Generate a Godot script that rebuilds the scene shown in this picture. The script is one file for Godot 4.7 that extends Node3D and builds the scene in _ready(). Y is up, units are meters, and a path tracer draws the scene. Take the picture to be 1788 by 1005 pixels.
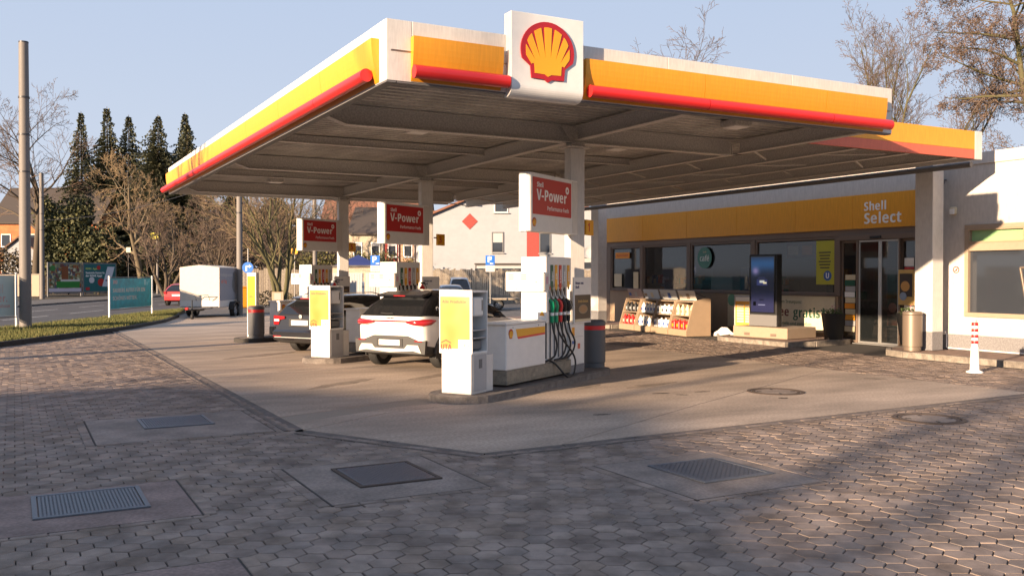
extends Node3D
# A filling station on a low winter sun: world x runs along the front of the canopy, -z along its row of columns, metres.

var rng := RandomNumberGenerator.new()
var M := {}
var used := {}
const ISLE_TURN := 32.2
const ISLES := [Vector3(6.18, 0, -13.0), Vector3(6.18, 0, -20.15), Vector3(6.18, 0, -27.4)]


class MB:
	var v := PackedVector3Array()
	var nn := PackedVector3Array()
	var ix := PackedInt32Array()
	var cc := PackedColorArray()
	var uv := PackedVector2Array()
	var col = null

	func vert(p: Vector3, n: Vector3) -> int:
		v.append(p)
		nn.append(n)
		if col != null:
			cc.append(col)
		return v.size() - 1

	func tri(a: Vector3, b: Vector3, c: Vector3) -> void:
		var n := (c - a).cross(b - a).normalized()
		var i := vert(a, n)
		vert(b, n)
		vert(c, n)
		ix.append_array([i, i + 1, i + 2])

	func quad(a: Vector3, b: Vector3, c: Vector3, d: Vector3) -> void:
		var n := (c - a).cross(b - d).normalized()
		var i := vert(a, n)
		vert(b, n)
		vert(c, n)
		vert(d, n)
		ix.append_array([i, i + 1, i + 2, i, i + 2, i + 3])

	func face(p: Array, away: Vector3) -> void: # a convex face turned away from the point given
		var q := p.duplicate()
		var n: Vector3 = (q[2] - q[0]).cross(q[1] - q[0])
		if n.dot(q[0] - away) < 0.0:
			q.reverse()
		if q.size() == 3:
			tri(q[0], q[1], q[2])
		else:
			quad(q[0], q[1], q[2], q[3])

	func box(c: Vector3, s: Vector3, b := Basis()) -> void:
		cbox(c, s, 0.0, b)

	func cbox(c: Vector3, s: Vector3, k: float, b := Basis()) -> void: # a box with chamfered edges
		var h := s * 0.5
		var P := func(sx: float, sy: float, sz: float, ax: int) -> Vector3:
			var q := Vector3(sx * (h.x - (0.0 if ax == 0 else k)), sy * (h.y - (0.0 if ax == 1 else k)), sz * (h.z - (0.0 if ax == 2 else k)))
			return c + b * q
		for t in [-1.0, 1.0]:
			face([P.call(t, -1, -1, 0), P.call(t, 1, -1, 0), P.call(t, 1, 1, 0), P.call(t, -1, 1, 0)], c)
			face([P.call(-1, t, -1, 1), P.call(1, t, -1, 1), P.call(1, t, 1, 1), P.call(-1, t, 1, 1)], c)
			face([P.call(-1, -1, t, 2), P.call(1, -1, t, 2), P.call(1, 1, t, 2), P.call(-1, 1, t, 2)], c)
		if k <= 0.0:
			return
		for s1 in [-1.0, 1.0]:
			for s2 in [-1.0, 1.0]:
				face([P.call(s1, s2, -1, 0), P.call(s1, s2, 1, 0), P.call(s1, s2, 1, 1), P.call(s1, s2, -1, 1)], c)
				face([P.call(s1, -1, s2, 0), P.call(s1, 1, s2, 0), P.call(s1, 1, s2, 2), P.call(s1, -1, s2, 2)], c)
				face([P.call(-1, s1, s2, 1), P.call(1, s1, s2, 1), P.call(1, s1, s2, 2), P.call(-1, s1, s2, 2)], c)
				for s3 in [-1.0, 1.0]:
					face([P.call(s1, s2, s3, 0), P.call(s1, s2, s3, 1), P.call(s1, s2, s3, 2)], c)

	func tube(pts: Array, rads: Array, sides := 8, caps := true) -> void:
		var n := pts.size()
		var dir: Vector3 = (pts[1] - pts[0]).normalized()
		var e := dir.cross(Vector3.UP if absf(dir.y) < 0.9 else Vector3.RIGHT).normalized()
		var first := v.size()
		for i in n:
			var d: Vector3 = (pts[mini(i + 1, n - 1)] - pts[maxi(i - 1, 0)]).normalized()
			e = (e - d * e.dot(d)).normalized()
			var f := d.cross(e)
			for k in sides:
				var a := TAU * k / sides
				var o := e * cos(a) + f * sin(a)
				vert(pts[i] + o * rads[i], o)
		for i in n - 1:
			for k in sides:
				var a := first + i * sides + k
				var b := first + i * sides + (k + 1) % sides
				ix.append_array([a, b + sides, b, a, a + sides, b + sides])
		if caps:
			for t in [0, n - 1]:
				var d: Vector3 = (pts[1] - pts[0]) if t == 0 else (pts[n - 2] - pts[n - 1])
				for k in range(1, sides - 1):
					var q := [v[first + t * sides], v[first + t * sides + k], v[first + t * sides + k + 1]]
					face(q, pts[t] + d)

	func rod(a: Vector3, b: Vector3, r: float, sides := 8) -> void:
		tube([a, b], [r, r], sides)

	func lathe(prof: Array, sides := 20, at := Vector3.ZERO, b := Basis()) -> void: # prof: Vector2(radius, height); flat bands, round about
		for i in prof.size() - 1:
			var p: Vector2 = prof[i]
			var q: Vector2 = prof[i + 1]
			var slope := Vector2(q.y - p.y, p.x - q.x).normalized()
			var first := v.size()
			for k in sides:
				var a := TAU * k / sides
				var o := Vector3(cos(a), 0, sin(a))
				var n := b * (o * slope.x + Vector3(0, slope.y, 0))
				vert(at + b * (o * p.x + Vector3(0, p.y, 0)), n)
				vert(at + b * (o * q.x + Vector3(0, q.y, 0)), n)
			for k in sides:
				var a := first + k * 2
				var c := first + ((k + 1) % sides) * 2
				ix.append_array([a, c, c + 1, a, c + 1, a + 1])

	func prism(poly: PackedVector2Array, depth: float, x := Transform3D()) -> void: # an outline in xy, thick along z
		var t := Geometry2D.triangulate_polygon(poly)
		var c := Vector3(0, 0, depth * 0.5)
		for i in range(0, t.size(), 3):
			for z in [0.0, depth]:
				var q := []
				for k in 3:
					q.append(Vector3(poly[t[i + k]].x, poly[t[i + k]].y, z))
				var mid: Vector3 = (q[0] + q[1] + q[2]) / 3.0
				mid.z = depth * 0.5
				var away: Vector3 = x * mid
				face([x * q[0], x * q[1], x * q[2]], away)
		var cw := Geometry2D.is_polygon_clockwise(poly)
		for i in poly.size():
			var a := poly[i]
			var b := poly[(i + 1) % poly.size()]
			var q := [x * Vector3(a.x, a.y, 0), x * Vector3(b.x, b.y, 0), x * Vector3(b.x, b.y, depth), x * Vector3(a.x, a.y, depth)]
			if not cw:
				q.reverse()
			quad(q[0], q[1], q[2], q[3])

	func slab(poly: PackedVector2Array, y0: float, y1: float) -> void: # an outline in plan (x, z), from y0 up to y1
		prism(poly, y1 - y0, Transform3D(Basis(Vector3.RIGHT, Vector3.BACK, Vector3.UP), Vector3(0, y0, 0)))

	func sweep(prof: Array, a: Vector3, b: Vector3, side: Vector3, up := Vector3.UP) -> void: # an open or closed profile (side, up) drawn from a to b
		for i in prof.size() - 1:
			var p: Vector3 = side * prof[i].x + up * prof[i].y
			var q: Vector3 = side * prof[i + 1].x + up * prof[i + 1].y
			quad(a + p, b + p, b + q, a + q)

	func mesh() -> ArrayMesh:
		var arr := []
		arr.resize(Mesh.ARRAY_MAX)
		arr[Mesh.ARRAY_VERTEX] = v
		arr[Mesh.ARRAY_NORMAL] = nn
		arr[Mesh.ARRAY_INDEX] = ix
		if cc.size() == v.size() and cc.size() > 0:
			arr[Mesh.ARRAY_COLOR] = cc
		if uv.size() == v.size() and uv.size() > 0:
			arr[Mesh.ARRAY_TEX_UV] = uv
		var m := ArrayMesh.new()
		if v.size() > 2:
			m.add_surface_from_arrays(Mesh.PRIMITIVE_TRIANGLES, arr)
		return m


func numbered(called: String) -> String:
	used[called] = used.get(called, -1) + 1
	return called if used[called] == 0 else "%s_%03d" % [called, used[called]]


func tag(o: Node, label: String, category: String, group := "") -> Node:
	o.set_meta("label", label)
	o.set_meta("category", category)
	if group:
		o.set_meta("group", group)
	return o


func thing(called: String, label: String, category: String, at := Vector3.ZERO, turn := 0.0, group := "") -> Node3D:
	var o := Node3D.new()
	o.name = numbered(called)
	add_child(o)
	o.position = at
	o.rotation_degrees.y = turn
	tag(o, label, category, group)
	return o


func setting(called: String, mesh = null, m: Material = null) -> Node3D:
	var o: Node3D
	if mesh == null:
		o = Node3D.new()
	else:
		o = MeshInstance3D.new()
		o.mesh = mesh
		o.material_override = m
	o.name = numbered(called)
	add_child(o)
	o.set_meta("kind", "structure")
	return o


func part(parent: Node, called: String, mb, m: Material, x := Transform3D()) -> MeshInstance3D:
	var o := MeshInstance3D.new()
	o.name = called
	o.mesh = mb.mesh() if mb is MB else mb
	o.material_override = m
	o.transform = x
	parent.add_child(o, true)
	return o


func copy(src: Node3D, at: Vector3, label := "", called := "") -> Node3D:
	var o: Node3D = src.duplicate()
	o.name = numbered(called if called else String(src.name).rstrip("0123456789").trim_suffix("_"))
	add_child(o)
	o.position = at
	if label:
		o.set_meta("label", label)
	return o


func bx(parent: Node, called: String, c: Vector3, s: Vector3, m: Material, k := 0.0, b := Basis()) -> MeshInstance3D:
	var mb := MB.new()
	mb.cbox(c, s, k, b)
	return part(parent, called, mb, m)


func txt(parent: Node, called: String, what: String, tall: float, at: Vector3, b: Basis, m: Material, bold := true, narrow := 1.0, align := HORIZONTAL_ALIGNMENT_LEFT) -> MeshInstance3D:
	var f := SystemFont.new()
	f.font_names = PackedStringArray(["Droid Sans"])
	f.font_weight = 700 if bold else 400
	var t := TextMesh.new()
	t.font = f
	t.text = what
	t.font_size = 48
	t.pixel_size = tall / (48.0 * 0.72)
	t.depth = 0.004
	t.curve_step = 3.0
	t.horizontal_alignment = align
	t.vertical_alignment = VERTICAL_ALIGNMENT_CENTER
	var o := MeshInstance3D.new()
	o.name = called
	o.mesh = t
	o.material_override = m
	o.transform = Transform3D(b * Basis.from_scale(Vector3(narrow, 1, 1)), at)
	parent.add_child(o, true)
	return o


func noise_tex(seed_: int, freq: float, lo: float, hi: float, oct := 5, type := FastNoiseLite.TYPE_SIMPLEX_SMOOTH, size := 512) -> NoiseTexture2D:
	var n := FastNoiseLite.new()
	n.seed = seed_
	n.frequency = freq
	n.noise_type = type
	n.fractal_octaves = oct
	n.fractal_gain = 0.6
	var t := NoiseTexture2D.new()
	t.width = size
	t.height = size
	t.seamless = true
	t.noise = n
	var g := Gradient.new()
	g.set_color(0, Color(lo, lo, lo))
	g.set_color(1, Color(hi, hi, hi))
	t.color_ramp = g
	return t


func mat(key: String, r: float, g: float, b: float, rough := 0.7, o := {}) -> StandardMaterial3D:
	var m := StandardMaterial3D.new()
	m.resource_name = key
	m.albedo_color = Color(r, g, b).linear_to_srgb()
	m.roughness = rough
	m.metallic = o.get("metal", 0.0)
	if o.has("fine"):
		m.albedo_texture = M["t_" + o.fine]
		m.uv1_triplanar = true
		m.uv1_world_triplanar = o.get("world", true)
		m.uv1_scale = Vector3.ONE * o.get("fs", 1.0) if not o.has("fsv") else o.fsv
	if o.has("coarse"):
		m.detail_enabled = true
		m.detail_blend_mode = BaseMaterial3D.BLEND_MODE_MUL
		m.detail_albedo = M["t_" + o.coarse]
		m.detail_uv_layer = BaseMaterial3D.DETAIL_UV_2
		m.uv2_triplanar = true
		m.uv2_world_triplanar = o.get("world", true)
		m.uv2_scale = Vector3.ONE * o.get("cs", 0.2) if not o.has("csv") else o.csv
	if o.has("bump"):
		m.heightmap_enabled = true
		m.heightmap_texture = M["t_" + o.get("bt", "grain")]
		m.heightmap_scale = o.bump
		if not o.has("fine"):
			m.uv1_triplanar = true
			m.uv1_world_triplanar = o.get("world", true)
			m.uv1_scale = Vector3.ONE * o.get("fs", 1.0)
	if o.has("coat"):
		m.clearcoat_enabled = true
		m.clearcoat = o.coat
		m.clearcoat_roughness = 0.05
	if o.get("vc", false):
		m.vertex_color_use_as_albedo = true
	if o.has("alpha"):
		m.transparency = BaseMaterial3D.TRANSPARENCY_ALPHA
		m.albedo_color.a = o.alpha
	if o.has("back"):
		m.backlight_enabled = true
		m.backlight = o.back
	if o.has("spec"):
		m.metallic_specular = o.spec
	M[key] = m
	return m


func make_materials() -> void:
	M.t_grain = noise_tex(3, 0.05, 0.74, 1.0, 5)
	M.t_speck = noise_tex(5, 0.22, 0.62, 1.0, 3)
	M.t_mott = noise_tex(9, 0.012, 0.66, 1.0, 6)
	M.t_soft = noise_tex(12, 0.012, 0.95, 1.0, 4)
	M.t_stain = noise_tex(17, 0.009, 0.74, 1.04, 6)
	M.t_patch = noise_tex(18, 0.011, 0.7, 1.08, 6)
	M.t_streak = noise_tex(21, 0.03, 0.91, 1.0, 4)
	M.t_bark = noise_tex(25, 0.06, 0.45, 1.0, 4)
	mat("paver", 1, 1, 1, 0.82, {"fine": "speck", "fs": 1.6, "coarse": "patch", "cs": 0.31, "vc": true, "bump": 0.18, "bt": "speck", "spec": 0.22})
	var tones := [[0.44, 0.345, 0.29], [0.48, 0.378, 0.318], [0.395, 0.31, 0.262], [0.455, 0.35, 0.282], [0.42, 0.34, 0.294], [0.505, 0.398, 0.33]]
	for i in tones.size():
		mat("paver%d" % i, tones[i][0], tones[i][1], tones[i][2], 0.82, {"fine": "speck", "fs": 1.6, "coarse": "patch", "cs": 0.31, "bump": 0.18, "bt": "speck", "spec": 0.22})
	mat("joint", 0.055, 0.045, 0.038, 0.95, {"fine": "grain", "fs": 2.0})
	mat("concrete", 0.56, 0.44, 0.345, 0.85, {"fine": "grain", "fs": 0.7, "coarse": "stain", "csv": Vector3(0.05, 0.05, 0.16), "bump": 0.12})
	mat("concrete_pad", 0.345, 0.275, 0.232, 0.85, {"fine": "grain", "fs": 0.9, "coarse": "stain", "cs": 0.3, "bump": 0.15})
	mat("concrete_red", 0.34, 0.24, 0.205, 0.85, {"fine": "grain", "fs": 0.9, "coarse": "stain", "cs": 0.35, "bump": 0.15})
	mat("aggregate", 0.42, 0.35, 0.28, 0.9, {"fine": "speck", "fs": 3.0, "bump": 0.8, "bt": "speck"})
	mat("drain", 0.24, 0.195, 0.17, 0.85, {"fine": "grain", "fs": 1.5, "coarse": "mott", "cs": 0.5})
	mat("kerb", 0.45, 0.39, 0.33, 0.85, {"fine": "grain", "fs": 1.2, "coarse": "mott", "cs": 0.6, "bump": 0.15})
	mat("kerb_dark", 0.05, 0.045, 0.042, 0.9, {"fine": "grain", "fs": 1.2})
	mat("isle_kerb", 0.34, 0.29, 0.255, 0.85, {"fine": "grain", "fs": 1.4, "coarse": "mott", "cs": 0.8, "bump": 0.15})
	mat("redbrick", 0.38, 0.25, 0.2, 0.85, {"fine": "grain", "fs": 1.4, "coarse": "mott", "cs": 0.5})
	mat("iron", 0.15, 0.16, 0.18, 0.5, {"metal": 0.25, "fine": "grain", "fs": 2.0})
	mat("iron_rust", 0.11, 0.08, 0.065, 0.8, {"metal": 0.3, "fine": "grain", "fs": 2.5})
	mat("asphalt", 0.13, 0.122, 0.128, 0.85, {"fine": "speck", "fs": 1.5, "coarse": "mott", "cs": 0.1})
	mat("sidewalk", 0.2, 0.185, 0.175, 0.9, {"fine": "grain", "fs": 0.8, "coarse": "mott", "cs": 0.2})
	mat("line_white", 0.62, 0.6, 0.57, 0.7, {"fine": "grain", "fs": 1.0})
	mat("earth", 0.085, 0.07, 0.048, 0.95, {"fine": "grain", "fs": 0.7, "coarse": "mott", "cs": 0.1})
	mat("white", 0.74, 0.73, 0.71, 0.45, {"fine": "soft", "fs": 0.5})
	mat("white_dirty", 0.68, 0.65, 0.615, 0.5, {"fine": "streak", "fsv": Vector3(2.2, 0.22, 2.2), "coarse": "soft", "cs": 0.5})
	mat("white_metal", 0.72, 0.71, 0.69, 0.38, {"fine": "soft", "fs": 0.8})
	mat("white_plain", 0.8, 0.79, 0.77, 0.5)
	mat("wall_white", 0.58, 0.54, 0.5, 0.8, {"fine": "soft", "fs": 0.8, "coarse": "streak", "csv": Vector3(0.9, 0.12, 0.9), "bump": 0.06})
	mat("wall_grey", 0.25, 0.245, 0.255, 0.8, {"fine": "grain", "fs": 0.8})
	mat("yellow", 0.79, 0.335, 0.018, 0.42, {"fine": "streak", "fsv": Vector3(1.1, 0.1, 1.1)})
	mat("yellow_worn", 0.8, 0.34, 0.03, 0.6, {"fine": "streak", "fsv": Vector3(1.6, 0.15, 1.6)})
	mat("red", 0.62, 0.022, 0.022, 0.35)
	mat("red_worn", 0.62, 0.13, 0.075, 0.6, {"fine": "streak", "fsv": Vector3(1.6, 0.15, 1.6)})
	mat("red_sign", 0.46, 0.012, 0.014, 0.4)
	mat("logo_red", 0.38, 0.01, 0.016, 0.4)
	mat("logo_yellow", 0.72, 0.34, 0.012, 0.4)
	mat("steel_paint", 0.68, 0.64, 0.6, 0.5, {"fine": "grain", "fs": 0.8})
	mat("deck_paint", 0.8, 0.76, 0.71, 0.45, {"fine": "grain", "fs": 0.6, "coarse": "mott", "cs": 0.15})
	mat("dark_metal", 0.06, 0.06, 0.065, 0.5, {"metal": 0.4})
	mat("black", 0.012, 0.012, 0.013, 0.5)
	mat("rubber", 0.018, 0.018, 0.018, 0.75)
	mat("hose", 0.02, 0.02, 0.021, 0.5)
	mat("grey_bin", 0.085, 0.088, 0.095, 0.55)
	mat("plinth", 0.46, 0.4, 0.31, 0.7, {"fine": "mott", "fs": 1.2, "coarse": "grain", "cs": 2.0})
	mat("grey_panel", 0.38, 0.375, 0.38, 0.5, {"fine": "soft", "fs": 1.5})
	mat("grey_dark", 0.13, 0.13, 0.135, 0.6)
	mat("green", 0.0, 0.27, 0.12, 0.4)
	mat("green_dark", 0.01, 0.09, 0.05, 0.5)
	mat("orange", 0.8, 0.27, 0.01, 0.5)
	mat("cream", 0.62, 0.53, 0.36, 0.6)
	mat("navy", 0.02, 0.03, 0.12, 0.5)
	mat("ink", 0.03, 0.03, 0.04, 0.6)
	mat("blue_sign", 0.01, 0.12, 0.5, 0.4)
	mat("blue", 0.03, 0.1, 0.35, 0.5)
	mat("brown_frame", 0.16, 0.115, 0.088, 0.5)
	mat("tan", 0.33, 0.24, 0.16, 0.6, {"fine": "soft", "fs": 0.7})
	mat("tan_light", 0.33, 0.25, 0.18, 0.6, {"fine": "soft", "fs": 0.9})
	mat("bin_bronze", 0.2, 0.155, 0.12, 0.4, {"metal": 0.35})
	mat("planter", 0.028, 0.025, 0.024, 0.7, {"fine": "grain", "fs": 2.0})
	mat("alu", 0.5, 0.49, 0.47, 0.35, {"metal": 0.7})
	mat("galv", 0.36, 0.35, 0.34, 0.5, {"metal": 0.4, "fine": "grain", "fs": 1.0})
	mat("pole_grey", 0.17, 0.155, 0.145, 0.65, {"fine": "streak", "fsv": Vector3(3.0, 0.3, 3.0)})
	mat("glass_dark", 0.02, 0.024, 0.026, 0.03, {"alpha": 0.34})
	mat("glass_clear", 0.6, 0.66, 0.65, 0.02, {"alpha": 0.12})
	mat("window_pane", 0.03, 0.035, 0.045, 0.05, {"spec": 0.6})
	mat("car_glass", 0.012, 0.013, 0.015, 0.04, {"spec": 0.6})
	mat("car_white", 0.72, 0.7, 0.67, 0.3, {"coat": 0.8})
	mat("car_black", 0.012, 0.012, 0.015, 0.25, {"coat": 0.9})
	mat("car_red", 0.33, 0.018, 0.02, 0.3, {"coat": 0.8})
	mat("car_blue", 0.06, 0.09, 0.16, 0.3, {"coat": 0.8})
	mat("car_silver", 0.4, 0.41, 0.42, 0.3, {"coat": 0.7, "metal": 0.3})
	mat("trim", 0.04, 0.04, 0.04, 0.65)
	mat("skid", 0.5, 0.47, 0.43, 0.5)
	mat("tail_red", 0.26, 0.008, 0.012, 0.12, {"coat": 1.0})
	mat("rim", 0.2, 0.2, 0.205, 0.35, {"metal": 0.8})
	mat("plate", 0.7, 0.69, 0.66, 0.5)
	mat("tarp", 0.56, 0.51, 0.44, 0.75, {"fine": "soft", "fs": 0.9, "bump": 1.2, "bt": "mott"})
	mat("tarp_grey", 0.27, 0.27, 0.3, 0.75, {"fine": "soft", "fs": 0.9, "bump": 1.2, "bt": "mott"})
	mat("teal", 0.012, 0.38, 0.48, 0.6, {"fine": "mott", "fs": 0.4})
	mat("banner_grey", 0.4, 0.5, 0.49, 0.6)
	mat("timber", 0.5, 0.42, 0.325, 0.85, {"fine": "bark", "fsv": Vector3(1.5, 0.2, 1.5)})
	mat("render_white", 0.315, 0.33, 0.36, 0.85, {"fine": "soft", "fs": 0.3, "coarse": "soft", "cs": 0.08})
	mat("oil_stain", 0.38, 0.295, 0.225, 0.75, {"fine": "grain", "fs": 0.9, "coarse": "stain", "cs": 0.5})
	mat("tar", 0.06, 0.045, 0.035, 0.7, {"fine": "grain", "fs": 3.0})
	mat("render_cream", 0.5, 0.43, 0.33, 0.85, {"fine": "grain", "fs": 0.3})
	mat("render_pink", 0.55, 0.33, 0.22, 0.85, {"fine": "grain", "fs": 0.3})
	mat("render_red", 0.36, 0.06, 0.05, 0.85, {"fine": "grain", "fs": 0.3})
	mat("render_blue", 0.5, 0.52, 0.56, 0.85, {"fine": "grain", "fs": 0.3})
	mat("render_orange", 0.62, 0.2, 0.075, 0.85, {"fine": "mott", "fs": 0.15})
	mat("roof_brown", 0.16, 0.09, 0.062, 0.85, {"fine": "grain", "fs": 0.5})
	mat("roof_dark", 0.075, 0.06, 0.052, 0.85, {"fine": "grain", "fs": 0.5})
	mat("roof_red", 0.24, 0.105, 0.065, 0.85, {"fine": "grain", "fs": 0.5})
	mat("bridge", 0.055, 0.04, 0.042, 0.8, {"fine": "mott", "fs": 0.3})
	mat("stonewall", 0.13, 0.105, 0.085, 0.9, {"fine": "mott", "fs": 0.4})
	mat("bark", 0.15, 0.115, 0.08, 0.9, {"fine": "bark", "fs": 1.2})
	mat("bark_light", 0.27, 0.215, 0.14, 0.9, {"fine": "bark", "fs": 1.2})
	mat("bark_moss", 0.17, 0.155, 0.07, 0.9, {"fine": "bark", "fs": 1.2})
	mat("twig", 0.12, 0.085, 0.065, 0.9)
	mat("twig_light", 0.23, 0.165, 0.095, 0.9)
	mat("leaf", 1, 1, 1, 0.75, {"vc": true, "back": Color(0.12, 0.13, 0.05)})
	mat("grass", 1, 1, 1, 0.85, {"vc": true, "back": Color(0.2, 0.22, 0.06)})
	mat("sod", 0.12, 0.115, 0.04, 0.95, {"fine": "speck", "fs": 1.2, "coarse": "mott", "cs": 0.4})
	var sc := mat("screen", 0.01, 0.01, 0.012, 0.1)
	sc.metallic_specular = 0.5


func isle(i: int, t: float, w: float, y := 0.0) -> Vector3: # a point of island i: t along it, w across, y up
	return ISLES[i] + Basis(Vector3.UP, deg_to_rad(ISLE_TURN)) * Vector3(t, y, w)


func _ready() -> void:
	rng.seed = 4711
	var cam := Camera3D.new()
	cam.name = "camera"
	add_child(cam)
	cam.position = Vector3(0, 1.95, 0)
	cam.rotation_degrees = Vector3(-0.8006, -28.4, 0)
	cam.fov = 34.64
	cam.near = 0.1
	cam.far = 2000.0
	cam.current = true
	var env := Environment.new()
	env.background_mode = Environment.BG_SKY
	var sky := ProceduralSkyMaterial.new()
	sky.sky_top_color = Color(0.14, 0.186, 0.272).linear_to_srgb()
	sky.sky_horizon_color = Color(0.236, 0.255, 0.287).linear_to_srgb()
	sky.sky_curve = 0.22
	sky.ground_horizon_color = Color(0.17, 0.15, 0.13).linear_to_srgb()
	sky.ground_bottom_color = Color(0.1, 0.085, 0.075).linear_to_srgb()
	sky.sky_energy_multiplier = 1.0
	env.sky = Sky.new()
	env.sky.sky_material = sky
	env.tonemap_mode = Environment.TONE_MAPPER_LINEAR
	env.tonemap_exposure = 2.95
	env.sdfgi_enabled = true
	env.ssao_enabled = true
	env.ssil_enabled = true
	var we := WorldEnvironment.new()
	we.name = "world_environment"
	we.environment = env
	add_child(we)
	var sun := DirectionalLight3D.new()
	sun.name = "sun"
	add_child(sun)
	sun.look_at_from_position(Vector3(-1, 0.22, 0.35), Vector3.ZERO)
	sun.light_energy = 1.6
	sun.light_color = Color(1.0, 0.735, 0.49).linear_to_srgb()
	sun.light_angular_distance = 0.6
	sun.shadow_enabled = true
	make_materials()
	build_ground()
	build_canopy()
	build_islands()
	build_shop()
	build_cars()
	build_street()
	build_houses()
	build_trees()


const PADS := [[-0.32, 1.34, -9.2, -7.77, "red"], [0.82, 2.86, -13.5, -11.52, "pad"], [2.36, 3.84, -9.2, -7.55, "pad"], [5.2, 6.73, -7.86, -6.24, "pad"], [-0.5, 1.34, -6.45, -4.9, "red"]]
const COVERS := [[0.12, 1.0, -9.06, -8.2, 0], [1.44, 2.3, -13.25, -12.4, 1], [2.77, 3.59, -8.93, -8.03, 2], [5.65, 6.51, -7.56, -6.68, 3]]


func rect2(x0: float, x1: float, z0: float, z1: float) -> PackedVector2Array:
	return PackedVector2Array([Vector2(x0, z0), Vector2(x1, z0), Vector2(x1, z1), Vector2(x0, z1)])


func strip2(pts: Array, w: float) -> Array: # thin outlines along a broken line, for joints
	var out := []
	for i in pts.size() - 1:
		var a: Vector2 = pts[i]
		var b: Vector2 = pts[i + 1]
		var d := (b - a).normalized() * w
		var n := Vector2(-d.y, d.x) * 0.5
		out.append(PackedVector2Array([a - d + n, b + d + n, b + d - n, a - d - n]))
	return out


func cut(polys: Array, by: Array) -> Array:
	var now := polys
	for c in by:
		var next := []
		for p in now:
			for q in Geometry2D.clip_polygons(p, c):
				if not Geometry2D.is_polygon_clockwise(q):
					next.append(q)
		now = next
	return now


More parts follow.
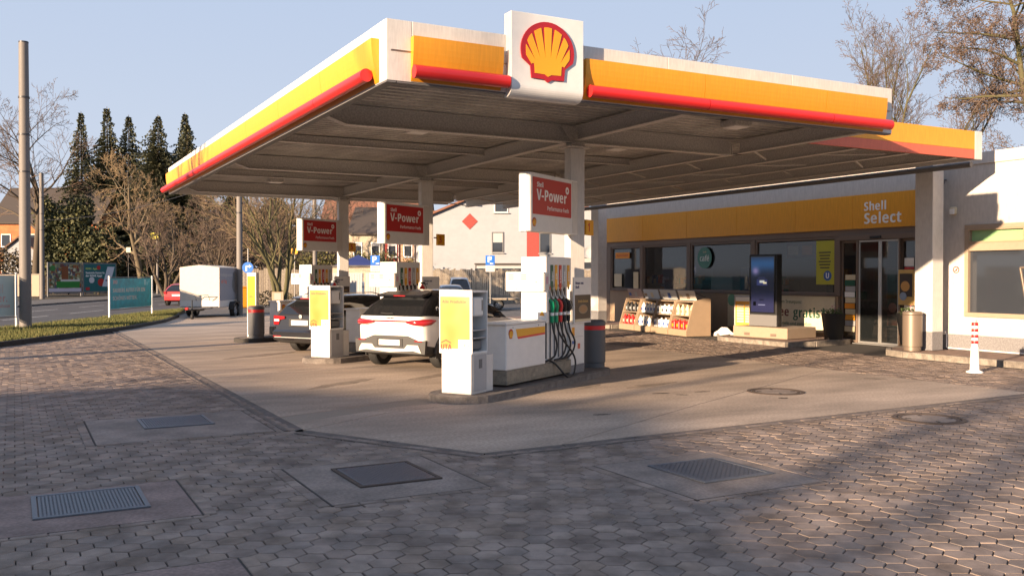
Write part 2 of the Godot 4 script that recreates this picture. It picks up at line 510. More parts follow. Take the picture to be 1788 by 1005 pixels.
func build_ground() -> void:
	var mb := MB.new()
	mb.quad(Vector3(-900, -0.06, -1200), Vector3(900, -0.06, -1200), Vector3(900, -0.06, 500), Vector3(-900, -0.06, 500))
	setting("ground", mb.mesh(), M.earth)
	# the bed under the pavers
	mb = MB.new()
	mb.quad(Vector3(-14, -0.018, -40), Vector3(22, -0.018, -40), Vector3(22, -0.018, 6), Vector3(-14, -0.018, 6))
	setting("paving_bed", mb.mesh(), M.joint)

	# the concrete apron under the canopy, cut into bays by sawn joints
	var apron := PackedVector2Array([Vector2(3.2, -11.42), Vector2(4.5, -9.0), Vector2(14.75, -9.3), Vector2(14.75, -21.0), Vector2(15.2, -46), Vector2(3.2, -46)])
	var joints := []
	joints += strip2([Vector2(3.0, -11.3), Vector2(4.6, -12.25), Vector2(6.0, -12.6)], 0.018)
	joints += strip2([Vector2(5.0, -8.75), Vector2(9.07, -10.86), Vector2(14.9, -13.7)], 0.018)
	joints += strip2([Vector2(3.0, -18.3), Vector2(7.0, -18.9), Vector2(15.3, -19.3)], 0.018)
	joints += strip2([Vector2(3.0, -25.5), Vector2(15.3, -26.4)], 0.018)
	joints += strip2([Vector2(9.3, -15.8), Vector2(9.35, -46.0)], 0.018)
	joints += strip2([Vector2(3.0, -33.0), Vector2(15.3, -33.2)], 0.012)
	var agg := PackedVector2Array([Vector2(3.2, -12.6), Vector2(5.6, -13.45), Vector2(6.3, -13.25), Vector2(5.5, -12.8), Vector2(4.9, -12.72), Vector2(3.2, -11.98)])
	var slabs := cut([apron], [agg] + joints)
	var holder := setting("concrete_apron")
	for p in slabs:
		mb = MB.new()
		mb.slab(p, -0.05, 0.007)
		part(holder, "concrete_slab", mb, M.concrete)
	mb = MB.new()
	mb.slab(agg, -0.05, 0.003)
	part(holder, "aggregate_strip", mb, M.aggregate)
	# small tar and oil patches on the apron
	for q in [[Vector2(8.9, -13.6), 0.5, 0.14, -0.5], [Vector2(9.9, -13.15), 0.62, 0.16, -0.25], [Vector2(9.35, -12.15), 0.16, 0.05, 0.2], [Vector2(10.1, -12.0), 0.14, 0.04, 0.1], [Vector2(9.55, -11.85), 0.1, 0.04, 0.6], [Vector2(10.7, -10.75), 0.09, 0.06, 0.0], [Vector2(14.2, -11.95), 0.2, 0.05, 0.9], [Vector2(7.2, -10.7), 0.12, 0.04, 0.3], [Vector2(5.2, -16.0), 0.9, 0.16, -0.56], [Vector2(7.6, -16.6), 1.3, 0.2, -0.56], [Vector2(5.4, -22.6), 1.2, 0.2, -0.56], [Vector2(8.6, -20.0), 1.1, 0.24, -0.56], [Vector2(11.6, -14.9), 1.1, 0.22, -0.5]]:
		var o := PackedVector2Array()
		for k in 22:
			var a := TAU * k / 22
			var e: float = rng.randf_range(0.7, 1.25)
			o.append(q[0] + Vector2(cos(a) * q[1] * e, sin(a) * q[2] * e).rotated(q[3]))
		mb = MB.new()
		mb.slab(o, 0.006, 0.0095)
		part(holder, "tar_patch", mb, M.tar if q[1] < 0.4 else M.oil_stain)
	# drain channel along the apron: separate channel stones
	var ch := setting("drain_channel")
	var lines := [[Vector2(3.08, -34.5), Vector2(3.08, -11.45)], [Vector2(3.12, -11.3), Vector2(4.42, -8.9)], [Vector2(4.5, -8.88), Vector2(14.8, -9.17)]]
	for l in lines:
		var a: Vector2 = l[0]
		var b: Vector2 = l[1]
		var n := maxi(1, int((b - a).length() / 1.0))
		for i in n:
			var p := a.lerp(b, (i + 0.006) / n)
			var q := a.lerp(b, (i + 0.994) / n)
			var d := (q - p).normalized()
			var s := Vector2(-d.y, d.x)
			mb = MB.new()
			var w := 0.115
			var prof := [Vector2(-w, -0.05), Vector2(-w, 0.007), Vector2(-0.075, 0.007), Vector2(0, -0.008), Vector2(0.075, 0.007), Vector2(w, 0.007), Vector2(w, -0.05)]
			mb.sweep(prof, Vector3(p.x, 0, p.y), Vector3(q.x, 0, q.y), Vector3(s.x, 0, s.y))
			part(ch, "channel_stone", mb, M.drain)

	# concrete pads with their edging setts
	var pads := setting("cover_pads")
	for pd in PADS:
		mb = MB.new()
		mb.cbox(Vector3((pd[0] + pd[1]) * 0.5, -0.025, (pd[2] + pd[3]) * 0.5), Vector3(pd[1] - pd[0], 0.066, pd[3] - pd[2]), 0.006)
		bx(pads, "joint_seal", Vector3((pd[0] + pd[1]) * 0.5, -0.02, (pd[2] + pd[3]) * 0.5), Vector3(pd[1] - pd[0] + 0.028, 0.05, pd[3] - pd[2] + 0.028), M.joint)
		part(pads, "concrete_pad", mb, M.concrete_red if pd[4] == "red" else M.concrete_pad)
		for e in [[pd[1] + 0.016, pd[1] + 0.118, true], [pd[3] + 0.016, pd[3] + 0.08, false], [pd[0] - 0.118, pd[0] - 0.016, true]]:
			if pd[4] == "pad" and is_equal_approx(e[0], pd[1] + 0.016) and pd[0] < 1.0:
				continue
			var z: float = pd[2] if e[2] else pd[0]
			var zend: float = pd[3] if e[2] else pd[1]
			while z < zend - 0.05:
				var len := minf(rng.randf_range(0.2, 0.3), zend - z)
				mb = MB.new()
				var c := Vector3((e[0] + e[1]) * 0.5, -0.0225, z + len * 0.5) if e[2] else Vector3(z + len * 0.5, -0.0225, (e[0] + e[1]) * 0.5)
				var s := Vector3(e[1] - e[0], 0.06, len - 0.008) if e[2] else Vector3(len - 0.008, 0.06, e[1] - e[0])
				mb.cbox(c + Vector3(0, rng.randf_range(-0.001, 0.003), 0), s, 0.006)
				part(pads, "edging_sett", mb, M["paver%d" % rng.randi_range(0, 5)])
				z += len

	pave()
	# round manholes and rectangular steel covers
	var spots := [[Vector3(11.18, 0.007, -11.42), "round iron manhole cover set in the concrete apron", 0.0], [Vector3(10.91, 0.004, -8.29), "round concrete-filled manhole cover among the hexagonal pavers", 0.006]]
	for s in spots:
		var t := thing("manhole_cover", s[1], "manhole cover", s[0])
		mb = MB.new()
		mb.lathe([Vector2(0.47, -0.02), Vector2(0.47, 0.008), Vector2(0.41, 0.008), Vector2(0.405, -0.01)], 40)
		part(t, "frame", mb, M.iron_rust)
		mb = MB.new()
		mb.lathe([Vector2(0.39, -0.02), Vector2(0.39, 0.006), Vector2(0.345, 0.006), Vector2(0.34, 0.001)], 40)
		part(t, "rim", mb, M.iron_rust)
		mb = MB.new()
		mb.lathe([Vector2(0.34, 0.001), Vector2(0.2, 0.004), Vector2(0.0, 0.004)], 40)
		part(t, "lid", mb, M.concrete_pad)
		for k in 4:
			var a := TAU * k / 4 + 0.5
			bx(t, "vent_slot", Vector3(cos(a) * 0.28, 0.005, sin(a) * 0.28), Vector3(0.07, 0.006, 0.03), M.black, 0.0, Basis(Vector3.UP, -a))
	var cl := ["blue-grey chequered steel cover in the reddish concrete pad", "worn chequered steel cover in the pad beside the drain channel", "chequered steel cover with a rusty edge in the concrete pad", "dark chequered steel cover in the pad surrounded by sunlit pavers"]
	for c in COVERS:
		var t := thing("steel_cover", cl[c[4]], "steel cover", Vector3((c[0] + c[1]) * 0.5, 0.008, (c[2] + c[3]) * 0.5))
		var sx: float = c[1] - c[0]
		var sz: float = c[3] - c[2]
		mb = MB.new()
		for e in [[Vector3(0, 0.008, -sz * 0.5 + 0.02), Vector3(sx, 0.016, 0.04)], [Vector3(0, 0.008, sz * 0.5 - 0.02), Vector3(sx, 0.016, 0.04)], [Vector3(-sx * 0.5 + 0.02, 0.008, 0), Vector3(0.04, 0.016, sz - 0.08)], [Vector3(sx * 0.5 - 0.02, 0.008, 0), Vector3(0.04, 0.016, sz - 0.08)]]:
			mb.cbox(e[0], e[1], 0.003)
		part(t, "frame", mb, M.iron_rust if c[4] == 2 else M.iron)
		bx(t, "plate", Vector3(0, 0.006, 0), Vector3(sx - 0.1, 0.016, sz - 0.1), M.iron, 0.003)
		mb = MB.new()
		var n := int((sx - 0.14) / 0.028)
		for i in n:
			for j in n:
				var p := Vector3(-sx * 0.5 + 0.075 + i * (sx - 0.15) / (n - 1), 0.0155, -sz * 0.5 + 0.075 + j * (sz - 0.15) / (n - 1))
				var a := PI / 4 if (i + j) % 2 == 0 else -PI / 4
				var ax := Vector3(cos(a), 0, sin(a)) * 0.0125
				var sd := Vector3(-sin(a), 0, cos(a)) * 0.0045
				mb.quad(p - ax, p + sd + Vector3(0, 0.0035, 0), p + ax, p - sd + Vector3(0, 0.0035, 0))
		part(t, "tread_pattern", mb, M.iron).set_meta("kind", "stuff")


func pave() -> void:
	var hex := MB.new()
	var R := 0.1107
	var ring := []
	for k in 6:
		var a := TAU * k / 6 + PI / 2
		ring.append(Vector3(cos(a), 0, sin(a)))
	for k in 6:
		var p: Vector3 = ring[k]
		var q: Vector3 = ring[(k + 1) % 6]
		hex.face([Vector3.ZERO, p * (R - 0.0045), q * (R - 0.0045)], Vector3(0, -1, 0))
		hex.face([p * (R - 0.0045), q * (R - 0.0045), q * R - Vector3(0, 0.006, 0), p * R - Vector3(0, 0.006, 0)], Vector3(0, -1, 0))
		hex.quad(q * R - Vector3(0, 0.006, 0), p * R - Vector3(0, 0.006, 0), p * R - Vector3(0, 0.05, 0), q * R - Vector3(0, 0.05, 0))
	var hm := hex.mesh()
	var dx := 0.2
	var dz := 0.1732
	var fwd := Vector2(sin(deg_to_rad(28.4)), -cos(deg_to_rad(28.4)))
	var rgt := Vector2(-fwd.y, fwd.x)
	var holes := []
	for pd in PADS:
		holes.append(Rect2(pd[0] + 0.1, pd[2] + 0.12, pd[1] - pd[0] - 0.2, pd[3] - pd[2] - 0.24))
	var apron := PackedVector2Array([Vector2(3.15, -46), Vector2(3.15, -11.45), Vector2(4.5, -8.96), Vector2(14.65, -9.25), Vector2(14.65, -21.0), Vector2(15.1, -46)])
	var all := []
	for j in range(-260, 30):
		for i in range(-60, 100):
			var p := Vector2(i * dx + (0.1 if j % 2 != 0 else 0.0), j * dz)
			var d := p.dot(fwd)
			var s := p.dot(rgt)
			if d < 3.6 or absf(s) > 0.6 * d + 2.2 or p.x > 18.45 or p.y < -35.0 or p.y < -28.4 - 1.52 * (p.x + 0.33):
				continue
			if p.y > -15.6 and p.x > 18.3:
				continue
			if Geometry2D.is_point_in_polygon(p, apron):
				continue
			var out := false
			for h in holes:
				if h.has_point(p):
					out = true
			if (p - Vector2(10.91, -8.29)).length() < 0.38:
				out = true
			if not out:
				all.append([d, p])
	all.sort_custom(func(a, b): return a[0] < b[0])
	var tones := []
	for k in 6:
		tones.append(M["paver%d" % k].albedo_color.srgb_to_linear())
	var field := setting("paving")
	var far := []
	var nearest := 0
	for e in all:
		var p: Vector2 = e[1]
		var seen: bool = e[0] > 5.9 and absf(p.dot(rgt)) < 0.556 * e[0]
		var x := Transform3D(Basis.from_euler(Vector3(rng.randf_range(-0.012, 0.012), rng.randf_range(-0.025, 0.025), rng.randf_range(-0.012, 0.012))), Vector3(p.x, rng.randf_range(-0.004, 0.002) - (0.006 if rng.randf() < 0.03 else 0.0), p.y))
		var k := rng.randi_range(0, 5)
		if seen and nearest < 300:
			nearest += 1
			part(field, "paver", hm, M["paver%d" % k], x)
		else:
			far.append([x, tones[k]])
	var mm := MultiMesh.new()
	mm.transform_format = MultiMesh.TRANSFORM_3D
	mm.use_colors = true
	mm.mesh = hm
	mm.instance_count = far.size()
	for i in far.size():
		mm.set_instance_transform(i, far[i][0])
		mm.set_instance_color(i, far[i][1])
	var mi := MultiMeshInstance3D.new()
	mi.name = "further_pavers"
	mi.multimesh = mm
	mi.material_override = M.paver
	field.add_child(mi)
	mi.set_meta("kind", "stuff")


func emblem(parent: Node, called: String, size: float, x: Transform3D, thick := 0.03) -> void: # a scallop shell in red and yellow, size wide
	var outl := func(k: float) -> PackedVector2Array:
		var p := PackedVector2Array()
		for i in 25:
			var a := deg_to_rad(-18.0 + 216.0 * i / 24.0)
			p.append(Vector2(cos(a) * 0.5 * k, sin(a) * 0.475 * k + 0.02))
		p.append(Vector2(-0.325 * k, -0.235 * k))
		p.append(Vector2(-0.305 * k, -0.425 * k))
		p.append(Vector2(-0.075 * k, -0.43 * k))
		p.append(Vector2(0.0, -0.475 * k))
		p.append(Vector2(0.075 * k, -0.43 * k))
		p.append(Vector2(0.305 * k, -0.425 * k))
		p.append(Vector2(0.325 * k, -0.235 * k))
		return p
	var o: PackedVector2Array = outl.call(size)
	var mb := MB.new()
	mb.prism(o, thick)
	var e := part(parent, called, mb, M.logo_red, x)
	# the yellow field: seven ribs that meet above a base
	mb = MB.new()
	var s := size
	var foot := Vector2(0, -0.52 * s)
	var n := 7
	var lo := deg_to_rad(8.0)
	var hi := deg_to_rad(172.0)
	var edge := func(a: float) -> Vector2: # where a ray from the foot meets the inner outline
		var d := Vector2(cos(a), sin(a))
		var best := Vector2.ZERO
		for i in 240:
			var q := foot + d * (0.1 + i * 0.0045) * s
			if absf(q.x) < 0.41 * s and Vector2(q.x / 0.415, (q.y - 0.02 * s) / 0.39).length() < s:
				best = q
		return best
	lo = deg_to_rad(46.0)
	hi = deg_to_rad(134.0)
	for i in n:
		var a0 := lerpf(lo, hi, (i + 0.15) / n)
		var a1 := lerpf(lo, hi, (i + 0.85) / n)
		var b0 := lerpf(lo, hi, (i + 0.0) / n)
		var b1 := lerpf(lo, hi, (i + 1.0) / n)
		var base0 := foot + Vector2(cos(b0), sin(b0)) * 0.44 * s
		var base1 := foot + Vector2(cos(b1), sin(b1)) * 0.44 * s
		var rib := PackedVector2Array([base0])
		for k in 5:
			rib.append(edge.call(lerpf(a0, a1, k / 4.0)))
		rib.append(base1)
		mb.prism(rib, 0.006, Transform3D(Basis(), Vector3(0, 0, thick)))
	mb.prism(PackedVector2Array([Vector2(-0.245, -0.345) * s, Vector2(-0.06, -0.35) * s, Vector2(0, -0.385) * s, Vector2(0.06, -0.35) * s, Vector2(0.245, -0.345) * s, Vector2(0.255, -0.195) * s, Vector2(0.3, -0.19) * s, Vector2(0.2, -0.1) * s, Vector2(0, -0.06) * s, Vector2(-0.2, -0.1) * s, Vector2(-0.3, -0.19) * s, Vector2(-0.255, -0.195) * s]), 0.0055, Transform3D(Basis(), Vector3(0, 0, thick)))
	part(e, "shell_ribs", mb, M.logo_yellow)


func ibeam(parent: Node, called: String, a: Vector3, b: Vector3, tall: float, wide: float, m: Material) -> void: # a and b on the underside
	var mb := MB.new()
	var d := (b - a).normalized()
	var s := d.cross(Vector3.UP).normalized()
	var t := 0.016
	for q in [[-wide * 0.5, wide * 0.5, 0.0, t], [-0.007, 0.007, t, tall - t], [-wide * 0.5, wide * 0.5, tall - t, tall]]:
		mb.sweep([Vector2(q[0], q[2]), Vector2(q[0], q[3]), Vector2(q[1], q[3]), Vector2(q[1], q[2]), Vector2(q[0], q[2])], a, b, s)
		for e in [a, b]:
			mb.quad(e + s * q[0] + Vector3(0, q[2], 0), e + s * q[0] + Vector3(0, q[3], 0), e + s * q[1] + Vector3(0, q[3], 0), e + s * q[1] + Vector3(0, q[2], 0))
	part(parent, called, mb, m)


func build_canopy() -> void:
	var c := thing("canopy", "flat white forecourt canopy with yellow fascia and a scallop shell emblem", "canopy")
	var X0 := 4.3
	var X1 := 13.95
	var Z0 := -11.4
	var Z1 := -30.6
	var yb := 4.5
	var yt := 5.3
	# ribbed deck: trapezoid sheeting running along x
	var mb := MB.new()
	var prof := []
	var z := Z1 + 0.06
	while z < Z0 - 0.06:
		prof += [Vector2(z, 4.85), Vector2(z + 0.09, 4.85), Vector2(z + 0.12, 4.9), Vector2(z + 0.21, 4.9)]
		z += 0.24
	prof.append(Vector2(Z0 - 0.05, 4.85))
	mb.sweep(prof, Vector3(X0 + 0.06, 0, 0), Vector3(X1 - 0.06, 0, 0), Vector3(0, 0, 1))
	part(c, "ribbed_deck", mb, M.deck_paint)
	bx(c, "roof_sheet", Vector3((X0 + X1) * 0.5, 5.08, (Z0 + Z1) * 0.5), Vector3(X1 - X0 - 0.14, 0.04, Z0 - Z1 - 0.14), M.galv)
	# white fascia panels, butted with a thin gap
	var cuts_z := [0.06, 2.6, 5.2, 7.8, 10.4, 13.0, 15.6, 17.6, 19.2]
	for i in cuts_z.size() - 1:
		bx(c, "fascia_panel", Vector3(X0 + 0.03, (yb + yt) * 0.5, Z0 - (cuts_z[i] + cuts_z[i + 1]) * 0.5), Vector3(0.06, yt - yb, cuts_z[i + 1] - cuts_z[i] - 0.008), M.white, 0.003)
	var cuts_x := [0.0, 0.36, 2.0, 4.6, 7.2, 9.65]
	for i in cuts_x.size() - 1:
		bx(c, "fascia_panel", Vector3(X0 + (cuts_x[i] + cuts_x[i + 1]) * 0.5, (yb + yt) * 0.5, Z0 - 0.03), Vector3(cuts_x[i + 1] - cuts_x[i] - 0.008, yt - yb, 0.06), M.white_dirty, 0.003)
	for i in 4:
		bx(c, "fascia_panel", Vector3(X0 + 0.06 + (X1 - X0 - 0.12) * (i + 0.5) / 4, (yb + yt) * 0.5, Z1 + 0.03), Vector3((X1 - X0 - 0.12) / 4 - 0.008, yt - yb, 0.06), M.white_dirty)
	bx(c, "fascia_panel", Vector3(X1 - 0.03, 5.05, (Z0 + Z1) * 0.5), Vector3(0.06, 0.5, Z0 - Z1 - 0.13), M.white_dirty)
	# edge gutter under the fascia
	bx(c, "edge_trim", Vector3(X0 + 0.07, yb - 0.012, (Z0 + Z1) * 0.5), Vector3(0.13, 0.022, Z0 - Z1 - 0.02), M.grey_dark)
	bx(c, "edge_trim", Vector3((X0 + X1) * 0.5 + 0.07, yb - 0.012, Z0 - 0.075), Vector3(X1 - X0 - 0.16, 0.022, 0.13), M.grey_dark)
	# yellow panels: deepest at the top, curving in to the foot
	var ylow := 4.51
	var yhigh := 5.09
	var curve := []
	for k in 9:
		var f := k / 8.0
		curve.append(Vector2(0.008 + 0.105 * (1.0 - pow(1.0 - f, 2.2)), lerpf(ylow, yhigh, f)))
	curve.append(Vector2(0.008, yhigh))
	var ends := func(m: MB, at: Vector3, side: Vector3, away: Vector3) -> void:
		for k in curve.size() - 2:
			m.face([at + side * 0.004 + Vector3(0, curve[k].y, 0), at + side * curve[k].x + Vector3(0, curve[k].y, 0), at + side * curve[k + 1].x + Vector3(0, curve[k + 1].y, 0), at + side * 0.004 + Vector3(0, curve[k + 1].y, 0)], away)
	var runs := [[4.64, 5.98], [7.33, 9.55], [9.56, 12.2], [12.21, 13.7]]
	for r in runs:
		mb = MB.new()
		var a := Vector3(r[0], 0, Z0)
		var b := Vector3(r[1], 0, Z0)
		mb.sweep(curve, a, b, Vector3(0, 0, 1))
		ends.call(mb, a, Vector3(0, 0, 1), (a + b) * 0.5 + Vector3(0, 4.8, 0))
		ends.call(mb, b, Vector3(0, 0, 1), (a + b) * 0.5 + Vector3(0, 4.8, 0))
		part(c, "yellow_panel", mb, M.yellow)
	var zr := [-11.66, -14.0, -16.6, -19.2, -21.8, -24.4, -27.0, -29.0, -30.4]
	for i in zr.size() - 1:
		mb = MB.new()
		var a := Vector3(X0, 0, zr[i] - 0.004)
		var b := Vector3(X0, 0, zr[i + 1] + 0.004)
		mb.sweep(curve, b, a, Vector3(-1, 0, 0))
		ends.call(mb, a, Vector3(-1, 0, 0), (a + b) * 0.5 + Vector3(0, 4.8, 0))
		ends.call(mb, b, Vector3(-1, 0, 0), (a + b) * 0.5 + Vector3(0, 4.8, 0))
		part(c, "yellow_panel", mb, M.yellow)
	# red tubes along the foot
	var tubes := [[Vector3(4.63, 4.615, Z0 + 0.14), Vector3(6.03, 4.615, Z0 + 0.14)], [Vector3(7.37, 4.615, Z0 + 0.14), Vector3(9.55, 4.615, Z0 + 0.14)], [Vector3(9.565, 4.615, Z0 + 0.14), Vector3(12.25, 4.615, Z0 + 0.14)], [Vector3(12.265, 4.615, Z0 + 0.14), Vector3(13.74, 4.615, Z0 + 0.14)]]
	for i in zr.size() - 1:
		tubes.append([Vector3(X0 - 0.14, 4.615, zr[i] - (0.12 if i == 0 else 0.006)), Vector3(X0 - 0.14, 4.615, zr[i + 1] + 0.006 - (0.3 if i == zr.size() - 2 else 0.0))])
	for t in tubes:
		mb = MB.new()
		mb.tube([t[0], t[1]], [0.088, 0.088], 18)
		part(c, "red_tube", mb, M.red)
	mb = MB.new()
	for t in tubes:
		var d: Vector3 = (t[1] - t[0])
		for f in [0.12, 0.5, 0.88]:
			var p: Vector3 = t[0] + d * f
			var side := Vector3(0, 0, -1) if absf(d.x) > absf(d.z) else Vector3(1, 0, 0)
			mb.cbox(p + side * 0.09 - Vector3(0, 0.03, 0), Vector3(0.04, 0.03, 0.1) if side.z != 0 else Vector3(0.1, 0.03, 0.04), 0.003)
	part(c, "tube_bracket", mb, M.orange)
	# the emblem box, its foot rolled back under the canopy
	var lb := PackedVector2Array([Vector2(-0.05, 5.6), Vector2(0.16, 5.6), Vector2(0.165, 5.595)])
	for k in 9:
		var a := PI * 0.5 * k / 8
		lb.append(Vector2(0.165 - 0.15 * (1.0 - cos(a)), 4.58 - 0.15 * sin(a)))
	lb.append(Vector2(-0.05, 4.43))
	mb = MB.new()
	mb.prism(lb, 1.17, Transform3D(Basis(Vector3(0, 0, 1), Vector3.UP, Vector3(-1, 0, 0)), Vector3(7.24, 0, Z0)))
	var boxp := part(c, "emblem_box", mb, M.white)
	emblem(boxp, "emblem", 0.87, Transform3D(Basis(), Vector3(6.64, 5.07, Z0 + 0.166)), 0.02)
	# steel: cross beams on the columns, purlins between them
	var zs := [-15.2, -22.55, -29.53]
	for zz in zs:
		ibeam(c, "cross_beam", Vector3(5.0, yb + 0.0, zz), Vector3(X1 - 0.4, yb, zz), 0.34, 0.2, M.steel_paint)
		# haunched end towards the fascia
		mb = MB.new()
		mb.prism(PackedVector2Array([Vector2(4.36, 4.72), Vector2(5.0, 4.5), Vector2(5.0, 4.84), Vector2(4.36, 4.84)]), 0.014, Transform3D(Basis(), Vector3(0, 0, zz - 0.007)))
		mb.quad(Vector3(4.36, 4.72, zz - 0.1), Vector3(5.0, 4.5, zz - 0.1), Vector3(5.0, 4.5, zz + 0.1), Vector3(4.36, 4.72, zz + 0.1))
		part(c, "beam_haunch", mb, M.steel_paint)
	for xx in [9.6, X1 - 0.25]:
		var za := -11.5
		for zz in zs + [-30.5]:
			ibeam(c, "purlin", Vector3(xx, 4.54, za - 0.12 if za < -11.6 else za), Vector3(xx, 4.54, zz + 0.12), 0.28, 0.16, M.steel_paint)
			za = zz
	for zz in [-18.9, -26.0]:
		ibeam(c, "secondary_beam", Vector3(4.4, 4.68, zz), Vector3(9.5, 4.68, zz), 0.16, 0.1, M.steel_paint)
		ibeam(c, "secondary_beam", Vector3(9.7, 4.68, zz), Vector3(X1 - 0.4, 4.68, zz), 0.16, 0.1, M.steel_paint)
	for k in 3:
		var zz: float = zs[k]
		var col := bx(c, "column", Vector3(9.6, (4.4 + 0.1) * 0.5, zz), Vector3(0.33, 4.3, 0.22), M.white_dirty, 0.012)
		mb = MB.new()
		mb.cbox(Vector3(9.6, 4.415, zz), Vector3(0.5, 0.03, 0.4), 0.003)
		mb.cbox(Vector3(9.6, 4.465, zz), Vector3(0.26, 0.07, 0.2), 0.003)
		part(col, "head_plate", mb, M.steel_paint)
		for s in [-1, 1]:
			mb = MB.new()
			mb.prism(PackedVector2Array([Vector2(0, 0), Vector2(0.22 * s, 0.26), Vector2(0, 0.26)]), 0.012, Transform3D(Basis(), Vector3(9.6 + 0.16 * s, 4.55, zz + 0.1)))
			part(col, "gusset", mb, M.steel_paint)
		mb = MB.new()
		mb.tube([Vector3(9.88, 4.8, zz - 0.05), Vector3(9.83, 4.62, zz - 0.05), Vector3(9.83, 4.3, zz - 0.05)], [0.045, 0.045, 0.045], 10)
		part(col, "downpipe", mb, M.steel_paint)
	# lamps under the deck
	for p in [Vector2(6.9, -16.6), Vector2(6.9, -24.0), Vector2(11.7, -16.8), Vector2(11.7, -24.2), Vector2(11.9, -13.2), Vector2(6.9, -27.6)]:
		var l := thing("canopy_lamp", "square flush lamp under the ribbed canopy deck", "lamp", Vector3(p.x, 4.85, p.y), 0, "lamps under the canopy")
		bx(l, "housing", Vector3(0, -0.08, 0), Vector3(0.42, 0.13, 0.42), M.steel_paint, 0.012)
		bx(l, "bracket", Vector3(0, -0.008, 0), Vector3(0.3, 0.015, 0.3), M.black)
		bx(l, "lens", Vector3(0, -0.149, 0), Vector3(0.34, 0.008, 0.34), M.white_plain)

	# the older link roof between canopy and shop
	var e := thing("link_roof", "faded yellow and red edged link roof joining canopy and shop", "roof")
	var ZE := -13.4
	var XE := 19.1
	bx(e, "yellow_fascia", Vector3((X1 + XE) * 0.5 + 0.02, 4.985, ZE), Vector3(XE - X1 - 0.04, 0.41, 0.06), M.yellow_worn, 0.003)
	bx(e, "red_fascia", Vector3((X1 + XE) * 0.5 + 0.02, 4.675, ZE), Vector3(XE - X1 - 0.04, 0.205, 0.06), M.red_worn, 0.003)
	bx(e, "white_end", Vector3(XE + 0.13, 4.88, ZE - 0.0), Vector3(0.25, 0.63, 0.07), M.white_dirty, 0.003)
	bx(e, "side_fascia", Vector3(XE + 0.22, 4.88, ZE - 9.6), Vector3(0.06, 0.62, 19.1), M.white_dirty)
	mb = MB.new()
	prof = []
	z = -32.4
	while z < ZE - 0.3:
		prof += [Vector2(z, 4.84), Vector2(z + 0.09, 4.84), Vector2(z + 0.12, 4.89), Vector2(z + 0.21, 4.89)]
		z += 0.24
	mb.sweep(prof, Vector3(X1 + 0.02, 0, 0), Vector3(XE + 0.18, 0, 0), Vector3(0, 0, 1))
	part(e, "ribbed_deck", mb, M.deck_paint)
	bx(e, "roof_sheet", Vector3((X1 + XE) * 0.5 + 0.1, 5.0, -22.9), Vector3(XE - X1 + 0.1, 0.03, 18.8), M.galv)
	for xx in [15.4, 17.0, 18.6]:
		ibeam(e, "purlin", Vector3(xx, 4.56, -32.2), Vector3(xx, 4.56, ZE - 0.1), 0.26, 0.14, M.steel_paint)
	for k in 8:
		var zz := -15.0 - k * 2.3
		mb = MB.new()
		mb.rod(Vector3(14.0, 4.62, zz), Vector3(15.33, 4.62, zz - 1.0), 0.022, 6)
		mb.rod(Vector3(15.47, 4.62, zz), Vector3(16.93, 4.62, zz + 1.0), 0.022, 6)
		mb.rod(Vector3(17.07, 4.62, zz), Vector3(18.53, 4.62, zz - 1.0), 0.022, 6)
		part(e, "wind_brace", mb, M.steel_paint)
	mb = MB.new()
	mb.tube([Vector3(XE + 0.36, 4.5, ZE - 0.3), Vector3(XE + 0.36, 4.5, -32.0)], [0.07, 0.07], 10)
	part(e, "gutter", mb, M.grey_dark)
	for q in [Vector3(19.75, 0.12, -15.03), Vector3(19.9, 0.12, -29.75)]:
		var col := bx(e, "column", q + Vector3(0, 2.55, 0), Vector3(0.4, 4.2, 0.5), M.white_dirty, 0.01)
		bx(col, "grey_base", q + Vector3(0, 0.225, 0), Vector3(0.404, 0.45, 0.504), M.wall_grey, 0.01)


func stadium(t0: float, t1: float, w: float, n := 10) -> PackedVector2Array:
	var p := PackedVector2Array()
	for k in n + 1:
		var a := PI / 2 + PI * k / n
		p.append(Vector2(t0 + w + cos(a) * w, sin(a) * w))
	for k in n + 1:
		var a := -PI / 2 + PI * k / n
		p.append(Vector2(t1 - w + cos(a) * w, sin(a) * w))
	return p


const LEFT := Basis(Vector3(0, 0, 1), Vector3(0, 1, 0), Vector3(-1, 0, 0)) # lettering that faces the near end of an island


func price_panel_print(parent: Node, kind: int) -> void:
	var m := [M.green_dark, M.logo_yellow, M.red_sign, M.grey_panel, M.logo_yellow]
	var names := ["Super", "E10", "V-Power", "Diesel", "Diesel"]
	for k in 5:
		var j := k if kind != 2 or k < 3 else 7 - k
		var x := 2.36 + k * 0.165
		var s := bx(parent, "grade_strip", Vector3(x, 1.93, 0.337), Vector3(0.1, 0.4, 0.008), m[j], 0.002)
		txt(s, "lettering", names[j], 0.045, Vector3(x, 1.93, 0.3415), Basis(Vector3(0, 0, 1), PI / 2), M.white_plain, true, 1.0, HORIZONTAL_ALIGNMENT_CENTER)
		var d := MB.new()
		d.lathe([Vector2(0.032, 0.0), Vector2(0.032, 0.006), Vector2(0.0, 0.006)], 12, Vector3(x, 1.715, 0.334), Basis(Vector3.RIGHT, PI / 2))
		part(s, "grade_mark", d, m[j] if k < 3 else M.ink)


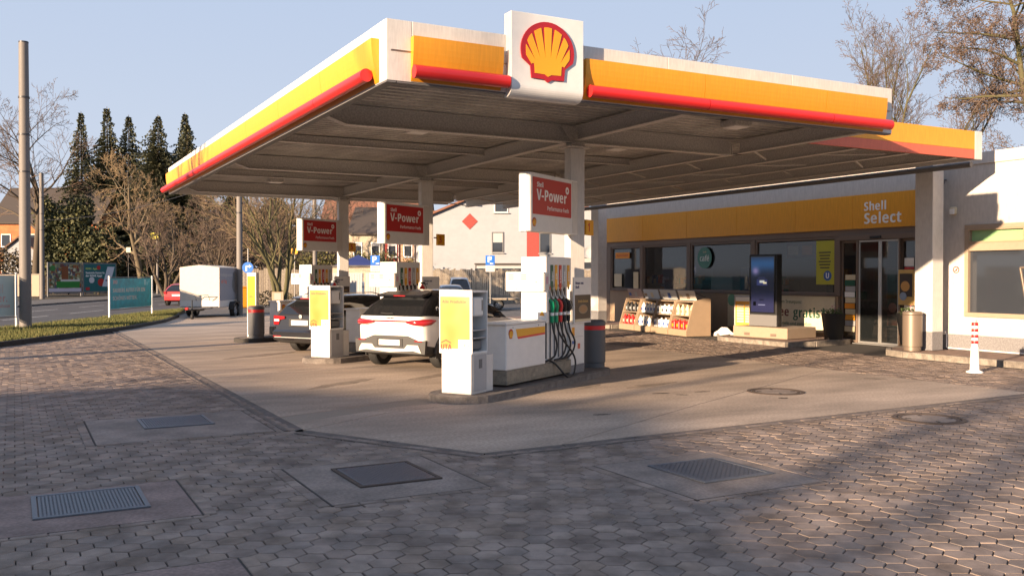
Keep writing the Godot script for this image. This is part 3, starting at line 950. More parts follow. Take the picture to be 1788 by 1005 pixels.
func fuel_pump(i: int, label: String) -> void:
	var p := thing("fuel_pump", label, "fuel pump", ISLES[i], ISLE_TURN, "fuel pumps on the islands")
	# column housing and wide hose housing
	bx(p, "pay_column", Vector3(2.2, 1.69, 0.08), Vector3(0.1, 1.16, 0.5), M.white_metal, 0.008)
	bx(p, "pump_head", Vector3(2.7, 2.02, 0.08), Vector3(0.9, 0.5, 0.5), M.white_metal, 0.01)
	bx(p, "hose_back", Vector3(2.7, 1.1, 0.04), Vector3(0.9, 1.34, 0.42), M.white_metal, 0.008)
	bx(p, "foot_panel", Vector3(3.47, 0.68, 0.06), Vector3(0.62, 0.8, 0.48), M.white_metal, 0.008)
	bx(p, "foot_skirt", Vector3(3.47, 0.2, 0.06), Vector3(0.63, 0.16, 0.485), M.wall_grey, 0.004)
	bx(p, "plinth", Vector3(2.0, 0.28, 0.08), Vector3(2.4, 0.24, 0.46), M.plinth, 0.01)
	# dark slots, rails and nozzles with their hoses
	var noz := [M.green, M.green, M.red, M.black, M.black]
	for k in 5:
		var x := 2.36 + k * 0.165
		bx(p, "nozzle_slot", Vector3(x, 1.5, 0.252), Vector3(0.105, 0.4, 0.008), M.black)
		bx(p, "hose_rail", Vector3(x - 0.082, 0.9, 0.262), Vector3(0.014, 0.85, 0.024), M.grey_dark)
		var n := MB.new()
		n.tube([Vector3(x + 0.02, 1.29, 0.33), Vector3(x + 0.01, 1.4, 0.345), Vector3(x - 0.01, 1.47, 0.34), Vector3(x - 0.035, 1.52, 0.3)], [0.034, 0.045, 0.04, 0.022], 10)
		var nn := part(p, "nozzle", n, noz[k])
		n = MB.new()
		n.tube([Vector3(x - 0.035, 1.52, 0.3), Vector3(x - 0.06, 1.58, 0.27), Vector3(x - 0.075, 1.66, 0.258)], [0.016, 0.014, 0.013], 8)
		part(nn, "spout", n, M.alu)
		n = MB.new()
		n.tube([Vector3(x + 0.03, 1.3, 0.36), Vector3(x + 0.045, 1.4, 0.4), Vector3(x + 0.02, 1.48, 0.385)], [0.008, 0.008, 0.008], 6)
		part(nn, "trigger_guard", n, M.black)
		n = MB.new()
		n.lathe([Vector2(0.0, 0), Vector2(0.036, 0), Vector2(0.036, 0.05), Vector2(0.0, 0.05)], 12, Vector3(x + 0.02, 1.235, 0.33))
		part(nn, "swivel", n, M.white_plain)
		n = MB.new()
		n.lathe([Vector2(0.0, 0), Vector2(0.034, 0), Vector2(0.038, 0.12), Vector2(0.0, 0.12)], 12, Vector3(x + 0.02, 1.11, 0.33))
		part(nn, "hose_sleeve", n, noz[k] if k < 3 else M.black)
		var lows := [[0.4, -0.06, 0.05], [0.06, 0.78, 0.12], [0.42, -0.12, 0.04], [0.45, -0.2, 0.1], [0.42, -0.05, 0.2]]
		var c := Curve3D.new()
		var q: Array = lows[k]
		var start := Vector3(x + 0.02, 1.11, 0.33)
		var foot := Vector3(x - 0.1, 0.43, 0.27)
		if k == 1:
			foot = Vector3(2.37, 0.45, 0.27)
		c.add_point(start, Vector3.ZERO, Vector3(0.02, -0.4, 0.06))
		if k == 1:
			c.add_point(Vector3(3.05, 0.34, 0.47), Vector3(-0.02, 0.3, 0), Vector3(0.0, -0.16, 0))
			c.add_point(Vector3(2.72, 0.12, 0.5), Vector3(0.2, 0.0, 0), Vector3(-0.16, 0, 0))
		else:
			c.add_point(Vector3(x + 0.11 + 0.02 * k, 0.72, 0.38), Vector3(0, 0.2, 0), Vector3(0, -0.16, 0))
		c.add_point(foot, Vector3(0.16, -0.02, 0.06), Vector3.ZERO)
		var pts := []
		var rr := []
		var len := c.get_baked_length()
		for s in 25:
			pts.append(c.sample_baked(len * s / 24.0, true))
			rr.append(0.0175)
		n = MB.new()
		n.tube(pts, rr, 8)
		part(p, "hose", n, M.hose)
	bx(p, "hose_foot_strip", Vector3(2.7, 0.425, 0.255), Vector3(0.88, 0.05, 0.02), M.galv)
	price_panel_print(p, i)
	# display arm and card reader at the near end
	var arm := bx(p, "display_arm", Vector3(2.13, 1.835, -0.14), Vector3(0.12, 0.34, 0.6), M.white_metal, 0.008)
	for w in [-0.33, -0.07]:
		var d := bx(arm, "display", Vector3(2.068, 1.92, w), Vector3(0.006, 0.12, 0.13), M.grey_panel)
		for r in 3:
			bx(d, "digit_row", Vector3(2.064, 1.955 - 0.035 * r, w), Vector3(0.003, 0.012, 0.1), M.grey_dark)
	txt(arm, "lettering", "ABGABE 5 LITER", 0.018, Vector3(2.067, 1.71, -0.2), LEFT, M.red_worn, false, 1.0, HORIZONTAL_ALIGNMENT_CENTER)
	var rd := bx(p, "card_reader", Vector3(2.13, 1.835, 0.24), Vector3(0.12, 0.34, 0.16), M.white_dirty, 0.006)
	bx(rd, "keypad", Vector3(2.066, 1.87, 0.25), Vector3(0.006, 0.12, 0.09), M.grey_panel)
	bx(rd, "slot", Vector3(2.066, 1.83, 0.175), Vector3(0.006, 0.04, 0.014), M.black)
	var side := bx(p, "reader_door", Vector3(2.17, 1.83, 0.331), Vector3(0.16, 0.3, 0.006), M.white_dirty, 0.002)
	bx(side, "notice", Vector3(2.18, 1.86, 0.336), Vector3(0.075, 0.13, 0.003), mat("pink_note", 0.55, 0.3, 0.36))
	for q in [[2.3, 1.72, 0.05, 0.05, "red_worn"], [3.3, 0.9, 0.12, 0.16, "yellow"], [3.55, 0.62, 0.1, 0.1, "red_worn"], [3.3, 0.7, 0.08, 0.06, "blue"]]:
		bx(p, "sticker", Vector3(q[0], q[1], 0.3015 if q[0] > 3.0 else 0.3315), Vector3(q[2], q[3], 0.003), M[q[4]])
	bx(p, "door_seam", Vector3(3.47, 0.8, 0.301), Vector3(0.5, 0.006, 0.003), M.grey_panel)
	var tri := MB.new()
	tri.prism(PackedVector2Array([Vector2(0, 0), Vector2(0.1, 0), Vector2(0.05, 0.09)]), 0.003, Transform3D(LEFT, Vector3(2.147, 1.24, 0.2)))
	part(p, "warning_triangle", tri, M.yellow)


func kiosk(i: int, label: String) -> void:
	var k := thing("service_kiosk", label, "service kiosk", ISLES[i] + Vector3(0, 0.12, 0), ISLE_TURN, "service kiosks at the island ends")
	bx(k, "lower_body", Vector3(0.0, 0.31, 0), Vector3(0.46, 0.62, 0.54), M.white_dirty, 0.008)
	# hollow upper body: front board, back board, shelves
	var f := bx(k, "front_board", Vector3(-0.235, 1.11, 0), Vector3(0.03, 0.98, 0.6), M.white, 0.006)
	bx(k, "back_board", Vector3(0.235, 1.11, 0), Vector3(0.02, 0.96, 0.56), M.white_metal, 0.003)
	bx(k, "top_board", Vector3(0.01, 1.575, 0), Vector3(0.44, 0.03, 0.56), M.white_metal, 0.004)
	bx(k, "middle_wall", Vector3(0.01, 1.1, -0.02), Vector3(0.42, 0.9, 0.016), M.grey_panel)
	bx(k, "shelf", Vector3(0.01, 0.635, 0), Vector3(0.44, 0.03, 0.56), M.white_metal, 0.003)
	bx(k, "shelf", Vector3(0.01, 0.86, 0), Vector3(0.44, 0.02, 0.54), M.grey_panel, 0.003)
	bx(k, "shelf", Vector3(0.01, 0.98, 0), Vector3(0.44, 0.02, 0.54), M.grey_panel, 0.003)
	var tw := bx(k, "towel_box", Vector3(0.02, 1.34, 0.13), Vector3(0.3, 0.3, 0.25), M.white_metal, 0.02)
	bx(tw, "slot", Vector3(0.12, 1.36, 0.257), Vector3(0.022, 0.17, 0.004), M.black)
	bx(k, "paper_end", Vector3(-0.1, 1.15, 0.14), Vector3(0.03, 0.09, 0.1), M.white_plain, 0.008)
	bx(k, "bucket", Vector3(0.04, 0.745, 0.11), Vector3(0.3, 0.15, 0.2), M.grey_dark, 0.02)
	bx(k, "door", Vector3(0.01, 0.32, 0.274), Vector3(0.4, 0.56, 0.012), M.grey_panel, 0.003)
	bx(k, "vent", Vector3(0.03, 0.46, 0.282), Vector3(0.09, 0.14, 0.006), M.grey_dark)
	bx(k, "rear_box", Vector3(0.36, 0.29, 0.12), Vector3(0.2, 0.58, 0.26), M.white_dirty, 0.006)
	# the print on the front board: a yellow field, lettering, two small marks
	var y := bx(f, "yellow_print", Vector3(-0.2515, 1.1, -0.01), Vector3(0.004, 0.8, 0.54), M.print_fade, 0.0)
	txt(y, "lettering", "Alle Produkte", 0.046, Vector3(-0.2545, 1.42, -0.24), LEFT, M.red_worn, true, 1.05)
	bx(f, "white_patch", Vector3(-0.2525, 0.74, 0.18), Vector3(0.004, 0.2, 0.25), M.white_plain)
	txt(f, "lettering", "DKV", 0.055, Vector3(-0.2565, 0.755, 0.175), LEFT * Basis(Vector3(1, 0, 0), Vector3(0.25, 1, 0), Vector3(0, 0, 1)), M.ink, false, 1.3, HORIZONTAL_ALIGNMENT_CENTER)
	var u := txt(f, "lettering", "UTA", 0.08, Vector3(-0.2545, 0.72, -0.17), LEFT, M.red, true, 0.95, HORIZONTAL_ALIGNMENT_CENTER)
	var r := MB.new()
	r.prism(PackedVector2Array([Vector2(-0.09, 0.0), Vector2(0, 0.04), Vector2(0.09, 0.0), Vector2(0.09, 0.014), Vector2(0, 0.056), Vector2(-0.09, 0.014)]), 0.004, Transform3D(LEFT, Vector3(-0.2525, 0.78, -0.17)))
	part(f, "roof_mark", r, M.red)


func low_cabinet(i: int, label: String) -> void:
	var c := thing("low_cabinet", label, "cabinet", ISLES[i], ISLE_TURN, "low white cabinets before the pumps")
	bx(c, "body", Vector3(1.47, 0.77, 0.1), Vector3(1.38, 0.74, 0.42), M.white_metal, 0.012)
	bx(c, "lid", Vector3(1.46, 1.16, 0.1), Vector3(1.44, 0.04, 0.46), M.white_metal, 0.008)
	for w in [1.0, 1.9]:
		var b := MB.new()
		b.lathe([Vector2(0.011, 0), Vector2(0.011, 0.006), Vector2(0, 0.008)], 8, Vector3(w, 1.09, 0.31), Basis(Vector3.RIGHT, PI / 2))
		part(c, "lock", b, M.galv)
	emblem(c, "emblem", 0.15, Transform3D(Basis(), Vector3(0.93, 0.98, 0.3105)), 0.004)
	var m := MB.new()
	m.prism(PackedVector2Array([Vector2(1.1, 1.06), Vector2(2.14, 1.06), Vector2(2.14, 0.955), Vector2(1.15, 0.93)]), 0.004, Transform3D(Basis(), Vector3(0, 0, 0.3105)))
	part(c, "yellow_stripe", m, M.logo_yellow)
	m = MB.new()
	m.prism(PackedVector2Array([Vector2(1.15, 0.93), Vector2(2.14, 0.955), Vector2(2.14, 0.92), Vector2(1.18, 0.895)]), 0.004, Transform3D(Basis(), Vector3(0, 0, 0.3105)))
	part(c, "red_stripe", m, M.red)


func grade_sign(i: int, label: String) -> void:
	var s := thing("grade_sign", label, "sign", ISLES[i], ISLE_TURN, "red hanging signs on the columns")
	var m := MB.new()
	var o := PackedVector2Array([Vector2(2.0, 0.12), Vector2(3.86, 0.12), Vector2(3.86, -0.12), Vector2(2.0, -0.12)])
	for k in 9:
		var a := -PI / 2 - PI * k / 8
		o.append(Vector2(2.0 + cos(a) * 0.07, sin(a) * 0.12))
	m.slab(o, 2.72, 3.74)
	part(s, "housing", m, M.white_metal)
	bx(s, "end_cap", Vector3(2.1, 3.23, -0.135), Vector3(0.14, 1.03, 0.03), M.white_plain, 0.008)
	bx(s, "rear_frame", Vector3(3.74, 3.23, 0.0), Vector3(0.23, 0.98, 0.25), M.white_dirty, 0.004)
	var f := bx(s, "red_face", Vector3(2.81, 3.345, 0.121), Vector3(1.54, 0.65, 0.008), M.red_sign, 0.002)
	var B := Basis()
	txt(f, "lettering", "Shell", 0.085, Vector3(2.19, 3.545, 0.1265), B, M.white_plain, true, 0.9)
	txt(f, "lettering", "V-Power", 0.19, Vector3(2.18, 3.365, 0.1265), B, M.white_plain, true, 1.15)
	txt(f, "lettering", "Performance Fuels", 0.075, Vector3(2.58, 3.145, 0.1265), B, M.white_plain, false, 1.02)
	var r := MB.new()
	r.lathe([Vector2(0.03, 0), Vector2(0.07, 0), Vector2(0.07, 0.005), Vector2(0.03, 0.005), Vector2(0.03, 0)], 16, Vector3(3.4, 3.52, 0.1255), Basis(Vector3.RIGHT, PI / 2))
	part(f, "ring_mark", r, M.white_plain)
	emblem(s, "emblem", 0.15, Transform3D(Basis(), Vector3(2.1, 2.87, 0.1205)), 0.004)
	var bk := MB.new()
	bk.box(Vector3(3.9, 3.55, 0), Vector3(0.1, 0.06, 0.1))
	bk.box(Vector3(3.9, 2.95, 0), Vector3(0.1, 0.06, 0.1))
	part(s, "bracket", bk, M.galv)


func build_islands() -> void:
	var pf := mat("print_fade", 0.86, 0.5, 0.06, 0.4)
	var tx := noise_tex(31, 0.006, 0.0, 1.0, 2, FastNoiseLite.TYPE_SIMPLEX_SMOOTH, 256)
	var g := Gradient.new()
	g.set_color(0, Color(0.6, 0.32, 0.11).linear_to_srgb())
	g.set_color(1, Color(0.6, 0.205, 0.025).linear_to_srgb())
	tx.color_ramp = g
	pf.albedo_color = Color.WHITE
	pf.albedo_texture = tx
	pf.uv1_triplanar = true
	pf.uv1_scale = Vector3.ONE * 0.9
	for i in 3:
		var isl := thing("pump_island", ["rounded concrete kerb island under the pump nearest the big emblem", "rounded concrete kerb island between the white and the black car", "rounded dark kerb island with a slim yellow pillar at its end"][i], "kerb island", ISLES[i], ISLE_TURN)
		var mb := MB.new()
		var t0 := -0.55
		mb.slab(stadium(t0, 4.9, 0.56), -0.04, 0.105)
		mb.slab(stadium(t0 + 0.015, 4.885, 0.545), 0.105, 0.12)
		part(isl, "kerb_stone", mb, M.isle_kerb if i < 2 else M.kerb_dark)
		mb = MB.new()
		mb.slab(stadium(t0 + 0.16, 4.74, 0.4), 0.119, 0.124)
		part(isl, "infill", mb, M.drain)
	fuel_pump(0, "white multi-hose fuel pump marked 1 beneath the largest red sign")
	fuel_pump(1, "white multi-hose fuel pump partly hidden behind the white car")
	fuel_pump(2, "white multi-hose fuel pump behind the black estate car")
	kiosk(0, "white service kiosk with yellow front, beside the low cabinet of pump 1")
	kiosk(1, "white service kiosk with yellow front, standing before the black estate car")
	low_cabinet(0, "low white cabinet with shell emblem beside hanging hoses of pump 1")
	low_cabinet(1, "low white cabinet between the black estate and the white car")
	low_cabinet(2, "low white cabinet behind the slim yellow pillar")
	grade_sign(0, "red and white hanging sign on the column of pump 1")
	grade_sign(1, "red and white hanging sign on the column above the white car")
	grade_sign(2, "red and white hanging sign on the column above the black estate")
	# yellow number flags on the columns
	var nums := ["1", "3", "5"]
	for i in 3:
		var n := thing("number_flag", ["small yellow flag with the numeral 1 above the coffee poster of pump 1", "small yellow flag with the numeral 3 on the column behind the white car", "small yellow flag with the numeral 5 on the column behind the black estate"][i], "number sign", isle(i, 4.22, 0.1, 2.73), ISLE_TURN)
		bx(n, "plate", Vector3(0.16, 0.15, 0.02), Vector3(0.34, 0.3, 0.06), M.logo_yellow, 0.008)
		txt(n, "numeral", nums[i], 0.17, Vector3(0.11, 0.15, 0.0505), Basis(), M.red_sign, true, 1.0, HORIZONTAL_ALIGNMENT_CENTER)
		bx(n, "bracket", Vector3(-0.06, 0.2, 0.0), Vector3(0.1, 0.03, 0.03), M.galv)
	# poster frames at the far end of each pump
	for i in 3:
		var p := thing("poster_frame", ["poster frame with coffee advert beside the hoses of pump 1", "poster frame with coffee advert above the white car roof", "poster frame with coffee advert above the black estate roof"][i], "poster", ISLES[i], ISLE_TURN)
		bx(p, "frame", Vector3(3.62, 1.48, 0.33), Vector3(0.76, 0.86, 0.03), M.white_metal, 0.005)
		bx(p, "bracket", Vector3(3.5, 1.12, 0.3), Vector3(0.3, 0.06, 0.04), M.galv)
		txt(p, "lettering", "Neues von", 0.05, Vector3(3.3, 1.8, 0.3465), Basis(), M.navy, true, 1.0)
		txt(p, "lettering", "Shell", 0.05, Vector3(3.3, 1.725, 0.3465), Basis(), M.navy, true, 1.0)
		var ad := bx(p, "advert", Vector3(3.62, 1.33, 0.347), Vector3(0.68, 0.5, 0.006), mat("coffee_brown%d" % i, 0.045, 0.028, 0.02, 0.4))
		txt(ad, "lettering", "Gratis-Genuss", 0.048, Vector3(3.63, 1.46, 0.3505), Basis(), mat("gold%d" % i, 0.5, 0.33, 0.12), true, 1.0, HORIZONTAL_ALIGNMENT_CENTER)
		var cup := MB.new()
		var oval := PackedVector2Array()
		for k in 20:
			oval.append(Vector2(cos(TAU * k / 20) * 0.2, sin(TAU * k / 20) * 0.085))
		cup.prism(oval, 0.003, Transform3D(Basis(), Vector3(3.63, 1.31, 0.3505)))
		part(ad, "cup", cup, mat("cup%d" % i, 0.3, 0.24, 0.16))
		cup = MB.new()
		var inner := PackedVector2Array()
		for q in oval:
			inner.append(q * 0.8)
		cup.prism(inner, 0.003, Transform3D(Basis(), Vector3(3.63, 1.313, 0.3535)))
		part(ad, "coffee", cup, mat("crema%d" % i, 0.36, 0.21, 0.1))
		bx(ad, "footer", Vector3(3.62, 1.105, 0.3515), Vector3(0.68, 0.045, 0.003), M.cream)
	# litter bins: dark grey with a red band
	for b in [[isle(0, 4.62, 0.12, 0.12), "dark grey litter bin with red band at the end of pump 1"], [isle(2, -0.12, 0.24, 0.12), "dark grey litter bin with red band beside the slim yellow pillar"]]:
		var t := thing("litter_bin", b[1], "litter bin", b[0])
		var mb := MB.new()
		mb.lathe([Vector2(0.0, 0.0), Vector2(0.22, 0.0), Vector2(0.22, 0.1), Vector2(0.235, 0.11), Vector2(0.235, 0.74), Vector2(0.23, 0.75)], 24)
		part(t, "body", mb, M.grey_bin)
		mb = MB.new()
		mb.lathe([Vector2(0.231, 0.75), Vector2(0.231, 0.83)], 24)
		part(t, "red_band", mb, M.red)
		mb = MB.new()
		mb.lathe([Vector2(0.23, 0.83), Vector2(0.235, 0.84), Vector2(0.235, 0.9), Vector2(0.2, 0.94), Vector2(0.0, 0.945)], 24)
		part(t, "hood", mb, M.grey_bin)
	# slim yellow pillar on the third island
	var pil := thing("yellow_pillar", "slim white pillar with a tall yellow face at the island end", "pillar", isle(2, 0.12, -0.12, 0.12), ISLE_TURN)
	bx(pil, "post", Vector3(0, 0.95, 0), Vector3(0.14, 1.9, 0.36), M.white_metal, 0.01)
	var yf := bx(pil, "yellow_face", Vector3(-0.072, 1.25, 0), Vector3(0.004, 1.1, 0.31), M.yellow)
	txt(yf, "lettering", "AdBlue", 0.045, Vector3(-0.0755, 1.2, 0), LEFT, M.red_worn, false, 1.0, HORIZONTAL_ALIGNMENT_CENTER)
	txt(yf, "lettering", "UTA", 0.09, Vector3(-0.0755, 0.82, -0.05), LEFT, M.red, true, 0.95, HORIZONTAL_ALIGNMENT_CENTER)
	# fire extinguishers
	for i in [1, 2]:
		var x := thing("fire_extinguisher", "red fire extinguisher beside the column %s" % ("above the white car" if i == 1 else "above the black estate"), "fire extinguisher", isle(i, 3.22, 0.34, 1.2))
		var mb := MB.new()
		mb.lathe([Vector2(0, 0), Vector2(0.075, 0.0), Vector2(0.08, 0.02), Vector2(0.08, 0.4), Vector2(0.05, 0.46), Vector2(0.025, 0.48), Vector2(0.025, 0.52), Vector2(0, 0.52)], 14)
		part(x, "cylinder", mb, M.red)
		mb = MB.new()
		mb.cbox(Vector3(0.02, 0.55, 0), Vector3(0.12, 0.04, 0.03), 0.006)
		mb.tube([Vector3(0.06, 0.54, 0), Vector3(0.11, 0.45, 0.02), Vector3(0.1, 0.2, 0.03)], [0.01, 0.01, 0.012], 6)
		part(x, "valve", mb, M.black)
		bx(x, "bracket", Vector3(0, 0.25, -0.1), Vector3(0.06, 0.3, 0.06), M.galv)


func kerb_piece(called: String, poly: PackedVector2Array, edge: Array, top: Material) -> void: # a raised pavement with kerb stones along the edge points
	var h := setting(called)
	var mb := MB.new()
	mb.slab(poly, -0.04, 0.112)
	part(h, "pavement_fill", mb, top)
	for i in edge.size() - 1:
		var a: Vector2 = edge[i]
		var b: Vector2 = edge[i + 1]
		var n := maxi(1, roundi((b - a).length() / 0.9))
		for k in n:
			var p := a.lerp(b, (k + 0.004) / n)
			var q := a.lerp(b, (k + 0.996) / n)
			var mid := (p + q) * 0.5
			mb = MB.new()
			mb.cbox(Vector3(mid.x, 0.042, mid.y), Vector3((q - p).length(), 0.165, 0.13), 0.014, Basis(Vector3.UP, -(q - p).angle()))
			part(h, "kerb_stone", mb, M.kerb)


func frame_rect(parent: Node, called: String, x: float, z0: float, z1: float, y0: float, y1: float, w: float, deep: float, m: Material) -> MeshInstance3D: # a frame in a wall that faces -x
	var mb := MB.new()
	mb.cbox(Vector3(x, y1 - w * 0.5, (z0 + z1) * 0.5), Vector3(deep, w, z1 - z0), 0.005)
	mb.cbox(Vector3(x, y0 + w * 0.5, (z0 + z1) * 0.5), Vector3(deep, w, z1 - z0), 0.005)
	mb.cbox(Vector3(x, (y0 + y1) * 0.5, z0 + w * 0.5), Vector3(deep, y1 - y0 - w * 2, w), 0.005)
	mb.cbox(Vector3(x, (y0 + y1) * 0.5, z1 - w * 0.5), Vector3(deep, y1 - y0 - w * 2, w), 0.005)
	return part(parent, called, mb, m)


func build_shop() -> void:
	kerb_piece("shop_pavement", PackedVector2Array([Vector2(18.7, -36), Vector2(21.2, -36), Vector2(21.2, -28.1), Vector2(19.3, -28.1), Vector2(18.7, -28.8)]), [Vector2(18.66, -36), Vector2(18.66, -28.8), Vector2(19.3, -28.08), Vector2(21.1, -28.06)], M.redbrick)
	kerb_piece("shop_pavement", PackedVector2Array([Vector2(18.6, -21.2), Vector2(19.2, -21.7), Vector2(21.2, -21.75), Vector2(21.2, -18.65), Vector2(19.5, -18.4), Vector2(18.6, -18.5)]), [Vector2(19.3, -21.72), Vector2(18.75, -21.5), Vector2(18.5, -21.0), Vector2(18.5, -18.5), Vector2(19.4, -18.36), Vector2(21.0, -18.6)], M.redbrick)
	kerb_piece("shop_pavement", PackedVector2Array([Vector2(18.75, -8), Vector2(18.75, -14.9), Vector2(18.95, -15.5), Vector2(19.6, -16.0), Vector2(21.2, -16.1), Vector2(21.2, -8)]), [Vector2(18.7, -8), Vector2(18.7, -14.9), Vector2(18.9, -15.5), Vector2(19.5, -15.98), Vector2(21.0, -16.06)], M.redbrick)

	var s := thing("shop_building", "white station shop with yellow band, brown window frames and sliding door", "shop", Vector3.ZERO)
	var X := 21.2
	var zl := -31.2
	var zr := -16.45
	# walls, roof, floor
	bx(s, "upper_wall", Vector3(X + 0.16, 4.1, (zl + zr) * 0.5), Vector3(0.3, 1.72, zr - zl), M.wall_white)
	bx(s, "end_wall", Vector3(X + 4.15, 2.45, zl - 0.16), Vector3(8.3, 5.0, 0.3), M.wall_white)
	bx(s, "left_pier", Vector3(X + 0.16, 1.6, zl + 0.14), Vector3(0.3, 3.26, 0.28), M.brown_frame)
	bx(s, "roof", Vector3(X + 4.3, 4.98, -20.5), Vector3(8.3, 0.1, 22.4), M.roof_dark)
	bx(s, "rear_wall", Vector3(X + 8.4, 2.45, -20.5), Vector3(0.2, 5.0, 22.4), M.wall_white)
	bx(s, "inner_floor", Vector3(X + 4.2, 0.0, -23.7), Vector3(8.2, 0.1, 14.8), M.tan)
	bx(s, "inner_ceiling", Vector3(X + 4.3, 3.35, -23.7), Vector3(8.0, 0.06, 14.8), M.steel_paint)
	bx(s, "inner_wall", Vector3(X + 5.5, 1.7, -23.7), Vector3(0.1, 3.2, 14.6), mat("inner_dark", 0.42, 0.33, 0.26, 0.8))
	bx(s, "inner_wall", Vector3(X + 3.2, 1.7, zr + 0.05), Vector3(5.6, 3.2, 0.1), M.tan)
	# the white wing on the sunny side
	var wx := 20.35
	var w1 := -15.25
	var w2 := -8.0
	var wz0 := -14.47
	var wz1 := -12.85
	var wy0 := 0.95
	var wy1 := 3.16
	bx(s, "wing_wall", Vector3(wx + 0.15, 2.5, (w1 + wz0) * 0.5), Vector3(0.3, 4.76, wz0 - w1), M.wall_white)
	bx(s, "wing_wall", Vector3(wx + 0.15, 2.5, (wz1 + w2) * 0.5), Vector3(0.3, 4.76, w2 - wz1), M.wall_white)
	bx(s, "wing_wall", Vector3(wx + 0.15, (wy1 + 4.88) * 0.5, (wz0 + wz1) * 0.5), Vector3(0.3, 4.88 - wy1, wz1 - wz0), M.wall_white)
	bx(s, "wing_wall", Vector3(wx + 0.15, (wy0 + 0.12) * 0.5, (wz0 + wz1) * 0.5), Vector3(0.3, wy0 - 0.12, wz1 - wz0), M.wall_white)
	bx(s, "parapet", Vector3(wx + 0.13, 4.74, (w1 + w2) * 0.5 + 0.02), Vector3(0.34, 0.28, w2 - w1 + 0.04), M.wall_white, 0.01)
	bx(s, "wing_return", Vector3((wx + X) * 0.5 + 0.3, 2.5, w1 - 0.16), Vector3(X - wx + 0.5, 4.76, 0.3), M.wall_white)
	bx(s, "wing_return", Vector3(X + 0.16, 2.5, (zr + w1) * 0.5 - 0.16), Vector3(0.3, 4.9, w1 - zr - 0.34), M.wall_white)
	bx(s, "skirting", Vector3(wx - 0.006, 0.31, (w1 + w2) * 0.5), Vector3(0.012, 0.38, w2 - w1), M.wall_grey)
	bx(s, "inner_wall", Vector3(wx + 3.0, 2.4, -11.6), Vector3(0.1, 4.7, 7.0), M.inner_dark)
	# wing window
	var f := frame_rect(s, "window_frame", wx + 0.02, wz0, wz1, wy0, wy1, 0.1, 0.14, M.tan_light)
	bx(f, "transom", Vector3(wx + 0.02, 2.63, (wz0 + wz1) * 0.5), Vector3(0.13, 0.2, wz1 - wz0 - 0.2), M.tan_light, 0.005)
	bx(f, "pane", Vector3(wx + 0.05, 1.79, (wz0 + wz1) * 0.5), Vector3(0.012, 1.48, wz1 - wz0 - 0.2), M.window_pane)
	bx(f, "green_pane", Vector3(wx + 0.05, 2.895, (wz0 + wz1) * 0.5), Vector3(0.012, 0.33, wz1 - wz0 - 0.2), mat("lime", 0.24, 0.42, 0.2, 0.4))
	frame_rect(f, "inner_frame", wx - 0.0, wz0 + 0.1, wz1 - 0.1, 2.72, 3.06, 0.04, 0.11, M.tan)
	# skirting pipe, socket, lamp, camera, no-smoking roundel on the wing
	var mb := MB.new()
	mb.tube([Vector3(wx - 0.03, 0.5, -14.95), Vector3(wx - 0.03, 0.16, -14.95), Vector3(wx - 0.03, 0.155, -14.85), Vector3(wx - 0.03, 0.15, -8.5)], [0.014, 0.014, 0.014, 0.014], 6)
	part(s, "wall_pipe", mb, M.white_plain)
	bx(s, "wall_socket", Vector3(wx - 0.03, 0.52, -15.06), Vector3(0.05, 0.09, 0.17), M.white_dirty, 0.01)
	var lamp := bx(s, "wall_lamp", Vector3(wx - 0.06, 3.52, -14.76), Vector3(0.11, 0.2, 0.17), M.cream, 0.03)
	bx(lamp, "lamp_cover", Vector3(wx - 0.12, 3.5, -14.76), Vector3(0.03, 0.13, 0.13), M.white_plain, 0.01)
	mb = MB.new()
	mb.rod(Vector3(wx, 4.3, -15.02), Vector3(wx - 0.14, 4.28, -15.0), 0.025, 8)
	mb.rod(Vector3(wx - 0.1, 4.26, -15.08), Vector3(wx - 0.2, 4.22, -14.95), 0.045, 10)
	part(s, "security_camera", mb, M.grey_dark)
	mb = MB.new()
	var OUT := Basis(Vector3(0, 0, 1), PI / 2)
	mb.lathe([Vector2(0.085, 0), Vector2(0.085, 0.006), Vector2(0.066, 0.006), Vector2(0.066, 0)], 22, Vector3(wx, 2.08, -14.72), OUT)
	mb.cbox(Vector3(wx - 0.004, 2.08, -14.72), Vector3(0.006, 0.014, 0.15), 0.0, Basis(Vector3.RIGHT, -PI / 4))
	part(s, "prohibition_roundel", mb, M.red)
	bx(s, "roundel_mark", Vector3(wx - 0.002, 2.07, -14.71), Vector3(0.004, 0.07, 0.02), M.ink, 0.0, Basis(Vector3.RIGHT, 0.5))

	# facade: yellow band and lettering
	var zb := [zl, -28.6, -26.0, -23.4, -20.8, -18.6, zr]
	for i in zb.size() - 1:
		bx(s, "yellow_band", Vector3(X - 0.035, 3.74, (zb[i] + zb[i + 1]) * 0.5), Vector3(0.07, 0.96, zb[i + 1] - zb[i] - 0.006), M.yellow, 0.006)
	txt(s, "lettering", "Shell", 0.24, Vector3(X - 0.073, 3.87, -18.2), LEFT, M.white_plain, true, 1.0)
	txt(s, "lettering", "Select", 0.3, Vector3(X - 0.073, 3.53, -18.2), LEFT, M.white_plain, true, 1.05)
	# head rail, mullions, panes, sill wall
	bx(s, "head_rail", Vector3(X + 0.03, 3.16, (zl + zr) * 0.5), Vector3(0.12, 0.17, zr - zl), M.brown_frame, 0.006)
	var mull := [-30.85, -28.7, -25.9, -22.65, -19.15]
	for i in mull.size():
		bx(s, "mullion", Vector3(X + 0.02, 2.2, mull[i]), Vector3(0.14, 1.74, 0.16), M.brown_frame, 0.006)
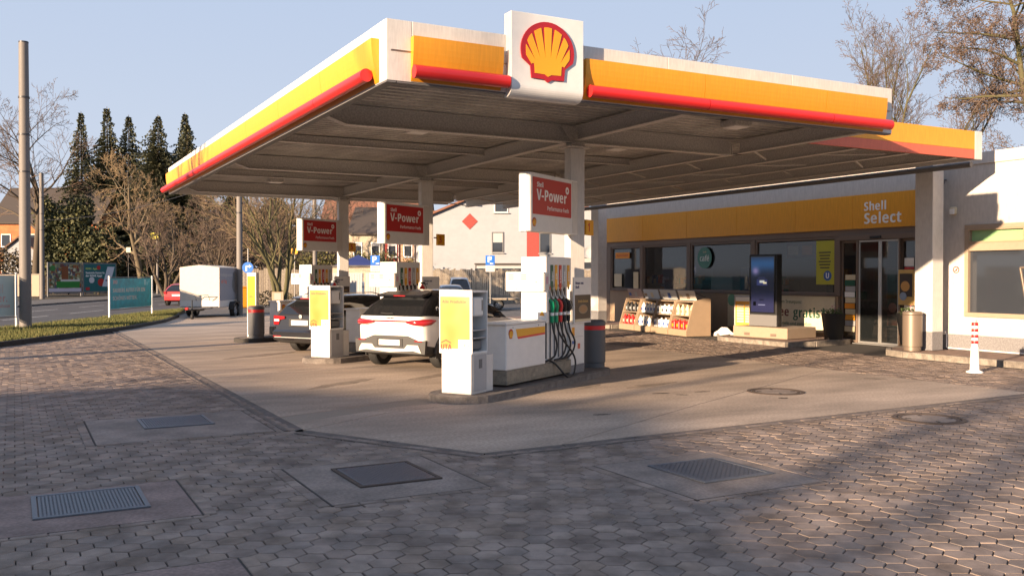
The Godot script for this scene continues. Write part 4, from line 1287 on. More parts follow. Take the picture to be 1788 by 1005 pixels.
	for i in mull.size() - 1:
		var a: float = mull[i] + 0.08
		var b: float = mull[i + 1] - 0.08
		var fr := frame_rect(s, "window_frame", X + 0.03, a + 0.003, b - 0.003, 1.37, 3.07, 0.07, 0.1, M.brown_frame)
		bx(fr, "pane", Vector3(X + 0.04, 2.2, (a + b) * 0.5), Vector3(0.012, 1.55, b - a - 0.15), M.glass_dark)
		bx(s, "sill_panel", Vector3(X + 0.04, 0.68, (mull[i] + mull[i + 1]) * 0.5), Vector3(0.14, 1.3, mull[i + 1] - mull[i] - 0.012), M.tan, 0.006)
		bx(s, "window_sill", Vector3(X - 0.02, 1.345, (mull[i] + mull[i + 1]) * 0.5), Vector3(0.14, 0.035, mull[i + 1] - mull[i] - 0.02), M.brown_frame, 0.005)
	# sliding door between fixed sidelights
	var dz := [-19.07, -18.4, -17.66, -17.02, -16.5]
	bx(s, "door_head", Vector3(X - 0.03, 3.02, -17.75), Vector3(0.16, 0.16, 2.6), M.brown_frame, 0.006)
	bx(s, "door_sensor", Vector3(X - 0.13, 3.0, -17.75), Vector3(0.05, 0.07, 0.36), M.black, 0.008)
	for i in 4:
		var moving: bool = i == 1 or i == 2
		var d := frame_rect(s, "door_leaf" if moving else "sidelight", X + (-0.02 if moving else 0.05), dz[i] + 0.004, dz[i + 1] - 0.004, 0.03, 2.93, 0.05 if moving else 0.06, 0.05, M.alu if moving else M.brown_frame)
		bx(d, "pane", Vector3(X + (-0.02 if moving else 0.05), 1.48, (dz[i] + dz[i + 1]) * 0.5), Vector3(0.012, 2.8, dz[i + 1] - dz[i] - 0.1), M.glass_dark)
	bx(s, "door_jamb", Vector3(X - 0.02, 1.5, -18.42), Vector3(0.13, 2.94, 0.06), M.brown_frame, 0.005)
	bx(s, "door_jamb", Vector3(X - 0.02, 1.5, -17.0), Vector3(0.13, 2.94, 0.05), M.brown_frame, 0.005)
	bx(s, "threshold", Vector3(X - 0.05, 0.012, -17.75), Vector3(0.24, 0.024, 1.5), M.alu, 0.004)
	# flat prints on the glass
	var c1 := MB.new()
	c1.lathe([Vector2(0.37, 0), Vector2(0.37, 0.008), Vector2(0, 0.008)], 32, Vector3(X - 0.03, 2.55, -25.05), OUT)
	var cafe := part(s, "round_window_sign", c1, mat("cafe_green", 0.03, 0.17, 0.13, 0.4))
	txt(cafe, "lettering", "café", 0.2, Vector3(X - 0.041, 2.53, -25.05), LEFT, M.white_plain, false, 1.0, HORIZONTAL_ALIGNMENT_CENTER)
	txt(cafe, "lettering", "shell", 0.06, Vector3(X - 0.041, 2.75, -25.05), LEFT, M.cream, false, 1.0, HORIZONTAL_ALIGNMENT_CENTER)
	var note := bx(s, "orange_window_notice", Vector3(X - 0.015, 2.72, -30.0), Vector3(0.008, 0.24, 0.95), M.orange)
	txt(note, "lettering", "Nachtschalter", 0.09, Vector3(X - 0.0195, 2.72, -30.0), LEFT, M.red_sign, false, 1.0, HORIZONTAL_ALIGNMENT_CENTER)
	var yn := bx(s, "yellow_window_poster", Vector3(X - 0.014, 2.32, -19.62), Vector3(0.008, 1.3, 0.74), mat("olive_yellow", 0.42, 0.4, 0.03, 0.5))
	for k in 6:
		bx(yn, "print_line", Vector3(X - 0.0195, 2.62 - 0.09 * k, -19.66), Vector3(0.003, 0.035, 0.46 - 0.05 * (k % 3)), M.ink)
	var rd := MB.new()
	rd.lathe([Vector2(0.15, 0), Vector2(0.15, 0.004), Vector2(0, 0.004)], 20, Vector3(X - 0.0185, 1.93, -19.55), OUT)
	var rdp := part(yn, "blue_badge", rd, M.blue)
	txt(rdp, "lettering", "U", 0.16, Vector3(X - 0.024, 1.93, -19.55), LEFT, M.white_plain, true, 1.0, HORIZONTAL_ALIGNMENT_CENTER)
	for q in [[-30.3, 1.75, 0.5, 0.5], [-29.1, 1.72, 0.32, 0.7]]:
		bx(s, "window_notice", Vector3(X - 0.015, q[1], q[0]), Vector3(0.008, q[3], q[2]), M.cream)
	var sheets := [M.cream, M.grey_panel, M.yellow, M.cream, M.orange, M.cream, M.white_plain, M.grey_panel, M.green_dark, M.cream]
	for k in 10:
		bx(s, "door_notice", Vector3(X + 0.012, 0.4 + 0.165 * k, -18.75 + 0.02 * (k % 2)), Vector3(0.006, 0.15, 0.36), sheets[k])
	for q in [[2.3, 0.22, M.white_plain], [2.08, 0.17, M.red], [1.05, 0.26, M.white_plain], [0.75, 0.3, M.white_plain], [0.5, 0.2, M.blue]]:
		bx(s, "door_notice", Vector3(X + 0.012, q[0], -16.75), Vector3(0.006, q[1], 0.3), q[2])
	var box := bx(s, "poster_case", Vector3(X - 0.12, 1.62, -16.72), Vector3(0.06, 0.95, 0.5), mat("case_gold", 0.62, 0.4, 0.13, 0.5), 0.008)
	bx(box, "poster", Vector3(X - 0.152, 1.68, -16.72), Vector3(0.006, 0.62, 0.4), M.coffee_brown0)
	var bun := MB.new()
	bun.lathe([Vector2(0.14, 0), Vector2(0.14, 0.004), Vector2(0, 0.004)], 18, Vector3(X - 0.155, 1.65, -16.74), OUT)
	part(box, "bun_print", bun, mat("bun", 0.6, 0.32, 0.1, 0.6))
	bun = MB.new()
	bun.lathe([Vector2(0.11, 0), Vector2(0.11, 0.004), Vector2(0, 0.004)], 18, Vector3(X - 0.16, 1.38, -16.8), OUT)
	part(box, "badge_print", bun, mat("badge_blue", 0.25, 0.32, 0.45, 0.5))

	# coffee banner on the sill wall
	var bn := thing("window_banner", "cream banner reading gratis hung under the shop window", "banner", Vector3(X - 0.05, 0, 0))
	bx(bn, "cloth", Vector3(-0.008, 0.775, -21.53), Vector3(0.012, 1.07, 4.6), mat("banner_cream", 0.62, 0.55, 0.4, 0.75, {"fine": "soft", "fs": 1.0, "bump": 0.8, "bt": "mott"}))
	txt(bn, "lettering", "Jeder", 0.27, Vector3(-0.016, 0.84, -23.25), LEFT, M.green_dark, false, 1.0)
	txt(bn, "lettering", "7. Kaffee", 0.27, Vector3(-0.016, 0.81, -22.62), LEFT, mat("coffee_red", 0.12, 0.02, 0.02, 0.6), true, 1.0)
	txt(bn, "lettering", "gratis*", 0.29, Vector3(-0.016, 0.8, -20.88), LEFT, M.green_dark, true, 1.0)
	txt(bn, "lettering", "mit dem Treuepass:", 0.1, Vector3(-0.016, 1.13, -21.75), LEFT, M.green_dark, false, 1.0)
	txt(bn, "lettering", "sammeln und genießen", 0.1, Vector3(-0.016, 0.46, -21.6), LEFT, M.green_dark, false, 1.0)
	var gb := MB.new()
	gb.lathe([Vector2(0.2, 0), Vector2(0.2, 0.006), Vector2(0, 0.006)], 20, Vector3(-0.012, 1.12, -23.62), OUT)
	part(bn, "green_badge", gb, mat("badge_green", 0.12, 0.3, 0.2, 0.6))

	shop_inside(X)
	shop_front(X)


func shop_inside(X: float) -> void:
	var tones := [M.red, M.yellow, M.white_plain, M.blue, M.green, M.orange, M.cream, M.grey_panel]
	for r in [[-29.8, 1.5, "shelf of coloured goods behind the window with the orange notice"], [-27.3, 1.3, "shelf of coloured goods behind the window between the notice and the round sign"], [-23.6, 1.9, "shelf of coloured goods behind the advertising screen"]]:
		var sh := thing("goods_shelf", r[2], "shelf", Vector3(X + r[1], 0.06, r[0]), 0, "goods shelves inside the shop")
		for k in 4:
			bx(sh, "shelf_board", Vector3(0, 0.2 + 0.45 * k, 0), Vector3(0.5, 0.03, 1.7), M.tan)
		bx(sh, "end_panel", Vector3(0, 0.85, -0.86), Vector3(0.5, 1.7, 0.03), M.tan)
		bx(sh, "end_panel", Vector3(0, 0.85, 0.86), Vector3(0.5, 1.7, 0.03), M.tan)
		for k in 4:
			var z := -0.75
			while z < 0.7:
				var w := rng.randf_range(0.08, 0.22)
				var h := rng.randf_range(0.15, 0.34)
				bx(sh, "packet", Vector3(-0.08, 0.216 + 0.45 * k + h * 0.5, z + w * 0.5), Vector3(0.2, h, w * 0.92), tones[rng.randi_range(0, 7)], 0.01)
				z += w
	var ct := thing("shop_counter", "dark counter with coffee machine behind the shop glass", "counter", Vector3(X + 2.2, 0.05, -20.7))
	bx(ct, "body", Vector3(0, 0.55, 0), Vector3(0.7, 1.1, 2.8), M.brown_frame, 0.01)
	bx(ct, "worktop", Vector3(-0.03, 1.12, 0), Vector3(0.8, 0.04, 2.86), M.tan_light, 0.006)
	bx(ct, "green_tub", Vector3(-0.15, 1.27, 0.45), Vector3(0.3, 0.26, 0.5), M.green, 0.02)
	bx(ct, "coffee_machine", Vector3(0.1, 1.48, -0.6), Vector3(0.45, 0.7, 0.5), M.dark_metal, 0.03)
	bx(ct, "yellow_rack", Vector3(-0.15, 1.62, -0.05), Vector3(0.2, 0.95, 0.4), M.yellow, 0.01)
	var ps := thing("window_box", "pale box standing inside the window under the round green sign", "box", Vector3(X + 0.5, 0.05, -24.5))
	bx(ps, "stand", Vector3(0, 0.66, 0), Vector3(0.5, 1.32, 1.1), M.tan)
	bx(ps, "carton", Vector3(0, 1.6, 0), Vector3(0.5, 0.55, 1.1), mat("pale_carton", 0.5, 0.56, 0.56, 0.6), 0.01)
	var nb := thing("blue_display_board", "dark blue display board inside the window beside the advertising screen", "display board", Vector3(X + 0.45, 0.05, -23.25))
	bx(nb, "board", Vector3(0, 1.72, 0), Vector3(0.04, 0.85, 1.05), mat("board_blue", 0.04, 0.06, 0.16, 0.5), 0.01)
	bx(nb, "print", Vector3(-0.0225, 1.75, 0.1), Vector3(0.004, 0.3, 0.5), M.blue)
	for z in [-0.45, 0.45]:
		bx(nb, "leg", Vector3(0.02, 0.65, z), Vector3(0.04, 1.3, 0.04), M.dark_metal)
	var rb := thing("red_menu_board", "dark red menu board hung inside the window above the counter", "menu board", Vector3(X + 1.2, 2.75, -21.2))
	bx(rb, "board", Vector3(0, 0, 0), Vector3(0.04, 0.5, 2.4), mat("menu_red", 0.2, 0.03, 0.02, 0.6), 0.01)
	for k in 4:
		bx(rb, "print", Vector3(-0.0225, 0.0, -0.9 + k * 0.6), Vector3(0.004, 0.3, 0.45), [M.cream, M.orange, M.tan, M.cream][k])
	for z in [-1.0, 1.0]:
		bx(rb, "hanger", Vector3(0, 0.4, z), Vector3(0.02, 0.34, 0.02), M.dark_metal)
	var po := thing("door_poster", "dark green coffee poster stand inside the sliding door", "poster", Vector3(X + 0.7, 0.05, -17.62))
	bx(po, "board", Vector3(0, 1.25, 0), Vector3(0.03, 1.6, 0.78), M.green_dark, 0.005)
	bx(po, "wood_print", Vector3(-0.018, 0.72, 0), Vector3(0.006, 0.5, 0.76), mat("wood_red", 0.16, 0.05, 0.03, 0.6))
	txt(po, "lettering", "Willkommen", 0.09, Vector3(-0.019, 1.55, 0.02), LEFT, M.white_plain, true)
	txt(po, "lettering", "zum Genuss!", 0.09, Vector3(-0.019, 1.42, 0.02), LEFT, M.white_plain, true)
	var OUT := Basis(Vector3(0, 0, 1), PI / 2)
	for q in [[1.83, -0.22, 0.1, M.cafe_green], [0.98, -0.2, 0.14, mat("ham", 0.65, 0.3, 0.22, 0.6)], [1.02, 0.2, 0.15, M.white_plain]]:
		var d := MB.new()
		d.lathe([Vector2(q[2], 0), Vector2(q[2], 0.005), Vector2(0, 0.005)], 16, Vector3(-0.02, q[0], q[1]), OUT)
		part(po, "print", d, q[3])
	bx(po, "foot", Vector3(0, 0.22, 0), Vector3(0.3, 0.44, 0.6), M.dark_metal, 0.02)
	var fb := thing("goods_stand", "red stand of fruit and snacks inside the sliding door", "stand", Vector3(X + 1.1, 0.05, -17.05))
	bx(fb, "body", Vector3(0, 0.6, 0), Vector3(0.4, 1.2, 0.6), M.red, 0.02)
	for k in 6:
		var d := MB.new()
		d.lathe([Vector2(0, -0.06), Vector2(0.05, -0.04), Vector2(0.065, 0), Vector2(0.05, 0.04), Vector2(0, 0.06)], 10, Vector3(-0.2, 0.35 + 0.15 * k, -0.15 + 0.2 * (k % 2)))
		part(fb, "fruit", d, [M.cream, M.orange, M.yellow][k % 3])


func shop_front(X: float) -> void:
	# four goods racks in a row before the windows
	var a := Vector3(19.75, 0, -27.65)
	var b := Vector3(19.1, 0, -23.0)
	var dir := (b - a).normalized()
	var turn := rad_to_deg(atan2(dir.x, dir.z)) # local +z runs along the row, -x faces the pumps
	var goods := ["red jugs and dark bottles", "white and blue bottles", "white canisters", "cream bottles and red cartons"]
	var W := 1.14
	for k in 4:
		var at := a.lerp(b, (k + 0.5) / 4.0)
		var r := thing("goods_rack", "tan sloping sales rack of %s before the shop windows" % goods[k], "sales rack", at, turn, "sales racks before the shop")
		var side := PackedVector2Array([Vector2(-0.35, 0), Vector2(0.55, 0), Vector2(0.55, 1.2), Vector2(0.4, 1.22), Vector2(-0.06, 1.12), Vector2(-0.35, 0.16)])
		for z in [-W * 0.5 + 0.005, W * 0.5 - 0.045]:
			var mb := MB.new()
			mb.prism(side, 0.04, Transform3D(Basis(), Vector3(0, 0, z)))
			part(r, "side_panel", mb, M.tan)
		bx(r, "plinth", Vector3(-0.33, 0.09, 0), Vector3(0.05, 0.18, W - 0.1), M.tan, 0.004)
		bx(r, "back_panel", Vector3(0.5, 0.6, 0), Vector3(0.03, 1.15, W - 0.1), M.brown_frame)
		bx(r, "shelf", Vector3(0.08, 0.19, 0), Vector3(0.8, 0.025, W - 0.1), M.tan_light)
		bx(r, "shelf", Vector3(0.12, 0.64, 0), Vector3(0.66, 0.025, W - 0.1), M.tan_light)
		bx(r, "shelf", Vector3(0.18, 1.09, 0), Vector3(0.5, 0.025, W - 0.1), M.tan_light)
		var tb := Basis(Vector3(0, 0, 1), 0.34)
		var board := bx(r, "topper_board", Vector3(0.02, 1.29, 0), Vector3(0.02, 0.34, W - 0.12), [mat("pr0", 0.4, 0.3, 0.28), mat("pr1", 0.5, 0.55, 0.62), mat("pr2", 0.52, 0.52, 0.5), mat("pr3", 0.6, 0.55, 0.48)][k], 0.004, tb)
		for q in 4:
			bx(board, "print_patch", tb * Vector3(-0.012, 0.0, 0) + Vector3(0.02, 1.27 + 0.06 * (q % 2), -0.38 + 0.22 * q), Vector3(0.004, 0.1 + 0.04 * (q % 3), 0.17), [M.blue, M.tan, M.grey_panel, M.cream][(q + k) % 4], 0.0, tb)
		bx(r, "topper_brace", Vector3(0.28, 1.28, W * 0.5 - 0.08), Vector3(0.5, 0.02, 0.02), M.black, 0.0, Basis(Vector3(0, 0, 1), -0.35))
		for row in 2:
			var y := 0.203 + 0.45 * row
			var n := 4 if k != 1 else 5
			for j in n:
				var z := -W * 0.5 + 0.14 + j * (W - 0.28) / (n - 1)
				var m: Material = [[M.red, M.black], [M.white_plain, M.white_plain], [M.white_plain, M.white_plain], [M.red, M.cream]][k][row]
				var x := -0.16 + 0.12 * row
				var mb := MB.new()
				if k == 2 or (k == 3 and row == 0):
					mb.cbox(Vector3(x, y + 0.13, z), Vector3(0.2, 0.26, 0.19), 0.025)
					mb.lathe([Vector2(0.03, 0), Vector2(0.03, 0.05), Vector2(0, 0.05)], 8, Vector3(x, y + 0.26, z))
				else:
					mb.lathe([Vector2(0.0, 0.0), Vector2(0.075, 0.0), Vector2(0.08, 0.02), Vector2(0.08, 0.2), Vector2(0.06, 0.26), Vector2(0.03, 0.3), Vector2(0.03, 0.34), Vector2(0, 0.34)], 12, Vector3(x, y, z))
				var g := part(r, "canister" if k >= 2 else "bottle", mb, m)
				var lab: Material = [[M.cream, M.grey_panel], [M.blue, M.blue], [M.blue, M.ink], [M.yellow, M.tan]][k][row]
				bx(g, "label_print", Vector3(x - (0.102 if (k == 2 or (k == 3 and row == 0)) else 0.079), y + 0.12, z), Vector3(0.004, 0.1, 0.09), lab)
	# newspaper board
	var nb := thing("notice_board", "narrow orange and white notice board between the racks and the screen", "notice board", Vector3(20.55, 0.0, -22.35), 8)
	bx(nb, "frame", Vector3(0, 0.75, 0), Vector3(0.05, 1.1, 0.86), M.grey_panel, 0.01)
	var pr := bx(nb, "orange_print", Vector3(-0.0275, 0.72, 0), Vector3(0.004, 0.92, 0.74), mat("pale_orange", 0.8, 0.38, 0.05, 0.6))
	bx(pr, "white_header", Vector3(-0.0315, 1.18, 0), Vector3(0.003, 0.13, 0.72), M.white_plain)
	for k in 2:
		for j in 7:
			bx(pr, "text_block", Vector3(-0.0315, 0.98 - 0.085 * j, -0.17 + 0.34 * k), Vector3(0.003, 0.065, 0.28), M.cream)
	for z in [-0.35, 0.35]:
		bx(nb, "leg", Vector3(0, 0.11, z), Vector3(0.04, 0.22, 0.04), M.galv)
	# small car-shaped board
	var cb := thing("car_cutout", "small white car-shaped board on the ground by the kerb end", "cutout", Vector3(19.55, 0.02, -22.2))
	var o := PackedVector2Array([Vector2(-0.36, 0.02), Vector2(-0.34, 0.12), Vector2(-0.2, 0.2), Vector2(-0.08, 0.3), Vector2(0.12, 0.3), Vector2(0.24, 0.19), Vector2(0.36, 0.12), Vector2(0.36, 0.02)])
	var mb2 := MB.new()
	mb2.prism(o, 0.03, Transform3D(LEFT * Basis(Vector3.UP, 0.3), Vector3.ZERO))
	part(cb, "board", mb2, M.white_dirty)
	mb2 = MB.new()
	for z in [-0.2, 0.2]:
		mb2.lathe([Vector2(0.06, 0), Vector2(0.06, 0.04), Vector2(0, 0.04)], 12, LEFT * Basis(Vector3.UP, 0.3) * Vector3(z, 0.045, 0.0), LEFT * Basis(Vector3.UP, 0.3) * Basis(Vector3.RIGHT, PI / 2))
	part(cb, "wheel", mb2, M.grey_dark)
	bx(cb, "foot", Vector3(0.08, 0.0, 0), Vector3(0.2, 0.04, 0.5), M.kerb)
	# advertising screen on its concrete block
	var sc := thing("advert_screen", "tall black advertising screen on a concrete block before the shop", "screen", Vector3(19.75, 0.12, -20.3), 8)
	var bl := bx(sc, "concrete_block", Vector3(0.05, 0.16, 0.0), Vector3(1.35, 0.32, 1.95), M.tan_light, 0.015)
	for z in [-0.45, 0.5]:
		bx(bl, "lifting_slot", Vector3(-0.628, 0.1, z), Vector3(0.012, 0.08, 0.2), M.brown_frame)
	bx(sc, "housing", Vector3(-0.2, 1.38, -0.12), Vector3(0.26, 2.12, 1.0), M.black, 0.02)
	bx(sc, "foot_cover", Vector3(-0.2, 0.5, -0.12), Vector3(0.27, 0.34, 1.0), M.grey_dark, 0.01)
	bx(sc, "glass", Vector3(-0.338, 1.55, -0.12), Vector3(0.008, 1.68, 0.88), M.screen)
	var img := Image.create(64, 128, false, Image.FORMAT_RGB8)
	for y in 128:
		for x in 64:
			var f := y / 127.0
			var c := Color(0.03, 0.05, 0.11).lerp(Color(0.09, 0.22, 0.36), exp(-pow((f - 0.12) * 7.0, 2.0)))
			c = c.lerp(Color(0.27, 0.25, 0.36), smoothstep(0.55, 0.9, f) * 0.9)
			c = c.lerp(Color(0.4, 0.36, 0.5), exp(-pow((f - 0.25) * 14.0, 2.0) - pow((x - 12) / 10.0, 2.0)))
			img.set_pixel(x, y, c)
	for q in [[16, 52, 30, 14, Color(0.14, 0.16, 0.3)], [20, 46, 20, 8, Color(0.1, 0.11, 0.2)], [24, 54, 14, 6, Color(0.62, 0.62, 0.6)], [34, 58, 10, 4, Color(0.75, 0.7, 0.55)], [6, 104, 8, 9, Color(0.02, 0.02, 0.04)], [24, 98, 12, 2, Color(0.05, 0.05, 0.08)], [20, 110, 20, 2, Color(0.6, 0.58, 0.65)], [6, 84, 10, 1, Color(0.1, 0.1, 0.15)]]:
		img.fill_rect(Rect2i(q[0], q[1], q[2], q[3]), q[4])
	var sm := StandardMaterial3D.new()
	sm.resource_name = "screen_picture"
	sm.albedo_color = Color.BLACK
	sm.roughness = 0.15
	sm.emission_enabled = true
	sm.emission = Color.BLACK
	sm.emission_texture = ImageTexture.create_from_image(img)
	sm.emission_energy_multiplier = 0.5
	var q := MB.new()
	q.quad(Vector3(-0.3435, 2.36, -0.53), Vector3(-0.3435, 2.36, 0.29), Vector3(-0.3435, 0.74, 0.29), Vector3(-0.3435, 0.74, -0.53))
	q.uv = PackedVector2Array([Vector2(0, 0), Vector2(1, 0), Vector2(1, 1), Vector2(0, 1)])
	part(sc, "picture", q, sm)
	# planters
	for p in [[Vector3(20.55, 0.02, -18.75), "dark tapered planter with small plants and pink blossom beside the sliding door"], [Vector3(20.75, 0.11, -16.35), "dark tapered planter half hidden behind the bronze bin"]]:
		var t := thing("planter", p[1], "planter", p[0])
		var mb := MB.new()
		mb.lathe([Vector2(0.0, 0), Vector2(0.24, 0), Vector2(0.36, 0.84), Vector2(0.33, 0.84), Vector2(0.31, 0.78), Vector2(0, 0.78)], 4, Vector3.ZERO, Basis(Vector3.UP, 0.35))
		part(t, "pot", mb, M.planter)
		mb = MB.new()
		for k in 160:
			var aa := rng.randf() * TAU
			var rr := sqrt(rng.randf()) * 0.26
			var c := Vector3(cos(aa) * rr, 0.78 + rng.randf() * 0.16, sin(aa) * rr)
			var d := Vector3(rng.randfn(), absf(rng.randfn()) + 0.3, rng.randfn()).normalized() * 0.07
			var e := d.cross(Vector3(rng.randfn(), rng.randfn(), rng.randfn())).normalized() * 0.022
			mb.col = Color(0.07, 0.11, 0.03) * rng.randf_range(0.7, 1.6)
			mb.quad(c - e, c + d * 0.5 + e * 0.4, c + d, c + d * 0.4 - e * 1.2)
		part(t, "foliage", mb, M.leaf)
		mb = MB.new()
		for k in 30:
			var c := Vector3(rng.randf_range(-0.12, 0.14), 0.86 + rng.randf() * 0.22, rng.randf_range(0, 0.2))
			var d := Vector3(rng.randfn(), rng.randfn(), rng.randfn()).normalized() * 0.035
			var e := d.cross(Vector3(0.3, 1, 0.2)).normalized() * 0.02
			mb.tri(c - e, c + d, c + e)
		part(t, "blossom", mb, mat("pink", 0.55, 0.16, 0.25, 0.7))
	# bronze litter bin
	var lb := thing("litter_bin", "round bronze litter bin before the white shop column", "litter bin", Vector3(19.2, 0.12, -15.06))
	var m3 := MB.new()
	m3.lathe([Vector2(0, 0), Vector2(0.2, 0), Vector2(0.2, 0.1), Vector2(0.225, 0.11), Vector2(0.225, 0.86), Vector2(0.21, 0.87)], 26)
	part(lb, "drum", m3, M.bin_bronze)
	m3 = MB.new()
	m3.lathe([Vector2(0.21, 0.87), Vector2(0.228, 0.88), Vector2(0.228, 0.93), Vector2(0.2, 0.95), Vector2(0.14, 0.93), Vector2(0.12, 0.85), Vector2(0, 0.85)], 26)
	part(lb, "rim", m3, M.bin_bronze)
	# red and white bollard
	var bo := thing("bollard", "slim white bollard with red bands before the shop wing", "bollard", Vector3(16.93, 0.0, -11.82))
	m3 = MB.new()
	m3.lathe([Vector2(0.16, 0), Vector2(0.16, 0.02), Vector2(0.09, 0.05), Vector2(0.075, 0.5), Vector2(0.065, 0.52)], 18)
	part(bo, "foot", m3, M.white_plain)
	for k in 8:
		m3 = MB.new()
		m3.lathe([Vector2(0.064, 0.52 + 0.06 * k), Vector2(0.062, 0.58 + 0.06 * k)] + ([Vector2(0.0, 1.0)] if k == 7 else []), 18)
		part(bo, "red_band" if k % 2 == 1 else "white_band", m3, M.red if k % 2 == 1 else M.white_plain)
	m3 = MB.new()
	m3.tube([Vector3(0.03, 0.98, 0), Vector3(0.035, 1.05, 0.01)], [0.018, 0.012], 6)
	part(bo, "tip", m3, M.galv)
	# galvanised rail trolley at the right
	var tr := thing("rail_frame", "bent galvanised steel tube frame standing by the shop wing kerb", "steel frame", Vector3(18.2, 0.0, -11.35), 0)
	m3 = MB.new()
	m3.tube([Vector3(0.0, 2.1, -0.35), Vector3(0.05, 2.15, 1.2)], [0.025, 0.025], 8)
	part(tr, "top_rail", m3, M.bin_bronze)
	m3 = MB.new()
	m3.tube([Vector3(0.0, 2.1, -0.35), Vector3(0.03, 1.3, -0.22), Vector3(0.06, 0.62, -0.02), Vector3(0.06, 0.0, -0.02)], [0.025, 0.025, 0.025, 0.025], 8)
	part(tr, "upright", m3, M.bin_bronze)
	m3 = MB.new()
	m3.rod(Vector3(0.06, 0.62, -0.02), Vector3(0.1, 0.62, 1.2), 0.022, 8)
	m3.rod(Vector3(0.06, 0.08, -0.02), Vector3(0.1, 0.55, 0.45), 0.02, 8)
	m3.rod(Vector3(0.03, 1.22, -0.18), Vector3(0.06, 1.22, 1.2), 0.012, 6)
	part(tr, "cross_rail", m3, M.bin_bronze)
	m3 = MB.new()
	m3.rod(Vector3(0.1, 0.0, 1.2), Vector3(0.05, 2.15, 1.2), 0.025, 8)
	part(tr, "upright", m3, M.bin_bronze)


# A car is lofted from rings: each ring gives x at sill, belt and roof, half width, sill, belt and roof heights and half width of the roof.
func car_ring(s: Array) -> Array:
	var xl: float = s[0]
	var xb: float = s[1]
	var xr: float = s[2]
	var w: float = s[3]
	var yb: float = s[4]
	var belt: float = s[5]
	var roof: float = s[6]
	var wr: float = s[7]
	var mid := (yb + belt) * 0.5
	var p := [
		Vector3(xl, yb, 0), Vector3(xl, yb, w * 0.8), Vector3(xl, yb + 0.05, w * 0.94), Vector3(xl, yb + 0.2, w * 0.995),
		Vector3(lerpf(xl, xb, 0.55), mid + 0.04, w), Vector3(lerpf(xl, xb, 0.8), belt - 0.14, w * 0.995), Vector3(xb, belt - 0.03, w * 0.965), Vector3(xb, belt, w * 0.935),
		Vector3(lerpf(xb, xr, 0.5), lerpf(belt, roof, 0.5), lerpf(w * 0.935, wr, 0.42)), Vector3(xr, roof - 0.07, wr), Vector3(xr, roof - 0.025, wr * 0.88), Vector3(xr, roof, wr * 0.5), Vector3(xr, roof + 0.005, 0)]
	return p


func car_shell(rings: Array) -> Array: # the full grid of points, both sides
	var g := []
	for s in rings:
		var half := car_ring(s)
		var row := []
		for k in half.size():
			row.append(half[k])
		for k in range(half.size() - 2, 0, -1):
			row.append(Vector3(half[k].x, half[k].y, -half[k].z))
		g.append(row)
	return g


func car_skin(g: Array, pick: Callable, only := 0) -> MB: # the quads (ring i, point k) that pick() accepts, smooth
	var mb := MB.new()
	var n: int = g[0].size()
	var norm := []
	for i in g.size():
		var row := []
		for k in n:
			var a: Vector3 = g[mini(i + 1, g.size() - 1)][k] - g[maxi(i - 1, 0)][k]
			var b: Vector3 = g[i][(k + 1) % n] - g[i][(k - 1 + n) % n]
			var c := b.cross(a)
			row.append(c.normalized() if c.length() > 1e-6 else Vector3.UP)
		norm.append(row)
	for i in g.size() - 1:
		for k in n:
			var kk := (k + 1) % n
			var ring_k := k if k < 12 else n - 1 - k
			if not pick.call(i, ring_k) or (only == 1 and k >= 12) or (only == -1 and k < 12):
				continue
			var f := mb.v.size()
			var out: float = 1.0
			var ctr: Vector3 = (g[i][0] + g[i][12]) * 0.5
			if norm[i][k].dot(g[i][k] - ctr) < 0:
				out = -1.0
			mb.vert(g[i][k], norm[i][k] * out)
			mb.vert(g[i][kk], norm[i][kk] * out)
			mb.vert(g[i + 1][kk], norm[i + 1][kk] * out)
			mb.vert(g[i + 1][k], norm[i + 1][k] * out)
			var fn: Vector3 = (mb.v[f + 2] - mb.v[f]).cross(mb.v[f + 1] - mb.v[f])
			if fn.dot(norm[i][k] * out) >= 0:
				mb.ix.append_array([f, f + 1, f + 2, f, f + 2, f + 3])
			else:
				mb.ix.append_array([f, f + 2, f + 1, f, f + 3, f + 2])
	return mb


func cap_skin(g: Array, i: int, lo: int, hi: int, away: Vector3) -> MB: # closes ring i across, between two levels
	var mb := MB.new()
	var n: int = g[0].size()
	for k in range(lo, hi):
		var a: Vector3 = g[i][k]
		var b: Vector3 = g[i][k + 1]
		var c: Vector3 = g[i][(n - k - 1) % n]
		var d: Vector3 = g[i][(n - k) % n]
		if k + 1 == 12:
			mb.face([a, b, d], away)
		else:
			mb.face([a, b, c, d], away)
	return mb


func wheel(car: Node, at: Vector3, r: float, side: float, rimm: Material) -> void:
	var mb := MB.new()
	var b := Basis(Vector3.RIGHT, PI / 2 * side)
	mb.lathe([Vector2(r * 0.62, -0.1), Vector2(r * 0.95, -0.11), Vector2(r, -0.08), Vector2(r, 0.08), Vector2(r * 0.95, 0.11), Vector2(r * 0.66, 0.1)], 28, at, b)
	var t := part(car, "wheel", mb, M.rubber)
	mb = MB.new()
	mb.lathe([Vector2(r * 0.66, 0.1), Vector2(r * 0.62, 0.06), Vector2(r * 0.2, 0.075), Vector2(0.0, 0.08)], 20, at, b)
	mb.lathe([Vector2(0, -0.09), Vector2(r * 0.62, -0.09)], 20, at, b)
	part(t, "rim", mb, rimm)
	mb = MB.new()
	for k in 5:
		var a := TAU * k / 5
		mb.cbox(at + b * (Vector3(cos(a), 0, sin(a)) * r * 0.36 + Vector3(0, 0.088, 0)), Vector3(r * 0.5, 0.02, r * 0.13), 0.006, b * Basis(Vector3.UP, -a))
	part(t, "spoke", mb, M.car_silver)


